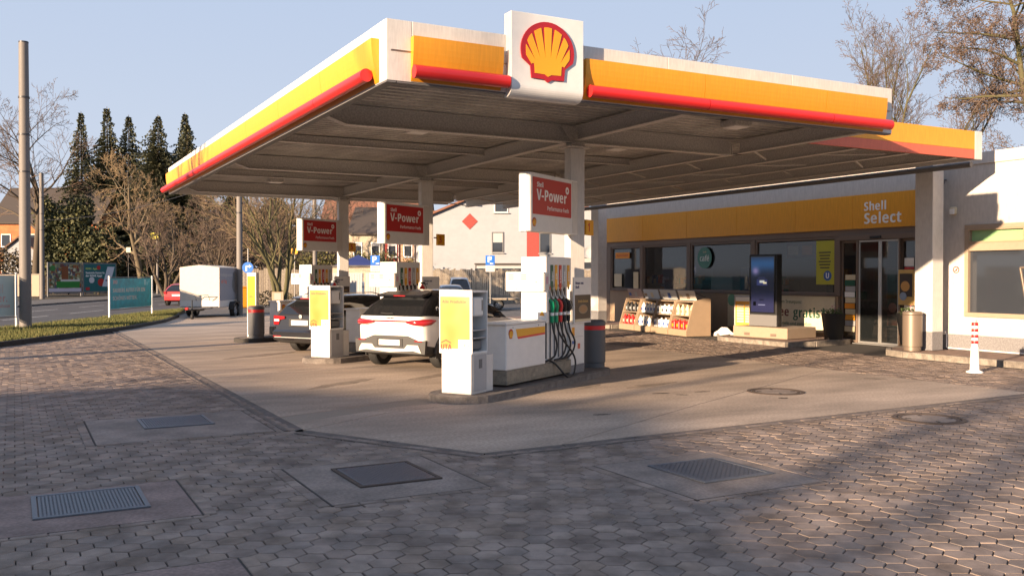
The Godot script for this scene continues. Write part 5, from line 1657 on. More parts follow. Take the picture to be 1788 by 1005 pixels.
func arch(car: Node, at: Vector3, r: float, side: float, m: Material) -> void: # dark wheel arch that stands just proud of the flank
	var mb := MB.new()
	var pts := []
	var rr := []
	for k in 13:
		var a := PI * k / 12
		pts.append(at + Vector3(cos(a) * (r + 0.055), sin(a) * (r + 0.055), side * 0.0))
		rr.append(0.04)
	mb.tube(pts, rr, 6)
	var inner := PackedVector2Array()
	for k in 13:
		var a := PI * k / 12
		inner.append(Vector2(cos(a) * (r + 0.05), sin(a) * (r + 0.05)))
	inner.append(Vector2(-(r + 0.05), -0.1))
	inner.append(Vector2(r + 0.05, -0.1))
	mb.prism(inner, 0.012, Transform3D(Basis(), at + Vector3(0, 0, -0.006 - side * 0.004)))
	part(car, "wheel_arch", mb, m)


func strip_mat(parent: Node, called: String, pts: Array, r: float, m: Material) -> void:
	var mb := MB.new()
	var rr := []
	for p in pts:
		rr.append(r)
	mb.tube(pts, rr, 6)
	part(parent, called, mb, m)


func car_body(c: Node, rings: Array, glass_from: int, glass_to: int, paint: Material, roofm: Material, lowm: Material, low: int) -> Array:
	var g := car_shell(rings)
	part(c, "body", car_skin(g, func(i, k): return k >= low and k < 7 or (k >= 7 and (i < glass_from or i >= glass_to))), paint)
	part(c, "sill_cladding", car_skin(g, func(i, k): return k < low), lowm)
	part(c, "roof", car_skin(g, func(i, k): return k >= 9 and i >= glass_from + 1 and i < glass_to - 1), roofm)
	for s in [false, true]:
		part(c, "side_glass", car_skin(g, func(i, k): return (k == 7 or k == 8) and i >= glass_from + 1 and i < glass_to - 1, 1 if s else -1), M.car_glass)
	part(c, "windscreen", car_skin(g, func(i, k): return k >= 7 and i == glass_to - 1), M.car_glass)
	part(c, "rear_corner", car_skin(g, func(i, k): return k >= 7 and i == glass_from), roofm)
	return g


func build_cars() -> void:
	# white compact SUV with a black roof, heading up between islands one and two
	var A := Vector3(0.846, 0, -0.533)
	var rear := Vector3(7.47, 0, -18.38) - A * 0.77
	var c := thing("parked_car", "white compact car with black roof refuelling beside the second pump", "car", rear, ISLE_TURN)
	#        xl    xb    xr    w     yb    belt  roof  wr
	var R := [
		[0.10, 0.06, 0.50, 0.80, 0.36, 1.10, 1.50, 0.56],
		[0.16, 0.14, 0.56, 0.87, 0.30, 1.11, 1.53, 0.60],
		[0.42, 0.42, 0.72, 0.91, 0.26, 1.10, 1.58, 0.63],
		[0.9, 0.9, 1.0, 0.915, 0.25, 1.06, 1.63, 0.645],
		[1.5, 1.5, 1.55, 0.91, 0.25, 1.03, 1.64, 0.65],
		[2.2, 2.2, 2.1, 0.91, 0.25, 1.0, 1.63, 0.645],
		[2.8, 2.85, 2.45, 0.91, 0.25, 0.98, 1.57, 0.62],
		[3.3, 3.42, 2.65, 0.91, 0.25, 0.96, 1.5, 0.6],
		[3.45, 3.5, 3.45, 0.905, 0.25, 0.95, 0.985, 0.7],
		[3.9, 3.9, 3.88, 0.87, 0.27, 0.88, 0.915, 0.65],
		[4.18, 4.15, 4.1, 0.76, 0.3, 0.76, 0.79, 0.55],
		[4.26, 4.24, 4.2, 0.6, 0.34, 0.68, 0.7, 0.45]]
	var g := car_body(c, R, 0, 8, M.car_white, M.car_black, M.trim, 3)
	part(c, "tailgate", cap_skin(g, 0, 3, 7, Vector3(2, 1, 0)), M.car_white)
	part(c, "bumper_lower", cap_skin(g, 0, 0, 3, Vector3(2, 1, 0)), M.trim)
	part(c, "rear_window", cap_skin(g, 0, 7, 12, Vector3(2, 1, 0)), M.car_glass)
	part(c, "nose", cap_skin(g, R.size() - 1, 0, 12, Vector3(2, 0.6, 0)), M.car_white)
	# spoiler lip, brake light, wiper
	var mb := MB.new()
	mb.prism(PackedVector2Array([Vector2(0.36, 1.535), Vector2(0.75, 1.6), Vector2(0.75, 1.56), Vector2(0.4, 1.49)]), 1.16, Transform3D(Basis(), Vector3(0, 0, -0.58)))
	var sp := part(c, "spoiler", mb, M.car_black)
	bx(sp, "brake_light", Vector3(0.372, 1.515, 0), Vector3(0.012, 0.022, 0.3), M.tail_red)
	strip_mat(c, "wiper", [Vector3(0.085, 1.155, 0.05), Vector3(0.075, 1.15, -0.12), Vector3(0.08, 1.165, -0.26)], 0.012, M.black)
	# light bar and lamps
	bx(c, "light_bar", Vector3(0.047, 1.0, 0), Vector3(0.03, 0.028, 1.05), M.tail_red, 0.008)
	for s in [-1.0, 1.0]:
		mb = MB.new()
		var pts := [Vector3(0.045, 0.985, s * 0.42), Vector3(0.05, 0.975, s * 0.6), Vector3(0.09, 0.975, s * 0.8), Vector3(0.22, 0.985, s * 0.89), Vector3(0.4, 1.01, s * 0.905)]
		mb.tube(pts, [0.025, 0.058, 0.078, 0.062, 0.015], 10)
		part(c, "tail_lamp", mb, M.tail_red)
	txt(c, "lettering", "smart", 0.05, Vector3(0.055, 1.065, 0), LEFT, M.ink, true, 1.1, HORIZONTAL_ALIGNMENT_CENTER)
	# dark bumper with bright skid plate and number plate recess
	mb = MB.new()
	mb.prism(PackedVector2Array([Vector2(-0.88, 0.34), Vector2(0.88, 0.34), Vector2(0.9, 0.62), Vector2(0.7, 0.6), Vector2(0.42, 0.7), Vector2(-0.42, 0.7), Vector2(-0.7, 0.6), Vector2(-0.9, 0.62)]), 0.07, Transform3D(Basis(Vector3(0, 0, 1), Vector3(0, 1, 0), Vector3(-1, 0, 0)), Vector3(0.1, 0, 0)))
	var bp := part(c, "bumper", mb, M.trim)
	bx(bp, "plate_recess", Vector3(0.024, 0.56, 0), Vector3(0.012, 0.17, 0.66), M.black, 0.004)
	bx(bp, "number_plate", Vector3(0.014, 0.56, 0), Vector3(0.012, 0.115, 0.53), M.plate, 0.003)
	mb = MB.new()
	mb.prism(PackedVector2Array([Vector2(-0.78, 0.44), Vector2(-0.72, 0.52), Vector2(-0.45, 0.52), Vector2(-0.38, 0.44), Vector2(0.38, 0.44), Vector2(0.45, 0.52), Vector2(0.72, 0.52), Vector2(0.8, 0.36), Vector2(0.6, 0.4), Vector2(0, 0.36), Vector2(-0.6, 0.4), Vector2(-0.8, 0.36)]), 0.02, Transform3D(Basis(Vector3(0, 0, 1), Vector3(0, 1, 0), Vector3(-1, 0, 0)), Vector3(0.035, 0, 0)))
	part(bp, "skid_plate", mb, M.skid)
	for s in [-1.0, 1.0]:
		bx(bp, "reflector", Vector3(0.05, 0.6, s * 0.72), Vector3(0.06, 0.025, 0.2), M.tail_red, 0.006)
		for x in [0.77, 3.52]:
			wheel(c, Vector3(x, 0.335, s * 0.8), 0.335, s, M.rim)
			arch(c, Vector3(x, 0.335, s * 0.906), 0.335, s, M.trim)
		mb = MB.new()
		mb.cbox(Vector3(2.75, 1.06, s * 1.0), Vector3(0.12, 0.15, 0.2), 0.04)
		part(c, "mirror", mb, M.car_black)
	mb = MB.new()
	mb.lathe([Vector2(0.055, 0), Vector2(0.055, 0.012), Vector2(0.032, 0.012), Vector2(0.032, 0)], 16, Vector3(0.62, 1.24, 0.79), Basis(Vector3.RIGHT, PI / 2 - 0.25))
	part(c, "round_badge", mb, M.white_plain)

	# black estate at island two
	rear = Vector3(6.93, 0, -22.82) - A * 0.98
	c = thing("parked_car", "black estate car with roof rails refuelling behind the second service kiosk", "car", rear, ISLE_TURN)
	R = [
		[0.05, 0.12, 0.48, 0.78, 0.34, 0.98, 1.36, 0.52],
		[0.12, 0.2, 0.55, 0.87, 0.28, 0.99, 1.39, 0.57],
		[0.45, 0.5, 0.75, 0.905, 0.24, 0.98, 1.42, 0.6],
		[1.1, 1.1, 1.15, 0.915, 0.23, 0.96, 1.455, 0.62],
		[1.8, 1.8, 1.8, 0.915, 0.23, 0.94, 1.465, 0.63],
		[2.5, 2.5, 2.4, 0.91, 0.23, 0.93, 1.45, 0.62],
		[3.1, 3.2, 2.7, 0.91, 0.23, 0.91, 1.4, 0.6],
		[3.5, 3.6, 2.9, 0.905, 0.23, 0.9, 1.33, 0.58],
		[3.65, 3.7, 3.65, 0.9, 0.24, 0.89, 0.92, 0.7],
		[4.3, 4.28, 4.2, 0.86, 0.26, 0.8, 0.83, 0.62],
		[4.6, 4.58, 4.5, 0.76, 0.3, 0.7, 0.72, 0.55],
		[4.69, 4.66, 4.62, 0.6, 0.33, 0.6, 0.62, 0.45]]
	g = car_body(c, R, 0, 8, M.car_black, M.car_black, M.trim, 2)
	part(c, "tailgate", cap_skin(g, 0, 2, 7, Vector3(2, 1, 0)), M.car_black)
	part(c, "rear_apron", cap_skin(g, 0, 0, 2, Vector3(2, 1, 0)), M.trim)
	part(c, "rear_window", cap_skin(g, 0, 7, 12, Vector3(2, 1, 0)), M.car_glass)
	part(c, "nose", cap_skin(g, R.size() - 1, 0, 12, Vector3(2, 0.6, 0)), M.car_black)
	mb = MB.new()
	mb.prism(PackedVector2Array([Vector2(0.36, 1.38), Vector2(0.75, 1.44), Vector2(0.75, 1.41), Vector2(0.42, 1.35)]), 1.1, Transform3D(Basis(), Vector3(0, 0, -0.55)))
	sp = part(c, "spoiler", mb, M.car_black)
	bx(sp, "brake_light", Vector3(0.372, 1.365, 0), Vector3(0.012, 0.02, 0.5), M.tail_red)
	for s in [-1.0, 1.0]:
		mb = MB.new()
		mb.prism(PackedVector2Array([Vector2(s * 0.5, 0.93), Vector2(s * 0.86, 0.95), Vector2(s * 0.86, 0.72), Vector2(s * 0.7, 0.72), Vector2(s * 0.66, 0.84), Vector2(s * 0.5, 0.87)]), 0.08, Transform3D(Basis(Vector3(0, 0, 1), Vector3(0, 1, 0), Vector3(-1, 0, 0)), Vector3(0.16, 0, 0)))
		var tl := part(c, "tail_lamp", mb, M.tail_red)
		bx(tl, "reversing_lamp", Vector3(0.078, 0.83, s * 0.76), Vector3(0.012, 0.05, 0.16), M.white_plain, 0.004)
		for x in [0.98, 3.66]:
			wheel(c, Vector3(x, 0.32, s * 0.8), 0.32, s, M.rim)
			arch(c, Vector3(x, 0.32, s * 0.9), 0.32, s, M.black)
		strip_mat(c, "roof_rail", [Vector3(0.85, 1.45, s * 0.56), Vector3(1.1, 1.5, s * 0.57), Vector3(2.2, 1.5, s * 0.57), Vector3(2.5, 1.45, s * 0.56)], 0.014, M.alu)
		mb = MB.new()
		mb.cbox(Vector3(2.95, 1.0, s * 1.0), Vector3(0.12, 0.14, 0.2), 0.04)
		part(c, "mirror", mb, M.car_black)
	bx(c, "number_plate", Vector3(0.062, 0.78, 0), Vector3(0.012, 0.12, 0.53), M.plate, 0.003)
	bx(c, "plate_recess", Vector3(0.072, 0.78, 0), Vector3(0.012, 0.2, 0.7), M.black, 0.003)
	mb = MB.new()
	mb.lathe([Vector2(0.05, 0), Vector2(0.05, 0.01), Vector2(0, 0.012)], 16, Vector3(0.105, 0.93, 0), Basis(Vector3(0, 0, 1), PI / 2))
	part(c, "round_badge", mb, M.alu)
	mb = MB.new()
	mb.cbox(Vector3(0.06, 0.47, 0), Vector3(0.14, 0.26, 1.7), 0.05)
	bp = part(c, "bumper", mb, M.car_black)
	bx(bp, "chrome_strip", Vector3(-0.012, 0.42, 0), Vector3(0.012, 0.02, 1.5), M.alu)
	for s in [-1.0, 1.0]:
		bx(bp, "reflector", Vector3(-0.01, 0.44, s * 0.66), Vector3(0.014, 0.03, 0.26), M.tail_red)

	small_car("red hatchback driving away along the street beyond the verge", Vector3(9.1, 0.0, -62.0), 63.0, M.car_red, 1.0)
	small_car("dark blue car parked in front of the timber fence", Vector3(21.6, 0.0, -47.5), 249.0, M.car_blue, 1.0)
	small_car("grey van with tall rear window parked behind the blue car", Vector3(25.4, 0.0, -54.0), 70.0, M.car_silver, 1.28)
	small_car("silver car parked between the shop column and the poster", Vector3(24.2, 0.0, -39.5), 235.0, M.car_silver, 1.0)
	build_trailer()


func small_car(label: String, at: Vector3, turn: float, paint: Material, tall: float) -> void: # at: middle of the rear bumper on the ground; heads along local +x
	var c := thing("parked_car", label, "car", at, turn)
	var R := [
		[0.05, 0.1, 0.5, 0.72, 0.34, 0.9, 1.32, 0.48],
		[0.15, 0.2, 0.6, 0.8, 0.28, 0.92, 1.36, 0.55],
		[0.8, 0.8, 0.95, 0.84, 0.24, 0.9, 1.42, 0.58],
		[1.6, 1.6, 1.6, 0.85, 0.24, 0.88, 1.43, 0.58],
		[2.4, 2.5, 2.1, 0.85, 0.24, 0.87, 1.4, 0.56],
		[2.9, 3.0, 2.3, 0.845, 0.24, 0.86, 1.34, 0.54],
		[3.05, 3.1, 3.05, 0.84, 0.24, 0.86, 0.9, 0.66],
		[3.6, 3.6, 3.55, 0.8, 0.26, 0.76, 0.79, 0.58],
		[3.95, 3.92, 3.9, 0.62, 0.32, 0.62, 0.64, 0.45]]
	for r in R:
		r[6] = r[6] * tall if r[6] > 1.0 else r[6]
	var g := car_body(c, R, 0, 6, paint, paint, M.trim, 2)
	part(c, "tailgate", cap_skin(g, 0, 0, 7, Vector3(2, 1, 0)), paint)
	part(c, "rear_window", cap_skin(g, 0, 7, 12, Vector3(2, 1, 0)), M.car_glass)
	part(c, "nose", cap_skin(g, R.size() - 1, 0, 12, Vector3(2, 0.6, 0)), paint)
	bx(c, "number_plate", Vector3(0.05, 0.66, 0), Vector3(0.02, 0.11, 0.5), M.plate)
	bx(c, "number_plate", Vector3(3.965, 0.45, 0), Vector3(0.02, 0.11, 0.5), M.plate)
	bx(c, "bumper", Vector3(0.06, 0.42, 0), Vector3(0.12, 0.2, 1.46), paint, 0.04)
	for s in [-1.0, 1.0]:
		bx(c, "tail_lamp", Vector3(0.09, 0.82, s * 0.68), Vector3(0.08, 0.16, 0.2), M.tail_red, 0.02)
		bx(c, "headlamp", Vector3(3.78, 0.64, s * 0.56), Vector3(0.2, 0.12, 0.28), M.alu, 0.03)
		bx(c, "mirror", Vector3(2.35, 0.95, s * 0.93), Vector3(0.1, 0.13, 0.18), paint, 0.03)
		for x in [0.75, 3.2]:
			wheel(c, Vector3(x, 0.3, s * 0.75), 0.3, s, M.rim)
			arch(c, Vector3(x, 0.3, s * 0.835), 0.3, s, M.black)


func build_trailer() -> void:
	# drawbar towards the camera-left, box with a pale tarpaulin: local +x runs backwards from the drawbar
	var t := thing("box_trailer", "tandem trailer with pale tarpaulin cover and grey printed side", "trailer", Vector3(7.45, 0, -43.7), 0)
	t.rotation_degrees.y = 62.0
	var W := 1.8
	var L := 3.2
	var prof := PackedVector2Array([Vector2(-W * 0.5, 0.78), Vector2(W * 0.5, 0.78), Vector2(W * 0.5, 2.3), Vector2(W * 0.25, 2.36), Vector2(0, 2.41), Vector2(-W * 0.25, 2.36), Vector2(-W * 0.5, 2.3)])
	var mb := MB.new()
	mb.prism(prof, L, Transform3D(Basis(Vector3(0, 0, 1), Vector3(0, 1, 0), Vector3(1, 0, 0)), Vector3(0.0, 0, 0)))
	part(t, "tarpaulin", mb, M.tarp)
	var side := bx(t, "printed_side", Vector3(L * 0.5, 1.53, W * 0.5 + 0.006), Vector3(L - 0.02, 1.5, 0.012), M.tarp_grey)
	txt(side, "lettering", "Anhänger mieten", 0.15, Vector3(0.25, 1.95, W * 0.5 + 0.013), Basis(), M.grey_panel, true)
	txt(side, "lettering", "ab 1 Tag", 0.15, Vector3(0.25, 1.65, W * 0.5 + 0.013), Basis(), M.red_worn, true)
	mb = MB.new()
	var blob := PackedVector2Array()
	for k in 14:
		blob.append(Vector2(2.35 + cos(TAU * k / 14) * (0.36 + 0.07 * (k % 3)), 1.62 + sin(TAU * k / 14) * (0.5 + 0.06 * (k % 2))))
	mb.prism(blob, 0.005, Transform3D(Basis(), Vector3(0, 0, W * 0.5 + 0.0125)))
	part(side, "dark_print", mb, M.grey_dark)
	bx(t, "side_board", Vector3(L * 0.5, 0.64, W * 0.5 - 0.02), Vector3(L, 0.3, 0.04), M.white_dirty, 0.006)
	bx(t, "side_board", Vector3(L * 0.5, 0.64, -W * 0.5 + 0.02), Vector3(L, 0.3, 0.04), M.white_dirty, 0.006)
	bx(t, "front_board", Vector3(0.02, 0.64, 0), Vector3(0.04, 0.3, W - 0.08), M.white_dirty, 0.006)
	bx(t, "tail_board", Vector3(L - 0.02, 0.64, 0), Vector3(0.04, 0.3, W - 0.08), M.white_dirty, 0.006)
	bx(t, "floor", Vector3(L * 0.5, 0.5, 0), Vector3(L, 0.05, W - 0.1), M.dark_metal)
	for s in [-1.0, 1.0]:
		for x in [1.75, 2.5]:
			wheel(t, Vector3(x, 0.3, s * (W * 0.5 + 0.12)), 0.3, s, M.rim)
		mb = MB.new()
		for k in 12:
			var a := PI * k / 11
		var fp := PackedVector2Array()
		for k in 9:
			fp.append(Vector2(2.125 + cos(PI * k / 8) * 0.76, 0.34 + minf(sin(PI * k / 8) * 0.52, 0.36)))
		for k in range(8, -1, -1):
			fp.append(Vector2(2.125 + cos(PI * k / 8) * 0.73, 0.33 + minf(sin(PI * k / 8) * 0.49, 0.33)))
		mb.prism(fp, 0.26, Transform3D(Basis(), Vector3(0, 0, s * (W * 0.5 + 0.13) - 0.13)))
		part(t, "mudguard", mb, M.black)
	mb = MB.new()
	mb.rod(Vector3(0.1, 0.45, 0.55), Vector3(-1.2, 0.45, 0.02), 0.035, 6)
	mb.rod(Vector3(0.1, 0.45, -0.55), Vector3(-1.2, 0.45, -0.02), 0.035, 6)
	mb.rod(Vector3(-1.2, 0.45, 0), Vector3(-1.6, 0.46, 0), 0.05, 8)
	part(t, "drawbar", mb, M.galv)
	bx(t, "coupling", Vector3(-1.65, 0.48, 0), Vector3(0.2, 0.1, 0.12), M.red, 0.02)
	mb = MB.new()
	mb.lathe([Vector2(0.06, -0.04), Vector2(0.12, -0.04), Vector2(0.12, 0.04), Vector2(0.06, 0.04)], 16, Vector3(-1.35, 0.12, 0.12), Basis(Vector3.RIGHT, PI / 2))
	mb.rod(Vector3(-1.35, 0.12, 0.12), Vector3(-1.35, 0.85, 0.12), 0.025, 6)
	part(t, "jockey_wheel", mb, M.rubber)
	bx(t, "spare_wheel", Vector3(-0.25, 0.42, 0), Vector3(0.6, 0.14, 0.5), M.black, 0.05)
	strip_mat(t, "handle_bar", [Vector3(-0.1, 0.8, 0.5), Vector3(-0.35, 1.05, 0.5), Vector3(-0.35, 1.05, -0.1), Vector3(-0.1, 0.8, -0.1)], 0.018, M.galv)


const FWD := Vector3(0.4756, 0, -0.8796)
const RGT := Vector3(0.8796, 0, 0.4756)
const ROAD := Vector3(0.42, 0, -0.9075)
const OVER := Vector3(-0.9075, 0, -0.42)


func at_far(lat: float, deep: float, y := 0.0) -> Vector3:
	return RGT * lat + FWD * deep + Vector3(0, y, 0)


func road_strip(q0: float, q1: float, s0: float, s1: float, y: float) -> MB:
	var mb := MB.new()
	var f := func(q: float, s: float) -> Vector3: return OVER * q + ROAD * s + Vector3(0, y, 0)
	mb.quad(f.call(q0, s0), f.call(q0, s1), f.call(q1, s1), f.call(q1, s0))
	return mb


func pole(label: String, at: Vector3, tall: float, r: float, group := "") -> Node3D:
	var p := thing("street_pole", label, "pole", at, 0, group)
	var mb := MB.new()
	mb.tube([Vector3.ZERO, Vector3(0, tall * 0.5, 0), Vector3(0, tall, 0)], [r, r * 0.9, r * 0.78], 18)
	part(p, "shaft", mb, M.pole_grey)
	for k in 3:
		mb = MB.new()
		var y := tall * (0.55 + 0.13 * k)
		mb.lathe([Vector2(r * 0.9, y - 0.03), Vector2(r * 0.93, y - 0.03), Vector2(r * 0.93, y + 0.03), Vector2(r * 0.88, y + 0.03)], 18)
		part(p, "band", mb, M.dark_metal)
	mb = MB.new()
	mb.lathe([Vector2(r * 0.8, tall), Vector2(r * 0.8, tall + 0.05), Vector2(0, tall + 0.08)], 14)
	part(p, "cap", mb, M.dark_metal)
	return p


func banner_frame(label: String, a: Vector3, b: Vector3, y0: float, y1: float, m: Material, words: Array, called := "banner_stand") -> Node3D:
	var d := (b - a)
	var t := thing(called, label, "banner", a, rad_to_deg(atan2(-d.z, d.x)))
	var L := d.length()
	for x in [0.0, L]:
		var mb := MB.new()
		mb.rod(Vector3(x, 0, 0), Vector3(x, y1 + 0.1, 0), 0.04, 10)
		part(t, "post", mb, M.white_plain)
	var mb := MB.new()
	mb.rod(Vector3(0, y1 + 0.04, 0), Vector3(L, y1 + 0.04, 0), 0.02, 6)
	part(t, "top_rail", mb, M.grey_dark)
	mb = MB.new()
	mb.rod(Vector3(0, y0 - 0.04, 0), Vector3(L, y0 - 0.04, 0), 0.02, 6)
	part(t, "foot_rail", mb, M.grey_dark)
	var c := bx(t, "cloth", Vector3(L * 0.5, (y0 + y1) * 0.5, 0), Vector3(L - 0.12, y1 - y0, 0.012), m)
	for w in words:
		txt(c, "lettering", w[0], w[1], Vector3(w[2], w[3], 0.0075), Basis(), w[4], true, w[5] if w.size() > 5 else 1.0)
	return t


func build_street() -> void:
	setting("road", road_strip(15.6, 26.2, -60, 160, 0.0).mesh(), M.asphalt)
	var lot := MB.new()
	lot.slab(PackedVector2Array([Vector2(6.5, -46.2), Vector2(18.6, -46.2), Vector2(18.6, -36.2), Vector2(24, -36), Vector2(46, -44), Vector2(40, -64), Vector2(13, -68), Vector2(9, -52)]), -0.055, -0.004)
	setting("parking_lot", lot.mesh(), M.sidewalk)
	var ln := setting("road_markings")
	part(ln, "edge_line", road_strip(15.95, 16.1, 10, 120, 0.005), M.line_white)
	for k in 14:
		part(ln, "lane_dash", road_strip(19.4, 19.52, 20 + k * 7.0, 24.5 + k * 7.0, 0.005), M.line_white)
		part(ln, "lane_dash", road_strip(22.5, 22.62, 22 + k * 7.0, 26 + k * 7.0, 0.005), M.line_white)
	part(ln, "edge_line", road_strip(25.7, 25.82, 10, 120, 0.005), M.line_white)
	var sw := setting("far_sidewalk")
	var mb := MB.new()
	var f := func(q: float, s: float) -> Vector2: return Vector2(OVER.x * q + ROAD.x * s, OVER.z * q + ROAD.z * s)
	mb.slab(PackedVector2Array([f.call(26.22, -40), f.call(26.22, 140), f.call(30.5, 140), f.call(30.5, -40)]), -0.05, 0.12)
	part(sw, "paving_strip", mb, M.sidewalk)
	# the verge with its dark kerb
	var near := [Vector2(-9.0, -14.5), Vector2(-0.33, -28.75), Vector2(1.16, -31.3), Vector2(3.72, -35.8), Vector2(5.4, -40.0), Vector2(6.6, -44.5), Vector2(7.0, -47.0)]
	var far := [Vector2(8.2, -52.5), Vector2(6.6, -50.0), Vector2(4.1, -45.0), Vector2(0.5, -38.2), Vector2(-12.0, -17.0)]
	var poly := PackedVector2Array(near + far)
	mb = MB.new()
	mb.slab(poly, -0.05, 0.1)
	setting("verge", mb.mesh(), M.sod)
	var kb := setting("verge_kerb")
	for i in near.size() - 1:
		var a: Vector2 = near[i]
		var b: Vector2 = near[i + 1]
		var n := maxi(1, roundi((b - a).length() / 1.0))
		for k in n:
			var p := a.lerp(b, (k + 0.004) / n)
			var q := a.lerp(b, (k + 0.996) / n)
			mb = MB.new()
			mb.cbox(Vector3((p.x + q.x) * 0.5, 0.04, (p.y + q.y) * 0.5), Vector3((q - p).length(), 0.19, 0.14), 0.012, Basis(Vector3.UP, -(q - p).angle()))
			part(kb, "kerb_stone", mb, M.kerb_dark)
	# grass blades
	mb = MB.new()
	for k in 4:
		var a := TAU * k / 4 + 0.4
		var d := Vector3(cos(a), 0, sin(a))
		var s := Vector3(-d.z, 0, d.x) * 0.012
		mb.tri(d * 0.02 - s, d * 0.06 + Vector3(0, 0.1, 0), d * 0.02 + s)
	var bm := mb.mesh()
	var pts := []
	while pts.size() < 16000:
		var p := Vector2(rng.randf_range(-9, 8.5), rng.randf_range(-52, -20))
		if Geometry2D.is_point_in_polygon(p, poly):
			pts.append(p)
	var mm := MultiMesh.new()
	mm.transform_format = MultiMesh.TRANSFORM_3D
	mm.use_colors = true
	mm.mesh = bm
	mm.instance_count = pts.size()
	for i in pts.size():
		mm.set_instance_transform(i, Transform3D(Basis(Vector3.UP, rng.randf() * TAU).scaled(Vector3.ONE * rng.randf_range(0.5, 1.3)), Vector3(pts[i].x, 0.098, pts[i].y)))
		mm.set_instance_color(i, Color(0.09, 0.105, 0.028).lerp(Color(0.22, 0.18, 0.065), rng.randf() * rng.randf()))
	var gi := MultiMeshInstance3D.new()
	gi.name = "verge_grass"
	gi.multimesh = mm
	gi.material_override = M.grass
	add_child(gi)
	gi.set_meta("kind", "stuff")
	tag(gi, "short green grass with dry tufts on the roadside verge", "grass")

	pole("tall grey tapered tram pole beside the verge banner", Vector3(0.36, 0.09, -36.3), 9.9, 0.2)
	pole("grey tram pole across the street beside the poster billboards", Vector3(2.05, 0, -84.3), 10.2, 0.2)
	pole("grey pole behind the tarpaulin trailer by the blue turn sign", Vector3(9.6, 0, -45.4), 9.0, 0.15)
	pole("thin grey pole rising above the farthest red sign", Vector3(16.7, 0, -57.0), 9.0, 0.14)
	pole("short dark pole carrying the yellow box at the bridge", at_far(-34.6, 90.0), 5.6, 0.13)
	# wires: each its own thing
	var wires := [[Vector3(0.36, 8.6, -36.3), Vector3(2.05, 8.6, -84.3)], [Vector3(0.36, 7.0, -36.3), at_far(-34.6, 90.0, 5.4)], [Vector3(2.05, 7.4, -84.3), at_far(-30.0, 100.0, 6.5)], [Vector3(2.05, 6.4, -84.3), Vector3(9.6, 6.6, -45.4)]]
	var wl := ["thin overhead wire between the two tall tram poles", "thin overhead wire from the near tram pole to the yellow box pole", "thin overhead wire from the far tram pole towards the bridge", "thin overhead wire between far tram pole and trailer pole"]
	for i in wires.size():
		var a: Vector3 = wires[i][0]
		var b: Vector3 = wires[i][1]
		mb = MB.new()
		var w := []
		var rr := []
		for k in 9:
			w.append(a.lerp(b, k / 8.0) - Vector3(0, sin(PI * k / 8.0) * 0.5, 0))
			rr.append(0.012)
		mb.tube(w, rr, 4, false)
		var o := part(self, numbered("overhead_wire"), mb, M.dark_metal)
		tag(o, wl[i], "wire")
	# yellow box and pale plate hung over the street
	var yb := thing("yellow_box_sign", "small yellow box sign hanging over the street by the bridge", "sign", at_far(-34.6, 89.6, 5.35))
	bx(yb, "panel", Vector3(0, 0.4, 0), Vector3(0.95, 0.62, 0.1), mat("signal_yellow", 0.62, 0.55, 0.03, 0.5), 0.01, Basis(Vector3.UP, deg_to_rad(-28)))
	txt(yb, "lettering", "H  3.9 m", 0.14, Basis(Vector3.UP, deg_to_rad(-28)) * Vector3(0, 0, 0.055) + Vector3(0, 0.4, 0), Basis(Vector3.UP, deg_to_rad(-28)), M.ink, true, 1.0, HORIZONTAL_ALIGNMENT_CENTER)
	bx(yb, "hanger", Vector3(0, 0.05, 0), Vector3(0.06, 0.12, 0.06), M.dark_metal)
	var wp := thing("white_plate_sign", "small pale square plate on a thin post before the ivy bushes", "sign", at_far(-36.6, 88.0))
	bx(wp, "plate", Vector3(0, 4.35, 0), Vector3(0.42, 0.48, 0.03), M.cream, 0.004, Basis(Vector3.UP, deg_to_rad(-28)))
	mb = MB.new()
	mb.rod(Vector3.ZERO, Vector3(0, 4.15, 0), 0.035, 8)
	part(wp, "post", mb, M.dark_metal)

	# verge banners
	banner_frame("teal banner between two white posts on the grass verge", Vector3(3.55, 0.09, -42.3), Vector3(5.75, 0.09, -46.4), 0.42, 1.72, M.teal, [["SAUBERE AUTOS FÜR EIN", 0.17, 0.32, 1.2, mat("pale_ink", 0.42, 0.4, 0.38), 1.25], ["SCHÖNES WITTEN.", 0.17, 0.32, 0.86, M.pale_ink, 1.25], ["IMO", 0.16, 0.35, 1.56, mat("pale_red", 0.5, 0.3, 0.28)], ["✓ o °", 0.2, 3.7, 1.5, mat("pale_teal", 0.2, 0.4, 0.45)]])
	banner_frame("grey-green banner on white posts beside the tall tram pole", Vector3(-2.45, 0.09, -33.8), Vector3(0.08, 0.09, -36.5), 0.45, 1.85, M.banner_grey, [["Hell", 0.28, 2.4, 1.38, M.pale_ink], ["Feier.", 0.24, 2.4, 1.06, M.pale_red], ["im Autohaus", 0.12, 2.4, 0.8, M.pale_red]])

	# billboards over the road
	for k in 2:
		var a := Vector3(2.57, 0.1, -88.4) if k == 0 else Vector3(5.44, 0.1, -90.36)
		var b := Vector3(5.36, 0.1, -90.33) if k == 0 else Vector3(8.34, 0.1, -92.1)
		var d := b - a
		var t := thing("billboard", ["poster billboard with salad bowls and a green strip across the street", "teal poster billboard with a phone screen across the street"][k], "billboard", a, rad_to_deg(atan2(-d.z, d.x)))
		var L := d.length()
		bx(t, "board", Vector3(L * 0.5, 1.62, -0.04), Vector3(L, 2.66, 0.1), M.grey_dark, 0.01)
		for x in [0.06, L - 0.06]:
			bx(t, "leg", Vector3(x, 0.15, -0.05), Vector3(0.1, 0.3, 0.1), M.grey_dark)
		var img := Image.create(128, 96, false, Image.FORMAT_RGB8)
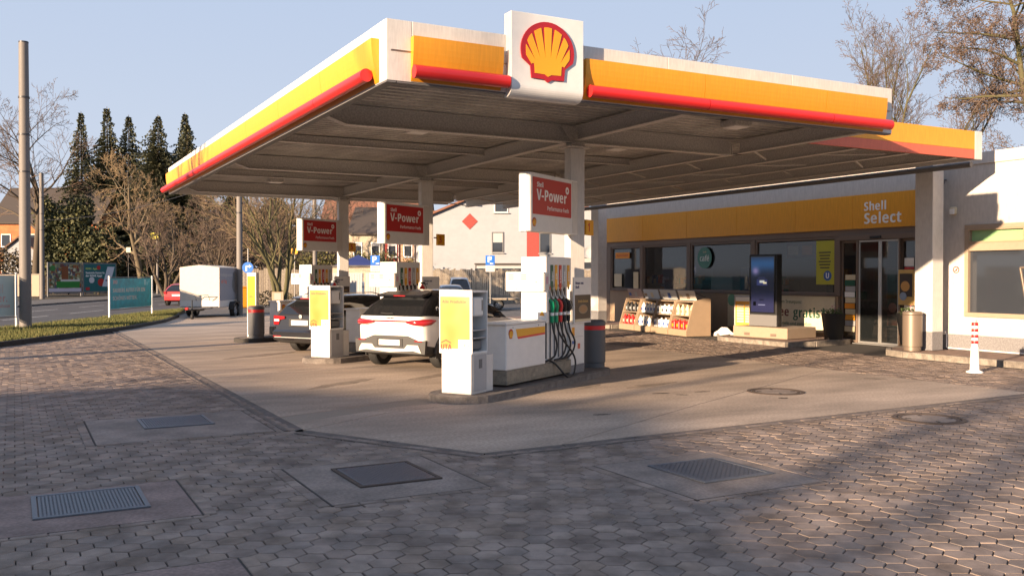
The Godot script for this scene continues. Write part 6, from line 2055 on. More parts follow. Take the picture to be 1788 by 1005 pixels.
		if k == 0:
			img.fill(Color(0.42, 0.44, 0.34))
			for n in 260:
				var cc: Color = [Color(0.55, 0.55, 0.4), Color(0.25, 0.32, 0.2), Color(0.35, 0.2, 0.2), Color(0.5, 0.27, 0.12), Color(0.7, 0.7, 0.6), Color(0.28, 0.3, 0.36)][rng.randi_range(0, 5)]
				img.fill_rect(Rect2i(rng.randi_range(0, 122), rng.randi_range(0, 76), rng.randi_range(3, 12), rng.randi_range(3, 12)), cc)
			img.fill_rect(Rect2i(50, 8, 26, 50), Color(0.45, 0.24, 0.1))
			img.fill_rect(Rect2i(30, 60, 92, 22), Color(0.1, 0.45, 0.16))
			img.fill_rect(Rect2i(46, 54, 76, 7), Color(0.72, 0.72, 0.7))
			img.fill_rect(Rect2i(0, 84, 128, 12), Color(0.72, 0.7, 0.75))
			for y in 22:
				for x in 22:
					if Vector2(x - 11, y - 11).length() < 10:
						img.set_pixel(4 + x, 4 + y, Color(0.2, 0.45, 0.2))
		else:
			img.fill(Color(0.03, 0.34, 0.36))
			for y in 96:
				for x in 128:
					if Vector2(x - 30, y - 56).length() < 11:
						img.set_pixel(x, y, Color(0.72, 0.72, 0.74))
					if Vector2(x - 68, y - 64).length() < 14:
						img.set_pixel(x, y, Color(0.62, 0.12, 0.1))
					if Vector2(x - 58, y - 12).length() < 8:
						img.set_pixel(x, y, Color(0.62, 0.14, 0.12))
					var px := x - (112 - y * 0.32)
					if absf(px) < 15 and y > 8 and y < 80:
						img.set_pixel(x, y, Color(0.72, 0.74, 0.78))
			img.fill_rect(Rect2i(6, 82, 16, 10), Color(0.65, 0.12, 0.14))
			img.fill_rect(Rect2i(86, 56, 8, 4), Color(0.05, 0.1, 0.3))
			img.fill_rect(Rect2i(96, 56, 14, 4), Color(0.65, 0.12, 0.14))
		var pm := StandardMaterial3D.new()
		pm.resource_name = "poster_print"
		pm.albedo_texture = ImageTexture.create_from_image(img)
		pm.roughness = 0.6
		pm.albedo_color = Color.WHITE
		mb = MB.new()
		mb.quad(Vector3(0.1, 2.84, 0.015), Vector3(L - 0.1, 2.84, 0.015), Vector3(L - 0.1, 0.4, 0.015), Vector3(0.1, 0.4, 0.015))
		mb.uv = PackedVector2Array([Vector2(0, 0), Vector2(1, 0), Vector2(1, 1), Vector2(0, 1)])
		part(t, "poster", mb, pm)
		if k == 1:
			txt(t, "lettering", "REWE  App.", 0.16, Vector3(0.25, 2.42, 0.02), Basis(), mat("lime_ink", 0.4, 0.5, 0.1), true)
			txt(t, "lettering", "Sammle Euros in", 0.17, Vector3(0.25, 2.05, 0.02), Basis(), M.white_plain, true)
			txt(t, "lettering", "der REWE App!", 0.17, Vector3(0.25, 1.78, 0.02), Basis(), M.white_plain, true)
	# low sprayed wall at the far left
	var gw := thing("sprayed_wall", "low pale wall with faded graffiti behind the tram pole", "wall", at_far(-46.5, 84.0), -28.4)
	bx(gw, "wall_slab", Vector3(0, 1.0, 0), Vector3(7.0, 2.0, 0.25), M.tan_light, 0.02)
	bx(gw, "coping", Vector3(0, 2.04, 0), Vector3(7.1, 0.08, 0.35), M.kerb, 0.01)
	for q in [[-0.9, 0.9, 0.7, 0.4, M.red_worn], [-0.1, 1.0, 0.5, 0.5, M.grey_dark], [-1.9, 1.2, 0.9, 0.6, M.grey_panel], [0.9, 1.3, 0.8, 0.35, M.grey_panel], [1.9, 1.0, 0.6, 0.5, M.grey_dark]]:
		mb = MB.new()
		var o := PackedVector2Array()
		for k in 11:
			o.append(Vector2(q[0] + cos(TAU * k / 11) * q[2] * rng.randf_range(0.35, 0.55), q[1] + sin(TAU * k / 11) * q[3] * rng.randf_range(0.35, 0.6)))
		mb.prism(o, 0.004, Transform3D(Basis(), Vector3(0, 0, 0.127)))
		part(gw, "graffiti", mb, q[4])

	# round blue turn sign, two parking signs, a few small signs
	var bs := thing("turn_sign", "round blue sign with white turn arrow on a thin post", "road sign", Vector3(8.95, 0, -40.6), -28.4)
	mb = MB.new()
	mb.rod(Vector3.ZERO, Vector3(0, 3.1, 0), 0.03, 8)
	part(bs, "post", mb, M.galv)
	mb = MB.new()
	mb.lathe([Vector2(0, -0.01), Vector2(0.24, -0.01), Vector2(0.24, 0.01), Vector2(0, 0.01)], 28, Vector3(0, 2.27, 0.05), Basis(Vector3.RIGHT, PI / 2))
	var disc := part(bs, "disc", mb, M.blue_sign)
	mb = MB.new()
	mb.box(Vector3(-0.06, 2.22, 0.063), Vector3(0.05, 0.2, 0.004))
	mb.box(Vector3(0.0, 2.33, 0.063), Vector3(0.16, 0.05, 0.004))
	mb.prism(PackedVector2Array([Vector2(0.06, 2.4), Vector2(0.16, 2.33), Vector2(0.06, 2.26)]), 0.004, Transform3D(Basis(), Vector3(0, 0, 0.061)))
	part(disc, "arrow", mb, M.white_plain)
	for s in [[Vector3(17.26, 0, -47.53), "blue parking sign with arrow beside the cream house", 1.0], [Vector3(22.75, 0, -44.56), "blue parking sign with arrow before the white gable wall", -1.0]]:
		var t := thing("parking_sign", s[1], "road sign", s[0], -28.4, "blue parking signs")
		mb = MB.new()
		mb.rod(Vector3(0, 0, -0.03), Vector3(0, 3.05, -0.03), 0.03, 8)
		part(t, "post", mb, M.galv)
		bx(t, "plate", Vector3(0, 2.75, 0.005), Vector3(0.5, 0.52, 0.02), M.blue_sign, 0.004)
		txt(t, "lettering", "P", 0.32, Vector3(-0.03, 2.79, 0.017), Basis(), M.white_plain, true, 1.05, HORIZONTAL_ALIGNMENT_CENTER)
		mb = MB.new()
		mb.box(Vector3(0.1, 2.58, 0.018), Vector3(0.14, 0.03, 0.004))
		mb.prism(PackedVector2Array([Vector2(0.1 + s[2] * 0.06, 2.63), Vector2(0.1 + s[2] * 0.13, 2.58), Vector2(0.1 + s[2] * 0.06, 2.53)]), 0.004, Transform3D(Basis(), Vector3(0, 0, 0.016)))
		part(t, "arrow", mb, M.white_plain)
		var sub := bx(t, "lower_plate", Vector3(0, 2.3, 0.005), Vector3(0.5, 0.34, 0.02), M.white_dirty, 0.004)
		for k in 3:
			bx(sub, "text_line", Vector3(0, 2.39 - 0.09 * k, 0.017), Vector3(0.38, 0.025, 0.003), M.grey_dark)
	var ys := thing("yellow_street_sign", "small yellow sign behind the bare multi-stem tree", "road sign", at_far(-13.2, 56.0), -28.4)
	mb = MB.new()
	mb.rod(Vector3.ZERO, Vector3(0, 3.3, -0.03), 0.03, 6)
	part(ys, "post", mb, M.galv)
	bx(ys, "plate", Vector3(0, 3.4, 0), Vector3(0.4, 0.34, 0.03), M.yellow, 0.005)
	# tree planter box with a roundel
	var tp := thing("tree_box", "rusty planter box with a sign round the bare tree foot", "planter", Vector3(12.6, 0, -49.4), -28.4)
	bx(tp, "box", Vector3(0, 0.75, 0.6), Vector3(0.62, 0.62, 0.05), M.tan, 0.01)
	bx(tp, "notice", Vector3(0, 0.82, 0.63), Vector3(0.36, 0.34, 0.006), M.pale_red)
	for x in [-0.26, 0.26]:
		bx(tp, "post", Vector3(x, 0.25, 0.6), Vector3(0.05, 0.5, 0.05), M.galv)
	# timber fence
	var mats := [M.timber, mat("timber_b", 0.43, 0.36, 0.29, 0.85, {"fine": "bark", "fsv": Vector3(1.5, 0.2, 1.5)}), mat("timber_c", 0.56, 0.48, 0.38, 0.85, {"fine": "bark", "fsv": Vector3(1.5, 0.2, 1.5)})]
	var shared := []
	for k in 4:
		mb = MB.new()
		mb.cbox(Vector3(0, 1.15 + 0.02 * k, 0), Vector3(0.135, 2.26 + 0.04 * k, 0.025), 0.005)
		shared.append(mb.mesh())
	for run in [[at_far(-17.6, 60.0), at_far(-13.5, 61.0), "weathered timber board fence behind the bare multi-stem tree"], [at_far(-8.5, 62.0), at_far(7.2, 64.0), "tall weathered timber board fence before the white gable house"]]:
		var fd: Vector3 = run[1] - run[0]
		var fn := thing("timber_fence", run[2], "fence", run[0], rad_to_deg(atan2(-fd.z, fd.x)))
		var fl := fd.length()
		var x := 0.0
		while x < fl:
			part(fn, "plank", shared[rng.randi_range(0, 3)], mats[rng.randi_range(0, 2)], Transform3D(Basis(), Vector3(x, 0, rng.randf_range(-0.008, 0.008))))
			x += 0.145
		for y in [0.5, 1.9]:
			bx(fn, "rail", Vector3(fl * 0.5, y, -0.05), Vector3(fl, 0.09, 0.05), M.timber)
	# flat trailer parked by the fence
	var ft := thing("flat_trailer", "small flat trailer with red coupling parked by the fence", "trailer", Vector3(23.8, 0, -46.0), -30)
	bx(ft, "bed", Vector3(0, 0.62, 0), Vector3(2.6, 0.1, 1.4), M.timber, 0.01)
	bx(ft, "coupling", Vector3(-1.9, 0.55, 0), Vector3(0.3, 0.16, 0.16), M.red, 0.03)
	mb = MB.new()
	mb.rod(Vector3(-1.3, 0.55, 0), Vector3(-1.9, 0.55, 0), 0.05, 6)
	part(ft, "drawbar", mb, M.galv)
	for s in [-1.0, 1.0]:
		wheel(ft, Vector3(0.2, 0.28, s * 0.62), 0.28, s, M.rim)
	mb = MB.new()
	mb.rod(Vector3(-1.6, 0.0, 0.1), Vector3(-1.6, 0.9, 0.1), 0.03, 6)
	part(ft, "jockey_wheel", mb, M.galv)
	# pale garages and posts beyond island three
	var gr := thing("garage_row", "pale garage with grey slatted doors beyond the second pump", "garage", at_far(-11.0, 64.0), -28.4)
	bx(gr, "wall", Vector3(0, 1.25, -1.5), Vector3(4.6, 2.5, 3.0), M.render_cream)
	bx(gr, "roof", Vector3(0, 2.56, -1.5), Vector3(4.9, 0.14, 3.3), M.sidewalk, 0.01)
	for k in 3:
		var dr := bx(gr, "door", Vector3(-1.2 + k * 1.3, 1.05, 0.02), Vector3(1.1, 2.1, 0.05), M.grey_panel, 0.01)
		for j in 6:
			bx(dr, "slat", Vector3(-1.65 + k * 1.3 + j * 0.18, 1.05, 0.05), Vector3(0.14, 2.0, 0.02), M.grey_panel, 0.004)
	for k in 2:
		var bo := thing("white_post", "slim white post before the grey garage doors", "post", at_far(-9.9 + k * 1.1, 54.5), 0, "white posts before the garages")
		mb = MB.new()
		mb.lathe([Vector2(0.08, 0), Vector2(0.08, 1.5), Vector2(0.05, 1.56), Vector2(0, 1.57)], 12)
		part(bo, "shaft", mb, M.white_plain)
		mb = MB.new()
		mb.lathe([Vector2(0.083, 1.2), Vector2(0.083, 1.3)], 12)
		part(bo, "band", mb, M.grey_panel)
	# small yellow tank behind the pillar
	var yt := thing("yellow_bin", "small yellow bin standing behind the slim pillar", "bin", at_far(-16.2, 55.0))
	bx(yt, "tub", Vector3(0, 0.6, 0), Vector3(0.7, 1.2, 0.7), M.yellow, 0.06)
	bx(yt, "lid", Vector3(0, 1.24, 0), Vector3(0.76, 0.08, 0.76), M.yellow, 0.03)


func window_part(h: Node, x0: float, x1: float, y0: float, y1: float, z: float, fm: Material, blind := 0.0) -> void: # a framed window on a wall that faces local +z
	var mb := MB.new()
	var w := 0.09
	mb.cbox(Vector3((x0 + x1) * 0.5, y1 - w * 0.5, z), Vector3(x1 - x0, w, 0.1), 0.01)
	mb.cbox(Vector3((x0 + x1) * 0.5, y0 + w * 0.5, z), Vector3(x1 - x0, w, 0.1), 0.01)
	mb.cbox(Vector3(x0 + w * 0.5, (y0 + y1) * 0.5, z), Vector3(w, y1 - y0 - 2 * w, 0.1), 0.01)
	mb.cbox(Vector3(x1 - w * 0.5, (y0 + y1) * 0.5, z), Vector3(w, y1 - y0 - 2 * w, 0.1), 0.01)
	var f := part(h, "window", mb, fm)
	bx(f, "pane", Vector3((x0 + x1) * 0.5, (y0 + y1) * 0.5, z - 0.02), Vector3(x1 - x0 - 2 * w, y1 - y0 - 2 * w, 0.03), M.window_pane)
	bx(f, "sill", Vector3((x0 + x1) * 0.5, y0 - 0.035, z + 0.06), Vector3(x1 - x0 + 0.16, 0.06, 0.2), M.grey_panel, 0.01)
	if blind > 0.0:
		bx(f, "blind", Vector3((x0 + x1) * 0.5, y1 - w - (y1 - y0 - 2 * w) * blind * 0.5, z + 0.002), Vector3(x1 - x0 - 2 * w, (y1 - y0 - 2 * w) * blind, 0.02), M.grey_panel)


func gable(h: Node, x0: float, x1: float, eave: float, ridge: float, deep: float, wallm: Material, roofm: Material, over := 0.35) -> void: # ridge runs along z, gable wall at z = 0
	var mid := (x0 + x1) * 0.5
	var mb := MB.new()
	mb.prism(PackedVector2Array([Vector2(x0, 0), Vector2(x1, 0), Vector2(x1, eave), Vector2(mid, ridge), Vector2(x0, eave)]), deep, Transform3D(Basis(), Vector3(0, 0, -deep)))
	part(h, "wall", mb, wallm)
	for s in [-1.0, 1.0]:
		var xe: float = mid + s * ((x1 - x0) * 0.5 + over)
		var slope := (ridge - eave) / ((x1 - x0) * 0.5)
		var ye := eave - slope * over
		mb = MB.new()
		var q := PackedVector2Array([Vector2(mid, ridge + 0.02), Vector2(xe, ye + 0.02), Vector2(xe, ye + 0.2), Vector2(mid, ridge + 0.2)])
		mb.prism(q, deep + over * 2, Transform3D(Basis(), Vector3(0, 0, -deep - over)))
		part(h, "roof", mb, roofm)


func side_roof(h: Node, x0: float, x1: float, eave: float, ridge: float, deep: float, wallm: Material, roofm: Material) -> void: # ridge runs along x, eave towards local +z
	bx(h, "wall", Vector3((x0 + x1) * 0.5, eave * 0.5, -deep * 0.5), Vector3(x1 - x0, eave, deep), wallm)
	for s in [0.0, 1.0]:
		var mb := MB.new()
		var ze := 0.4 if s == 0.0 else -deep - 0.4
		var zm := -deep * 0.5
		var e := (ridge - eave) / (deep * 0.5) * 0.4
		mb.prism(PackedVector2Array([Vector2(zm, ridge), Vector2(ze, eave - e), Vector2(ze, eave - e + 0.18), Vector2(zm, ridge + 0.18)]), x1 - x0 + 0.3, Transform3D(Basis(Vector3(0, 0, 1), Vector3(0, 1, 0), Vector3(-1, 0, 0)), Vector3(x1 + 0.15, 0, 0)))
		part(h, "roof", mb, roofm)
	for x in [x0, x1]:
		var mb := MB.new()
		mb.prism(PackedVector2Array([Vector2(0, eave), Vector2(-deep, eave), Vector2(-deep * 0.5, ridge)]), 0.02, Transform3D(Basis(Vector3(0, 0, 1), Vector3(0, 1, 0), Vector3(-1, 0, 0)), Vector3(x + 0.01, 0, 0)))
		part(h, "gable_end", mb, wallm)


func build_houses() -> void:
	# white gable house behind the fence
	var h := thing("white_house", "white rendered gable house with a red diamond and red stripe", "house", at_far(0, 75.0), -28.4)
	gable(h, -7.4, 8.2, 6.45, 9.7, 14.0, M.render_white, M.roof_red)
	window_part(h, -1.45, -0.3, 7.0, 8.6, 0.03, M.white_dirty, 0.0)
	window_part(h, -1.65, -0.68, 3.75, 5.45, 0.03, M.grey_dark, 0.5)
	window_part(h, 2.22, 3.15, 3.72, 5.4, 0.03, M.grey_dark, 0.0)
	window_part(h, -3.0, 1.0, 1.9, 2.8, 0.03, M.grey_dark, 0.3)
	bx(h, "lintel", Vector3(-1.0, 2.86, 0.1), Vector3(4.1, 0.1, 0.22), M.roof_dark, 0.01)
	var mb := MB.new()
	mb.prism(PackedVector2Array([Vector2(-4.08, 6.3), Vector2(-3.43, 6.95), Vector2(-2.78, 6.3), Vector2(-3.43, 5.65)]), 0.03, Transform3D(Basis(), Vector3(0, 0, 0.005)))
	part(h, "red_diamond", mb, M.render_red)
	bx(h, "red_stripe", Vector3(1.7, 3.6, 0.02), Vector3(1.0, 3.9, 0.03), M.render_red)
	mb = MB.new()
	mb.lathe([Vector2(0, 0), Vector2(0.3, 0.04), Vector2(0.5, 0.14), Vector2(0.5, 0.16), Vector2(0.3, 0.06), Vector2(0, 0.02)], 22, Vector3(6.25, 3.75, 0.4), Basis(Vector3.RIGHT, PI / 2 - 0.2))
	var dish := part(h, "satellite_dish", mb, M.grey_panel)
	bx(dish, "bracket", Vector3(6.25, 3.72, 0.18), Vector3(0.08, 0.08, 0.4), M.galv)
	window_part(h, 5.6, 7.2, 2.4, 3.4, 0.03, M.grey_dark, 0.4)
	mb = MB.new()
	mb.lathe([Vector2(0, 0.0), Vector2(0.28, 0.0), Vector2(0.2, 0.12), Vector2(0, 0.14)], 14, Vector3(-3.2, 7.7, 0.5))
	mb.rod(Vector3(-3.2, 7.85, 0), Vector3(-3.2, 7.85, 0.5), 0.03, 6)
	part(h, "wall_lamp", mb, M.galv)
	# terrace: four narrow house fronts
	var fronts := [["cream terraced house with dark tiled roof beside the parking sign", -15.2, -11.9, 5.9, 8.4, M.render_cream, M.roof_dark], ["red rendered terraced house front beneath the second red sign", -11.88, -10.45, 5.6, 8.2, M.render_red, M.roof_dark], ["pink-beige terraced house front between red and pale blue neighbours", -10.43, -9.0, 5.6, 8.2, M.render_pink, M.roof_brown], ["pale blue terraced house front beside the white gable house", -8.98, -7.3, 5.5, 8.1, M.render_blue, M.roof_brown]]
	for i in fronts.size():
		var f: Array = fronts[i]
		h = thing("terraced_house", f[0], "house", at_far(0, 86.0 + i * 0.05), -28.4, "terraced houses behind the fence")
		side_roof(h, f[1], f[2], f[3], f[4], 9.0, f[5], f[6])
		var n := 2 if i == 0 else 1
		for k in n:
			var c: float = lerpf(f[1], f[2], (k + 0.5) / n)
			window_part(h, c - 0.42, c + 0.42, 3.6, 5.0, 0.03, M.white_plain, 0.2)
			window_part(h, c - 0.42, c + 0.42, 0.9, 2.3, 0.03, M.white_plain, 0.0)
		mb = MB.new()
		mb.rod(Vector3(f[2] - 0.12, 0, 0.08), Vector3(f[2] - 0.12, f[3] - 0.1, 0.08), 0.05, 6)
		part(h, "downpipe", mb, M.galv)
	# brown-roofed house higher up
	h = thing("brown_roof_house", "house with a large red-brown roof and a white dormer", "house", at_far(-17.0, 110.0, 2.0), -28.4)
	side_roof(h, -6.0, 7.0, 5.2, 9.6, 10.0, M.render_cream, M.roof_red)
	var d := bx(h, "dormer", Vector3(-0.9, 7.3, -1.1), Vector3(1.3, 1.2, 1.8), M.white_plain)
	bx(d, "dormer_window", Vector3(-0.9, 7.3, -0.19), Vector3(0.8, 0.8, 0.03), M.window_pane)
	bx(d, "dormer_roof", Vector3(-0.9, 7.96, -1.1), Vector3(1.6, 0.12, 2.0), M.roof_dark)
	for k in 4:
		window_part(h, -5.0 + k * 2.9, -3.9 + k * 2.9, 2.6, 4.2, 0.03, M.white_plain)
	# dark pavilion tent
	h = thing("blue_tent_roof", "dark blue tent roof on posts beside the hedge", "tent", at_far(-11.0, 66.0), -28.4)
	mb = MB.new()
	mb.face([Vector3(-2.2, 2.3, 1.5), Vector3(2.2, 2.3, 1.5), Vector3(0, 3.4, 0)], Vector3(0, 2, 0))
	mb.face([Vector3(2.2, 2.3, 1.5), Vector3(2.2, 2.3, -1.5), Vector3(0, 3.4, 0)], Vector3(0, 2, 0))
	mb.face([Vector3(-2.2, 2.3, -1.5), Vector3(2.2, 2.3, -1.5), Vector3(0, 3.4, 0)], Vector3(0, 2, 0))
	mb.face([Vector3(-2.2, 2.3, 1.5), Vector3(-2.2, 2.3, -1.5), Vector3(0, 3.4, 0)], Vector3(0, 2, 0))
	part(h, "canvas", mb, M.navy)
	for p in [Vector3(-2.1, 0, 1.4), Vector3(2.1, 0, 1.4), Vector3(2.1, 0, -1.4), Vector3(-2.1, 0, -1.4)]:
		mb = MB.new()
		mb.rod(p, p + Vector3(0, 2.32, 0), 0.04, 6)
		part(h, "post", mb, M.galv)
	# orange brick house and its white shed at the far left
	h = thing("orange_house", "orange brick house with dark roof half hidden by the ivy tree", "house", at_far(-58.5, 114.0), -28.4)
	side_roof(h, -6.0, 7.5, 8.6, 13.0, 10.0, M.render_orange, M.roof_dark)
	for k in 4:
		window_part(h, -4.6 + k * 3.2, -3.4 + k * 3.2, 5.4, 7.0, 0.03, M.white_plain)
		window_part(h, -4.6 + k * 3.2, -3.4 + k * 3.2, 2.0, 3.6, 0.03, M.white_plain)
	bx(h, "chimney", Vector3(2.6, 13.2, -5.0), Vector3(1.3, 1.6, 0.8), M.roof_brown, 0.02)
	h = thing("white_shed", "small white shed with pitched roof before the orange house", "shed", at_far(-56.6, 106.0), -28.4)
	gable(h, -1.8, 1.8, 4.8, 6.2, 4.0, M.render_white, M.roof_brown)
	window_part(h, -0.4, 0.4, 3.0, 4.0, 0.03, M.grey_dark)
	# railway bridge with abutments
	h = thing("railway_bridge", "dark riveted railway bridge over the street behind the trailer", "bridge", at_far(-38.0, 122.0), -28.4)
	bx(h, "girder", Vector3(0, 4.6, 0), Vector3(11.0, 1.5, 0.5), M.bridge, 0.02)
	for k in 12:
		bx(h, "stiffener", Vector3(-5.0 + k * 0.9, 4.6, 0.28), Vector3(0.1, 1.3, 0.1), M.bridge)
	bx(h, "top_flange", Vector3(0, 5.4, 0.1), Vector3(11.2, 0.14, 0.9), M.bridge)
	bx(h, "deck", Vector3(0, 4.0, -3.5), Vector3(11.0, 0.4, 7.0), M.bridge)
	bx(h, "abutment", Vector3(-6.2, 2.6, -3.5), Vector3(2.2, 5.6, 8.0), M.stonewall, 0.05)
	bx(h, "abutment", Vector3(6.4, 2.6, -3.5), Vector3(2.6, 5.6, 8.0), M.stonewall, 0.05)
	bx(h, "height_sign", Vector3(-0.9, 4.55, 0.36), Vector3(0.6, 0.6, 0.05), M.signal_yellow, 0.02)
	# railway embankment carrying it on both sides
	for e in [[-90.0, -45.2, 0], [-31.0, 40.0, 1]]:
		mb = MB.new()
		var n := 40
		var nz := FastNoiseLite.new()
		nz.seed = 7
		nz.frequency = 0.08
		var row := func(i: int) -> Array:
			var x: float = lerpf(e[0], e[1], i / float(n))
			var out := []
			for q in [[-9.0, -0.3], [-6.0, 1.8], [-3.0, 4.4], [0.0, 5.8], [7.0, 6.0], [12.0, -0.3]]:
				out.append(at_far(x, 121.0 + q[0] + 3.0, q[1] + nz.get_noise_2d(x, q[0]) * 0.8))
			return out
		for i in n:
			var r0: Array = row.call(i)
			var r1: Array = row.call(i + 1)
			for k in 5:
				mb.quad(r0[k], r0[k + 1], r1[k + 1], r1[k])
		setting("embankment", mb.mesh(), M.earth)
	# the house across the street to the south-west whose roof shades the foreground
	h = thing("shading_house", "plain cream house with low red roof across the side street", "house", Vector3(-30.0, 0, 0), 0)
	mb = MB.new()
	var prof := PackedVector2Array([Vector2(-5.6, 0), Vector2(-5.6, 7.0), Vector2(2.4, 8.2), Vector2(7.0, 7.5), Vector2(18.0, 7.0), Vector2(18.0, 0)])
	mb.prism(prof, 9.0, Transform3D(Basis(Vector3(0, 0, 1), Vector3(0, 1, 0), Vector3(-1, 0, 0)), Vector3(0, 0, 0)))
	part(h, "wall", mb, M.render_cream)
	mb = MB.new()
	mb.prism(PackedVector2Array([Vector2(-5.8, 7.0), Vector2(2.4, 8.23), Vector2(7.0, 7.53), Vector2(18.3, 7.02), Vector2(18.3, 7.15), Vector2(7.0, 7.67), Vector2(2.4, 8.38), Vector2(-5.8, 7.15)]), 9.6, Transform3D(Basis(Vector3(0, 0, 1), Vector3(0, 1, 0), Vector3(-1, 0, 0)), Vector3(0.3, 0, 0)))
	part(h, "roof", mb, M.roof_red)
	for k in 5:
		for y in [1.0, 4.2]:
			var f := frame_rect(h, "window", 0.03, -3.6 + k * 4.0, -2.4 + k * 4.0, y, y + 1.5, 0.09, 0.1, M.white_plain)
			bx(f, "pane", Vector3(0.02, y + 0.75, -3.0 + k * 4.0), Vector3(0.02, 1.34, 1.04), M.window_pane)


func grow(seed_: int, tall: float, r0: float, o := {}) -> Array: # [trunk mesh builder, twig mesh builder] of a bare tree
	var g := RandomNumberGenerator.new()
	g.seed = seed_
	var big := MB.new()
	var fine := MB.new()
	var tips := []
	var deepest: int = o.get("levels", 4)
	var kids: Array = o.get("kids", [9, 6, 5, 4])
	var spread: Array = o.get("spread", [0.75, 0.7, 0.7, 0.7])
	var ratio: Array = o.get("ratio", [0.55, 0.55, 0.52, 0.5])
	var lift: float = o.get("lift", 0.25)
	var wig: float = o.get("wiggle", 0.12)
	var start: float = o.get("start", 0.3)
	var stack := []
	var stems: int = o.get("stems", 1)
	for s in stems:
		var a := TAU * s / stems + g.randf()
		var lean := 0.0 if stems == 1 else o.get("lean", 0.3)
		stack.append([Vector3(cos(a), 0, sin(a)) * (0.0 if stems == 1 else r0 * 1.2), (Vector3.UP + Vector3(cos(a), 0, sin(a)) * lean + Vector3(g.randfn(), 0, g.randfn()) * 0.03).normalized(), tall * g.randf_range(0.88, 1.0), r0, 0])
	while stack.size():
		var b: Array = stack.pop_back()
		var p: Vector3 = b[0]
		var d: Vector3 = b[1]
		var len: float = b[2]
		var r: float = b[3]
		var lv: int = b[4]
		var n := 6 if lv == 0 else (5 if lv == 1 else (4 if lv == 2 else 3))
		var pts := [p]
		var rads := [r]
		var dirs := [d]
		for i in n - 1:
			d = (d + Vector3(g.randfn(), g.randfn(), g.randfn()) * wig + Vector3.UP * lift * (0.15 if lv == 0 else 0.3)).normalized()
			p += d * len / (n - 1)
			pts.append(p)
			rads.append(maxf(r * (1.0 - 0.82 * (i + 1.0) / (n - 1)), o.get("thin", 0.006)))
			dirs.append(d)
		var mb := big if lv <= o.get("wood", 1) else fine
		mb.tube(pts, rads, 8 if lv == 0 else (6 if lv == 1 else 3), false)
		if lv >= deepest - 1:
			tips.append([pts[-1], d])
		if lv >= deepest:
			continue
		var m: int = kids[lv]
		for k in m:
			var f := lerpf(start if lv == 0 else 0.18, 1.0, (k + g.randf() * 0.9) / m)
			var x := f * (n - 1)
			var i := mini(int(x), n - 2)
			var q: Vector3 = pts[i].lerp(pts[i + 1], x - i)
			var rr := lerpf(rads[i], rads[i + 1], x - i)
			var along: Vector3 = dirs[i]
			var side := along.cross(Vector3(g.randfn(), g.randfn(), g.randfn())).normalized()
			var nd: Vector3 = (along * (1.0 - spread[lv] * 0.5) + side * spread[lv]).normalized()
			var nl: float = len * ratio[lv] * lerpf(1.15, 0.55, f) * g.randf_range(0.75, 1.2)
			stack.append([q, nd, nl, maxf(minf(rr * 0.62, r * 0.5), o.get("thin", 0.006)), lv + 1])
	return [big, fine, tips]


func bare_tree(label: String, at: Vector3, seed_: int, tall: float, r0: float, o := {}, bark := "bark", twig := "twig") -> Node3D:
	var t := thing(o.get("called", "bare_tree"), label, "tree", at)
	var m := grow(seed_, tall, r0, o)
	part(t, "trunk", m[0], M[bark])
	part(t, "crown", m[1], M[twig])
	if o.has("clumps"):
		var g := RandomNumberGenerator.new()
		g.seed = seed_ + 5
		var mb := MB.new()
		for tip in m[2]:
			for k in o.clumps:
				var c: Vector3 = tip[0] + Vector3(g.randfn(), g.randfn(), g.randfn()) * 0.09
				var d := Vector3(g.randfn(), g.randfn() - 0.5, g.randfn()).normalized() * g.randf_range(0.05, 0.12)
				var e := d.cross(Vector3(g.randfn(), g.randfn(), g.randfn())).normalized() * 0.022
				mb.col = Color(0.1, 0.065, 0.045) * g.randf_range(0.6, 1.4)
				mb.quad(c - e, c + d * 0.5, c + e, c - d * 0.5)
		part(t, "catkins", mb, M.leaf)
	return t


func leaf_mass(lumps: Array, count: int, size: float, seed_: int, dark: Color, pale: Color) -> MB: # lumps: [centre, radii]
	var g := RandomNumberGenerator.new()
	g.seed = seed_
	var mb := MB.new()
	var vol := 0.0
	for l in lumps:
		vol += l[1].x * l[1].y * l[1].z
	for l in lumps:
		var n := int(count * l[1].x * l[1].y * l[1].z / vol)
		for k in n:
			var u := Vector3(g.randfn(), g.randfn(), g.randfn()).normalized() * pow(g.randf(), 0.22) * g.randf_range(0.75, 1.08)
			var c: Vector3 = l[0] + u * l[1]
			if c.y < 0.02:
				continue
			var d := (Vector3(g.randfn(), g.randfn(), g.randfn()) + u * 0.6).normalized() * size * g.randf_range(0.6, 1.4)
			var e := d.cross(Vector3(g.randfn(), g.randfn(), g.randfn())).normalized() * size * 0.45
			mb.col = dark.lerp(pale, g.randf() * g.randf())
			mb.quad(c - d * 0.5, c + e, c + d * 0.5, c - e)
	return mb


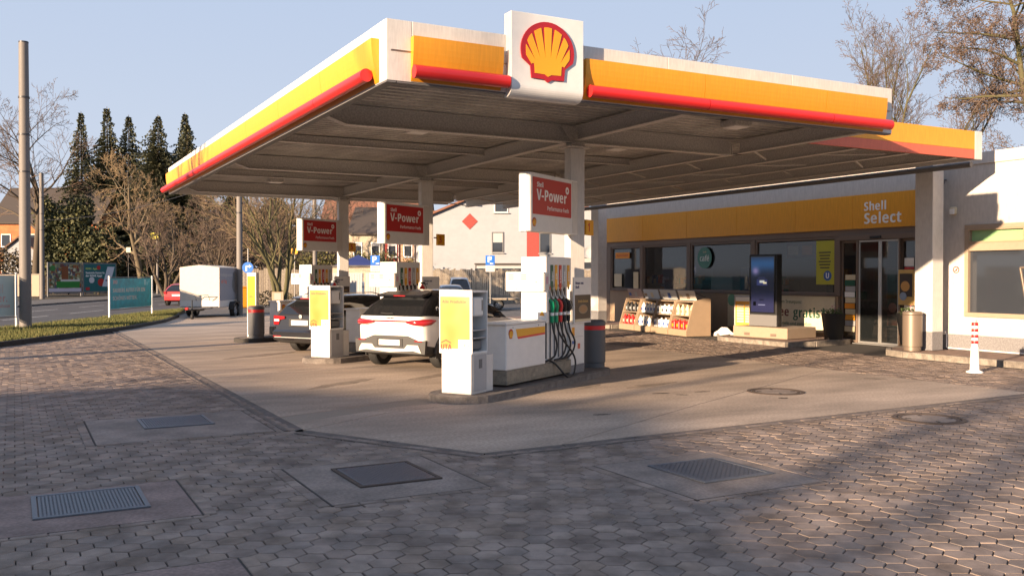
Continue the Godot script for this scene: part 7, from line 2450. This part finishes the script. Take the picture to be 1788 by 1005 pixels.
func conifer(label: String, at: Vector3, tall: float, wide: float, seed_: int, droop := 0.35) -> void:
	var g := RandomNumberGenerator.new()
	g.seed = seed_
	var t := thing("spruce_tree", label, "tree", at, 0, "tall spruces beyond the street")
	var mb := MB.new()
	mb.tube([Vector3.ZERO, Vector3(0.05, tall * 0.5, 0), Vector3(0, tall, 0)], [tall * 0.014, tall * 0.008, 0.03], 7, false)
	part(t, "trunk", mb, M.bark)
	mb = MB.new()
	var nz := FastNoiseLite.new()
	nz.seed = seed_
	nz.frequency = 0.35
	var y := tall * 0.08
	while y < tall * 0.995:
		var f := 1.0 - y / tall
		var reach := 2.7 * wide * pow(f, 1.15) * g.randf_range(0.8, 1.15) + 0.12
		var n := 9 if f > 0.2 else 6
		var off := g.randf() * TAU
		for k in n:
			var a := off + TAU * k / n + g.randf_range(-0.25, 0.25)
			var L := reach * g.randf_range(0.55, 1.1) * (1.0 + 0.75 * nz.get_noise_3d(cos(a) * 1.5, y * 0.8, sin(a) * 1.5))
			var out := Vector3(cos(a), 0, sin(a))
			var side := Vector3(-out.z, 0, out.x)
			var m := maxi(3, int(L / 0.2))
			for i in m:
				var u := (i + 1.0) / m
				var c := out * L * u + Vector3(0, y - droop * L * u * u + 0.14 * L * u, 0) + Vector3(g.randfn(), g.randfn(), g.randfn()) * 0.06
				var w := 0.3 * (1.2 - u) * sqrt(maxf(L, 0.2)) + 0.07
				mb.col = Color(0.065, 0.075, 0.048).lerp(Color(0.19, 0.18, 0.095), g.randf() * g.randf())
				for s in [-1.0, 1.0]:
					var e: Vector3 = side * s * w + out * w * 0.7 - Vector3(0, 0.2 * w + g.randf() * 0.12, 0)
					mb.tri(c, c + e + Vector3(0, 0.06, 0), c + out * 0.3 + Vector3(0, -0.03, 0))
					mb.tri(c, c + e * 0.8 - Vector3(0, 0.2, 0), c + e * 0.4 + out * 0.16)
		y += maxf(0.17, 0.021 * tall * (0.45 + f))
	part(t, "crown", mb, M.leaf)


func bush(label: String, at: Vector3, lumps: Array, count: int, size: float, seed_: int, dark: Color, pale: Color, called := "bush") -> void:
	var b := thing(called, label, "bush", at, -28.4)
	part(b, "foliage", leaf_mass(lumps, count, size, seed_, dark, pale), M.leaf)
	var mb := MB.new()
	for l in lumps:
		var c: Vector3 = l[0]
		mb.tube([Vector3(c.x, 0, c.z), c * 0.5 + Vector3(c.x, 0, c.z) * 0.5, c], [0.09, 0.06, 0.02], 5, false)
	part(b, "stem", mb, M.bark)


func build_trees() -> void:
	var K := [9, 6, 5, 4]
	# spruces beyond the street
	conifer("slim tall spruce standing free of the others above the billboards", at_far(-55.5, 119.0, 1.0), 22.0, 2.3, 11)
	conifer("tall pointed spruce behind the pale bare tree, tallest of the row", at_far(-52.6, 120.0, 1.0), 22.8, 3.4, 12)
	conifer("tall spruce whose top leans beside its twin", at_far(-50.2, 121.0, 1.0), 21.9, 3.8, 13)
	conifer("broad dark spruce behind the canopy corner", at_far(-45.6, 119.0, 1.0), 21.6, 5.0, 14)
	conifer("spruce behind the canopy end, taller of two close tops", at_far(-43.2, 122.0, 1.0), 22.4, 3.4, 15)
	conifer("spruce behind the canopy end, shorter of two close tops", at_far(-42.0, 119.5, 1.0), 20.6, 4.2, 16)
	conifer("lower dark spruce filling the gap above the bridge", at_far(-38.5, 128.0, 3.0), 12.0, 4.4, 17)
	conifer("lower dark spruce on the bank behind the trailer", at_far(-33.5, 130.0, 3.0), 11.0, 4.6, 18)
	conifer("shorter full spruce between the slim spruce and the tallest one", at_far(-54.2, 123.0, 1.0), 17.5, 3.6, 61)
	conifer("shorter full spruce leaning on the broad dark one", at_far(-47.6, 123.0, 1.0), 18.4, 4.4, 62)
	conifer("loose olive spruce low beside the orange house gable", at_far(-57.6, 121.0, 1.0), 13.5, 3.8, 63)
	# bare trees of the left background
	bare_tree("bare wide tree with ivy on its stem behind the tall tram pole", at_far(-46.5, 90.0, 0.5), 21, 16.5, 0.38, {"levels": 4, "kids": [12, 7, 6, 4], "thin": 0.014, "start": 0.35, "ratio": [0.6, 0.55, 0.5, 0.5], "called": "ivy_tree"})
	bare_tree("pale leaning bare tree with ivied trunk above the billboards", at_far(-36.8, 92.0, 0.3), 22, 12.5, 0.36, {"levels": 4, "kids": [11, 7, 5, 4], "thin": 0.016, "wiggle": 0.2, "start": 0.3, "spread": [0.95, 0.8, 0.7, 0.7], "ratio": [0.62, 0.55, 0.5, 0.5]}, "bark_light", "twig_light")
	bare_tree("pale bare tree arching over the red car", at_far(-33.0, 97.0, 0.5), 23, 9.0, 0.26, {"levels": 4, "kids": [10, 6, 5, 4], "thin": 0.016, "wiggle": 0.22, "start": 0.12, "spread": [1.0, 0.8, 0.7, 0.7], "ratio": [0.7, 0.55, 0.5, 0.5], "lift": 0.0}, "bark_light", "twig_light")
	bare_tree("bare multi-stem tree rising from the planter box behind the farthest pump", Vector3(12.74, 0, -49.95), 24, 8.4, 0.13, {"levels": 3, "stems": 6, "lean": 0.26, "kids": [11, 6, 5], "thin": 0.007, "start": 0.3, "spread": [0.6, 0.6, 0.6], "ratio": [0.4, 0.5, 0.5]}, "bark_moss", "twig_light")
	for q in [[-30.0, 92.0, 25, 9.5], [-26.5, 84.0, 26, 8.5], [-23.0, 88.0, 27, 10.0], [-19.0, 78.0, 28, 8.5], [-16.5, 92.0, 29, 10.5], [-27.0, 72.0, 35, 7.0]]:
		bare_tree("brown leafless shrub tree in the thicket beside the railway bank", at_far(q[0], q[1], 0.3), q[2], q[3], 0.16, {"levels": 3, "stems": 4, "lean": 0.35, "kids": [11, 7, 5], "thin": 0.013, "start": 0.15, "spread": [0.7, 0.7, 0.6], "ratio": [0.45, 0.5, 0.5], "called": "thicket_tree"}, "bark", "twig").set_meta("group", "leafless thicket trees")
	# right: trees above the shop roof
	bare_tree("bare upswept tree rising behind the canopy end", Vector3(39.0, 0, -31.6), 31, 13.6, 0.13, {"levels": 4, "stems": 8, "lean": 0.2, "kids": [12, 6, 5, 3], "thin": 0.007, "start": 0.3, "spread": [0.45, 0.55, 0.6, 0.6], "ratio": [0.36, 0.5, 0.5, 0.5], "lift": 0.35}, "bark_moss", "twig")
	bare_tree("large brown alder with hanging catkins beside the shop wing", Vector3(38.6, 0, -23.4), 32, 18.5, 0.24, {"levels": 4, "kids": [44, 10, 6, 4], "thin": 0.008, "start": 0.12, "spread": [1.2, 0.75, 0.7, 0.7], "ratio": [0.3, 0.5, 0.45, 0.45], "lift": 0.0, "clumps": 4}, "bark_moss", "twig")
	bare_tree("bare thin-crowned tree standing far behind the canopy and shop", Vector3(54.0, 0, -62.5), 33, 21.0, 0.34, {"levels": 4, "kids": [12, 7, 5, 4], "thin": 0.014, "start": 0.35}, "bark", "twig")
	# thicket of evergreen bushes on the bank
	var D := Color(0.035, 0.042, 0.018)
	var P := Color(0.13, 0.125, 0.045)
	bush("dark ivy mass over the bank behind the tram poles", at_far(-44.5, 92.5), [[Vector3(0, 5.0, 0), Vector3(2.9, 4.6, 2)], [Vector3(3.0, 3.6, 0), Vector3(2.4, 3.4, 2)], [Vector3(-2.2, 7.8, 0), Vector3(1.2, 2.2, 1.2)], [Vector3(1.6, 8.4, 0), Vector3(1.1, 1.6, 1.1)]], 17000, 0.3, 41, D, P, "ivy_bush")
	bush("brown-green hedge behind the sprayed wall", at_far(-50.0, 96.0), [[Vector3(-3.5, 2.4, 0), Vector3(3.6, 2.6, 1.6)], [Vector3(1.6, 2.2, 0), Vector3(2.2, 2.2, 1.6)]], 4200, 0.26, 42, Color(0.05, 0.038, 0.022), Color(0.16, 0.12, 0.055), "hedge")
	bush("tangled green thicket behind the billboards", at_far(-38.5, 96.5), [[Vector3(-1.0, 2.6, 0), Vector3(3.6, 2.8, 2)], [Vector3(3.4, 2.4, 0), Vector3(3.0, 2.8, 2)]], 6000, 0.28, 43, Color(0.03, 0.03, 0.014), Color(0.15, 0.125, 0.045), "thicket_bush")
	bush("dark laurel bushes beside the bridge abutment", at_far(-33.5, 101.0), [[Vector3(-2.5, 2.4, 0), Vector3(3.2, 3.2, 2)], [Vector3(1.2, 2.0, 0), Vector3(2.2, 2.5, 2)]], 6000, 0.26, 44, D, P, "laurel_bush")
	bush("olive hedge under the farthest red sign", at_far(-13.4, 70.0), [[Vector3(-1.6, 2.0, 0), Vector3(2.4, 1.9, 1.2)], [Vector3(1.9, 1.9, 0), Vector3(2.4, 1.9, 1.2)]], 5200, 0.16, 45, Color(0.05, 0.05, 0.014), Color(0.16, 0.14, 0.04), "hedge")
	bush("olive hedge between the red sign and the cream house", at_far(-9.3, 72.0), [[Vector3(-0.6, 2.0, 0), Vector3(1.5, 2.0, 1.0)], [Vector3(1.2, 1.7, 0), Vector3(1.3, 1.7, 1.0)]], 3200, 0.15, 46, Color(0.05, 0.05, 0.014), Color(0.15, 0.13, 0.04), "hedge")
	bush("low brown shrubs along the timber fence foot", at_far(-13.2, 56.6), [[Vector3(-1.4, 0.5, 0), Vector3(1.5, 0.6, 0.6)], [Vector3(1.2, 0.5, 0), Vector3(1.4, 0.7, 0.6)]], 2200, 0.1, 47, Color(0.06, 0.05, 0.02), Color(0.17, 0.13, 0.05), "low_shrub")
	bush("brown scrub on the bank beyond the bridge", at_far(-24.0, 108.0), [[Vector3(-4, 4.0, 0), Vector3(5, 4.5, 2)], [Vector3(4, 4.0, 0), Vector3(5, 4.5, 2)], [Vector3(11, 4.5, 0), Vector3(5, 4.5, 2)]], 8000, 0.3, 48, Color(0.05, 0.032, 0.024), Color(0.15, 0.1, 0.06), "scrub")
	# ivy on the leaning tree's trunk
	bush("ivy sleeve round the trunk of the pale leaning tree", at_far(-36.8, 91.9), [[Vector3(0, 1.8, 0), Vector3(0.55, 1.9, 0.55)], [Vector3(0.05, 4.0, 0), Vector3(0.45, 1.4, 0.45)]], 1500, 0.16, 49, Color(0.04, 0.05, 0.02), Color(0.19, 0.17, 0.07), "ivy_sleeve")
	# trees beyond the left edge: their stems throw the long shadow bands over the forecourt
	for q in [[-13.0, -24.6, 51, 11.0, 0.4], [-15.0, -26.6, 52, 11.0, 0.16], [-11.0, -22.9, 57, 9.0, 0.1], [-36.0, -9.6, 53, 16.0, 0.3], [-40.0, -3.4, 54, 15.5, 0.42], [-42.0, -1.7, 55, 15.5, 0.4], [-17.0, -17.2, 56, 4.6, 0.3]]:
		bare_tree("bare street tree near the cream house across the side street", Vector3(q[0], 0, q[1] - 0.35 * q[0]), q[2], q[3], q[4], {"levels": 3, "kids": [6, 4, 4], "thin": 0.008, "start": 0.7, "lift": 0.5, "wiggle": 0.05, "called": "street_tree"}).set_meta("group", "street trees across the side street")
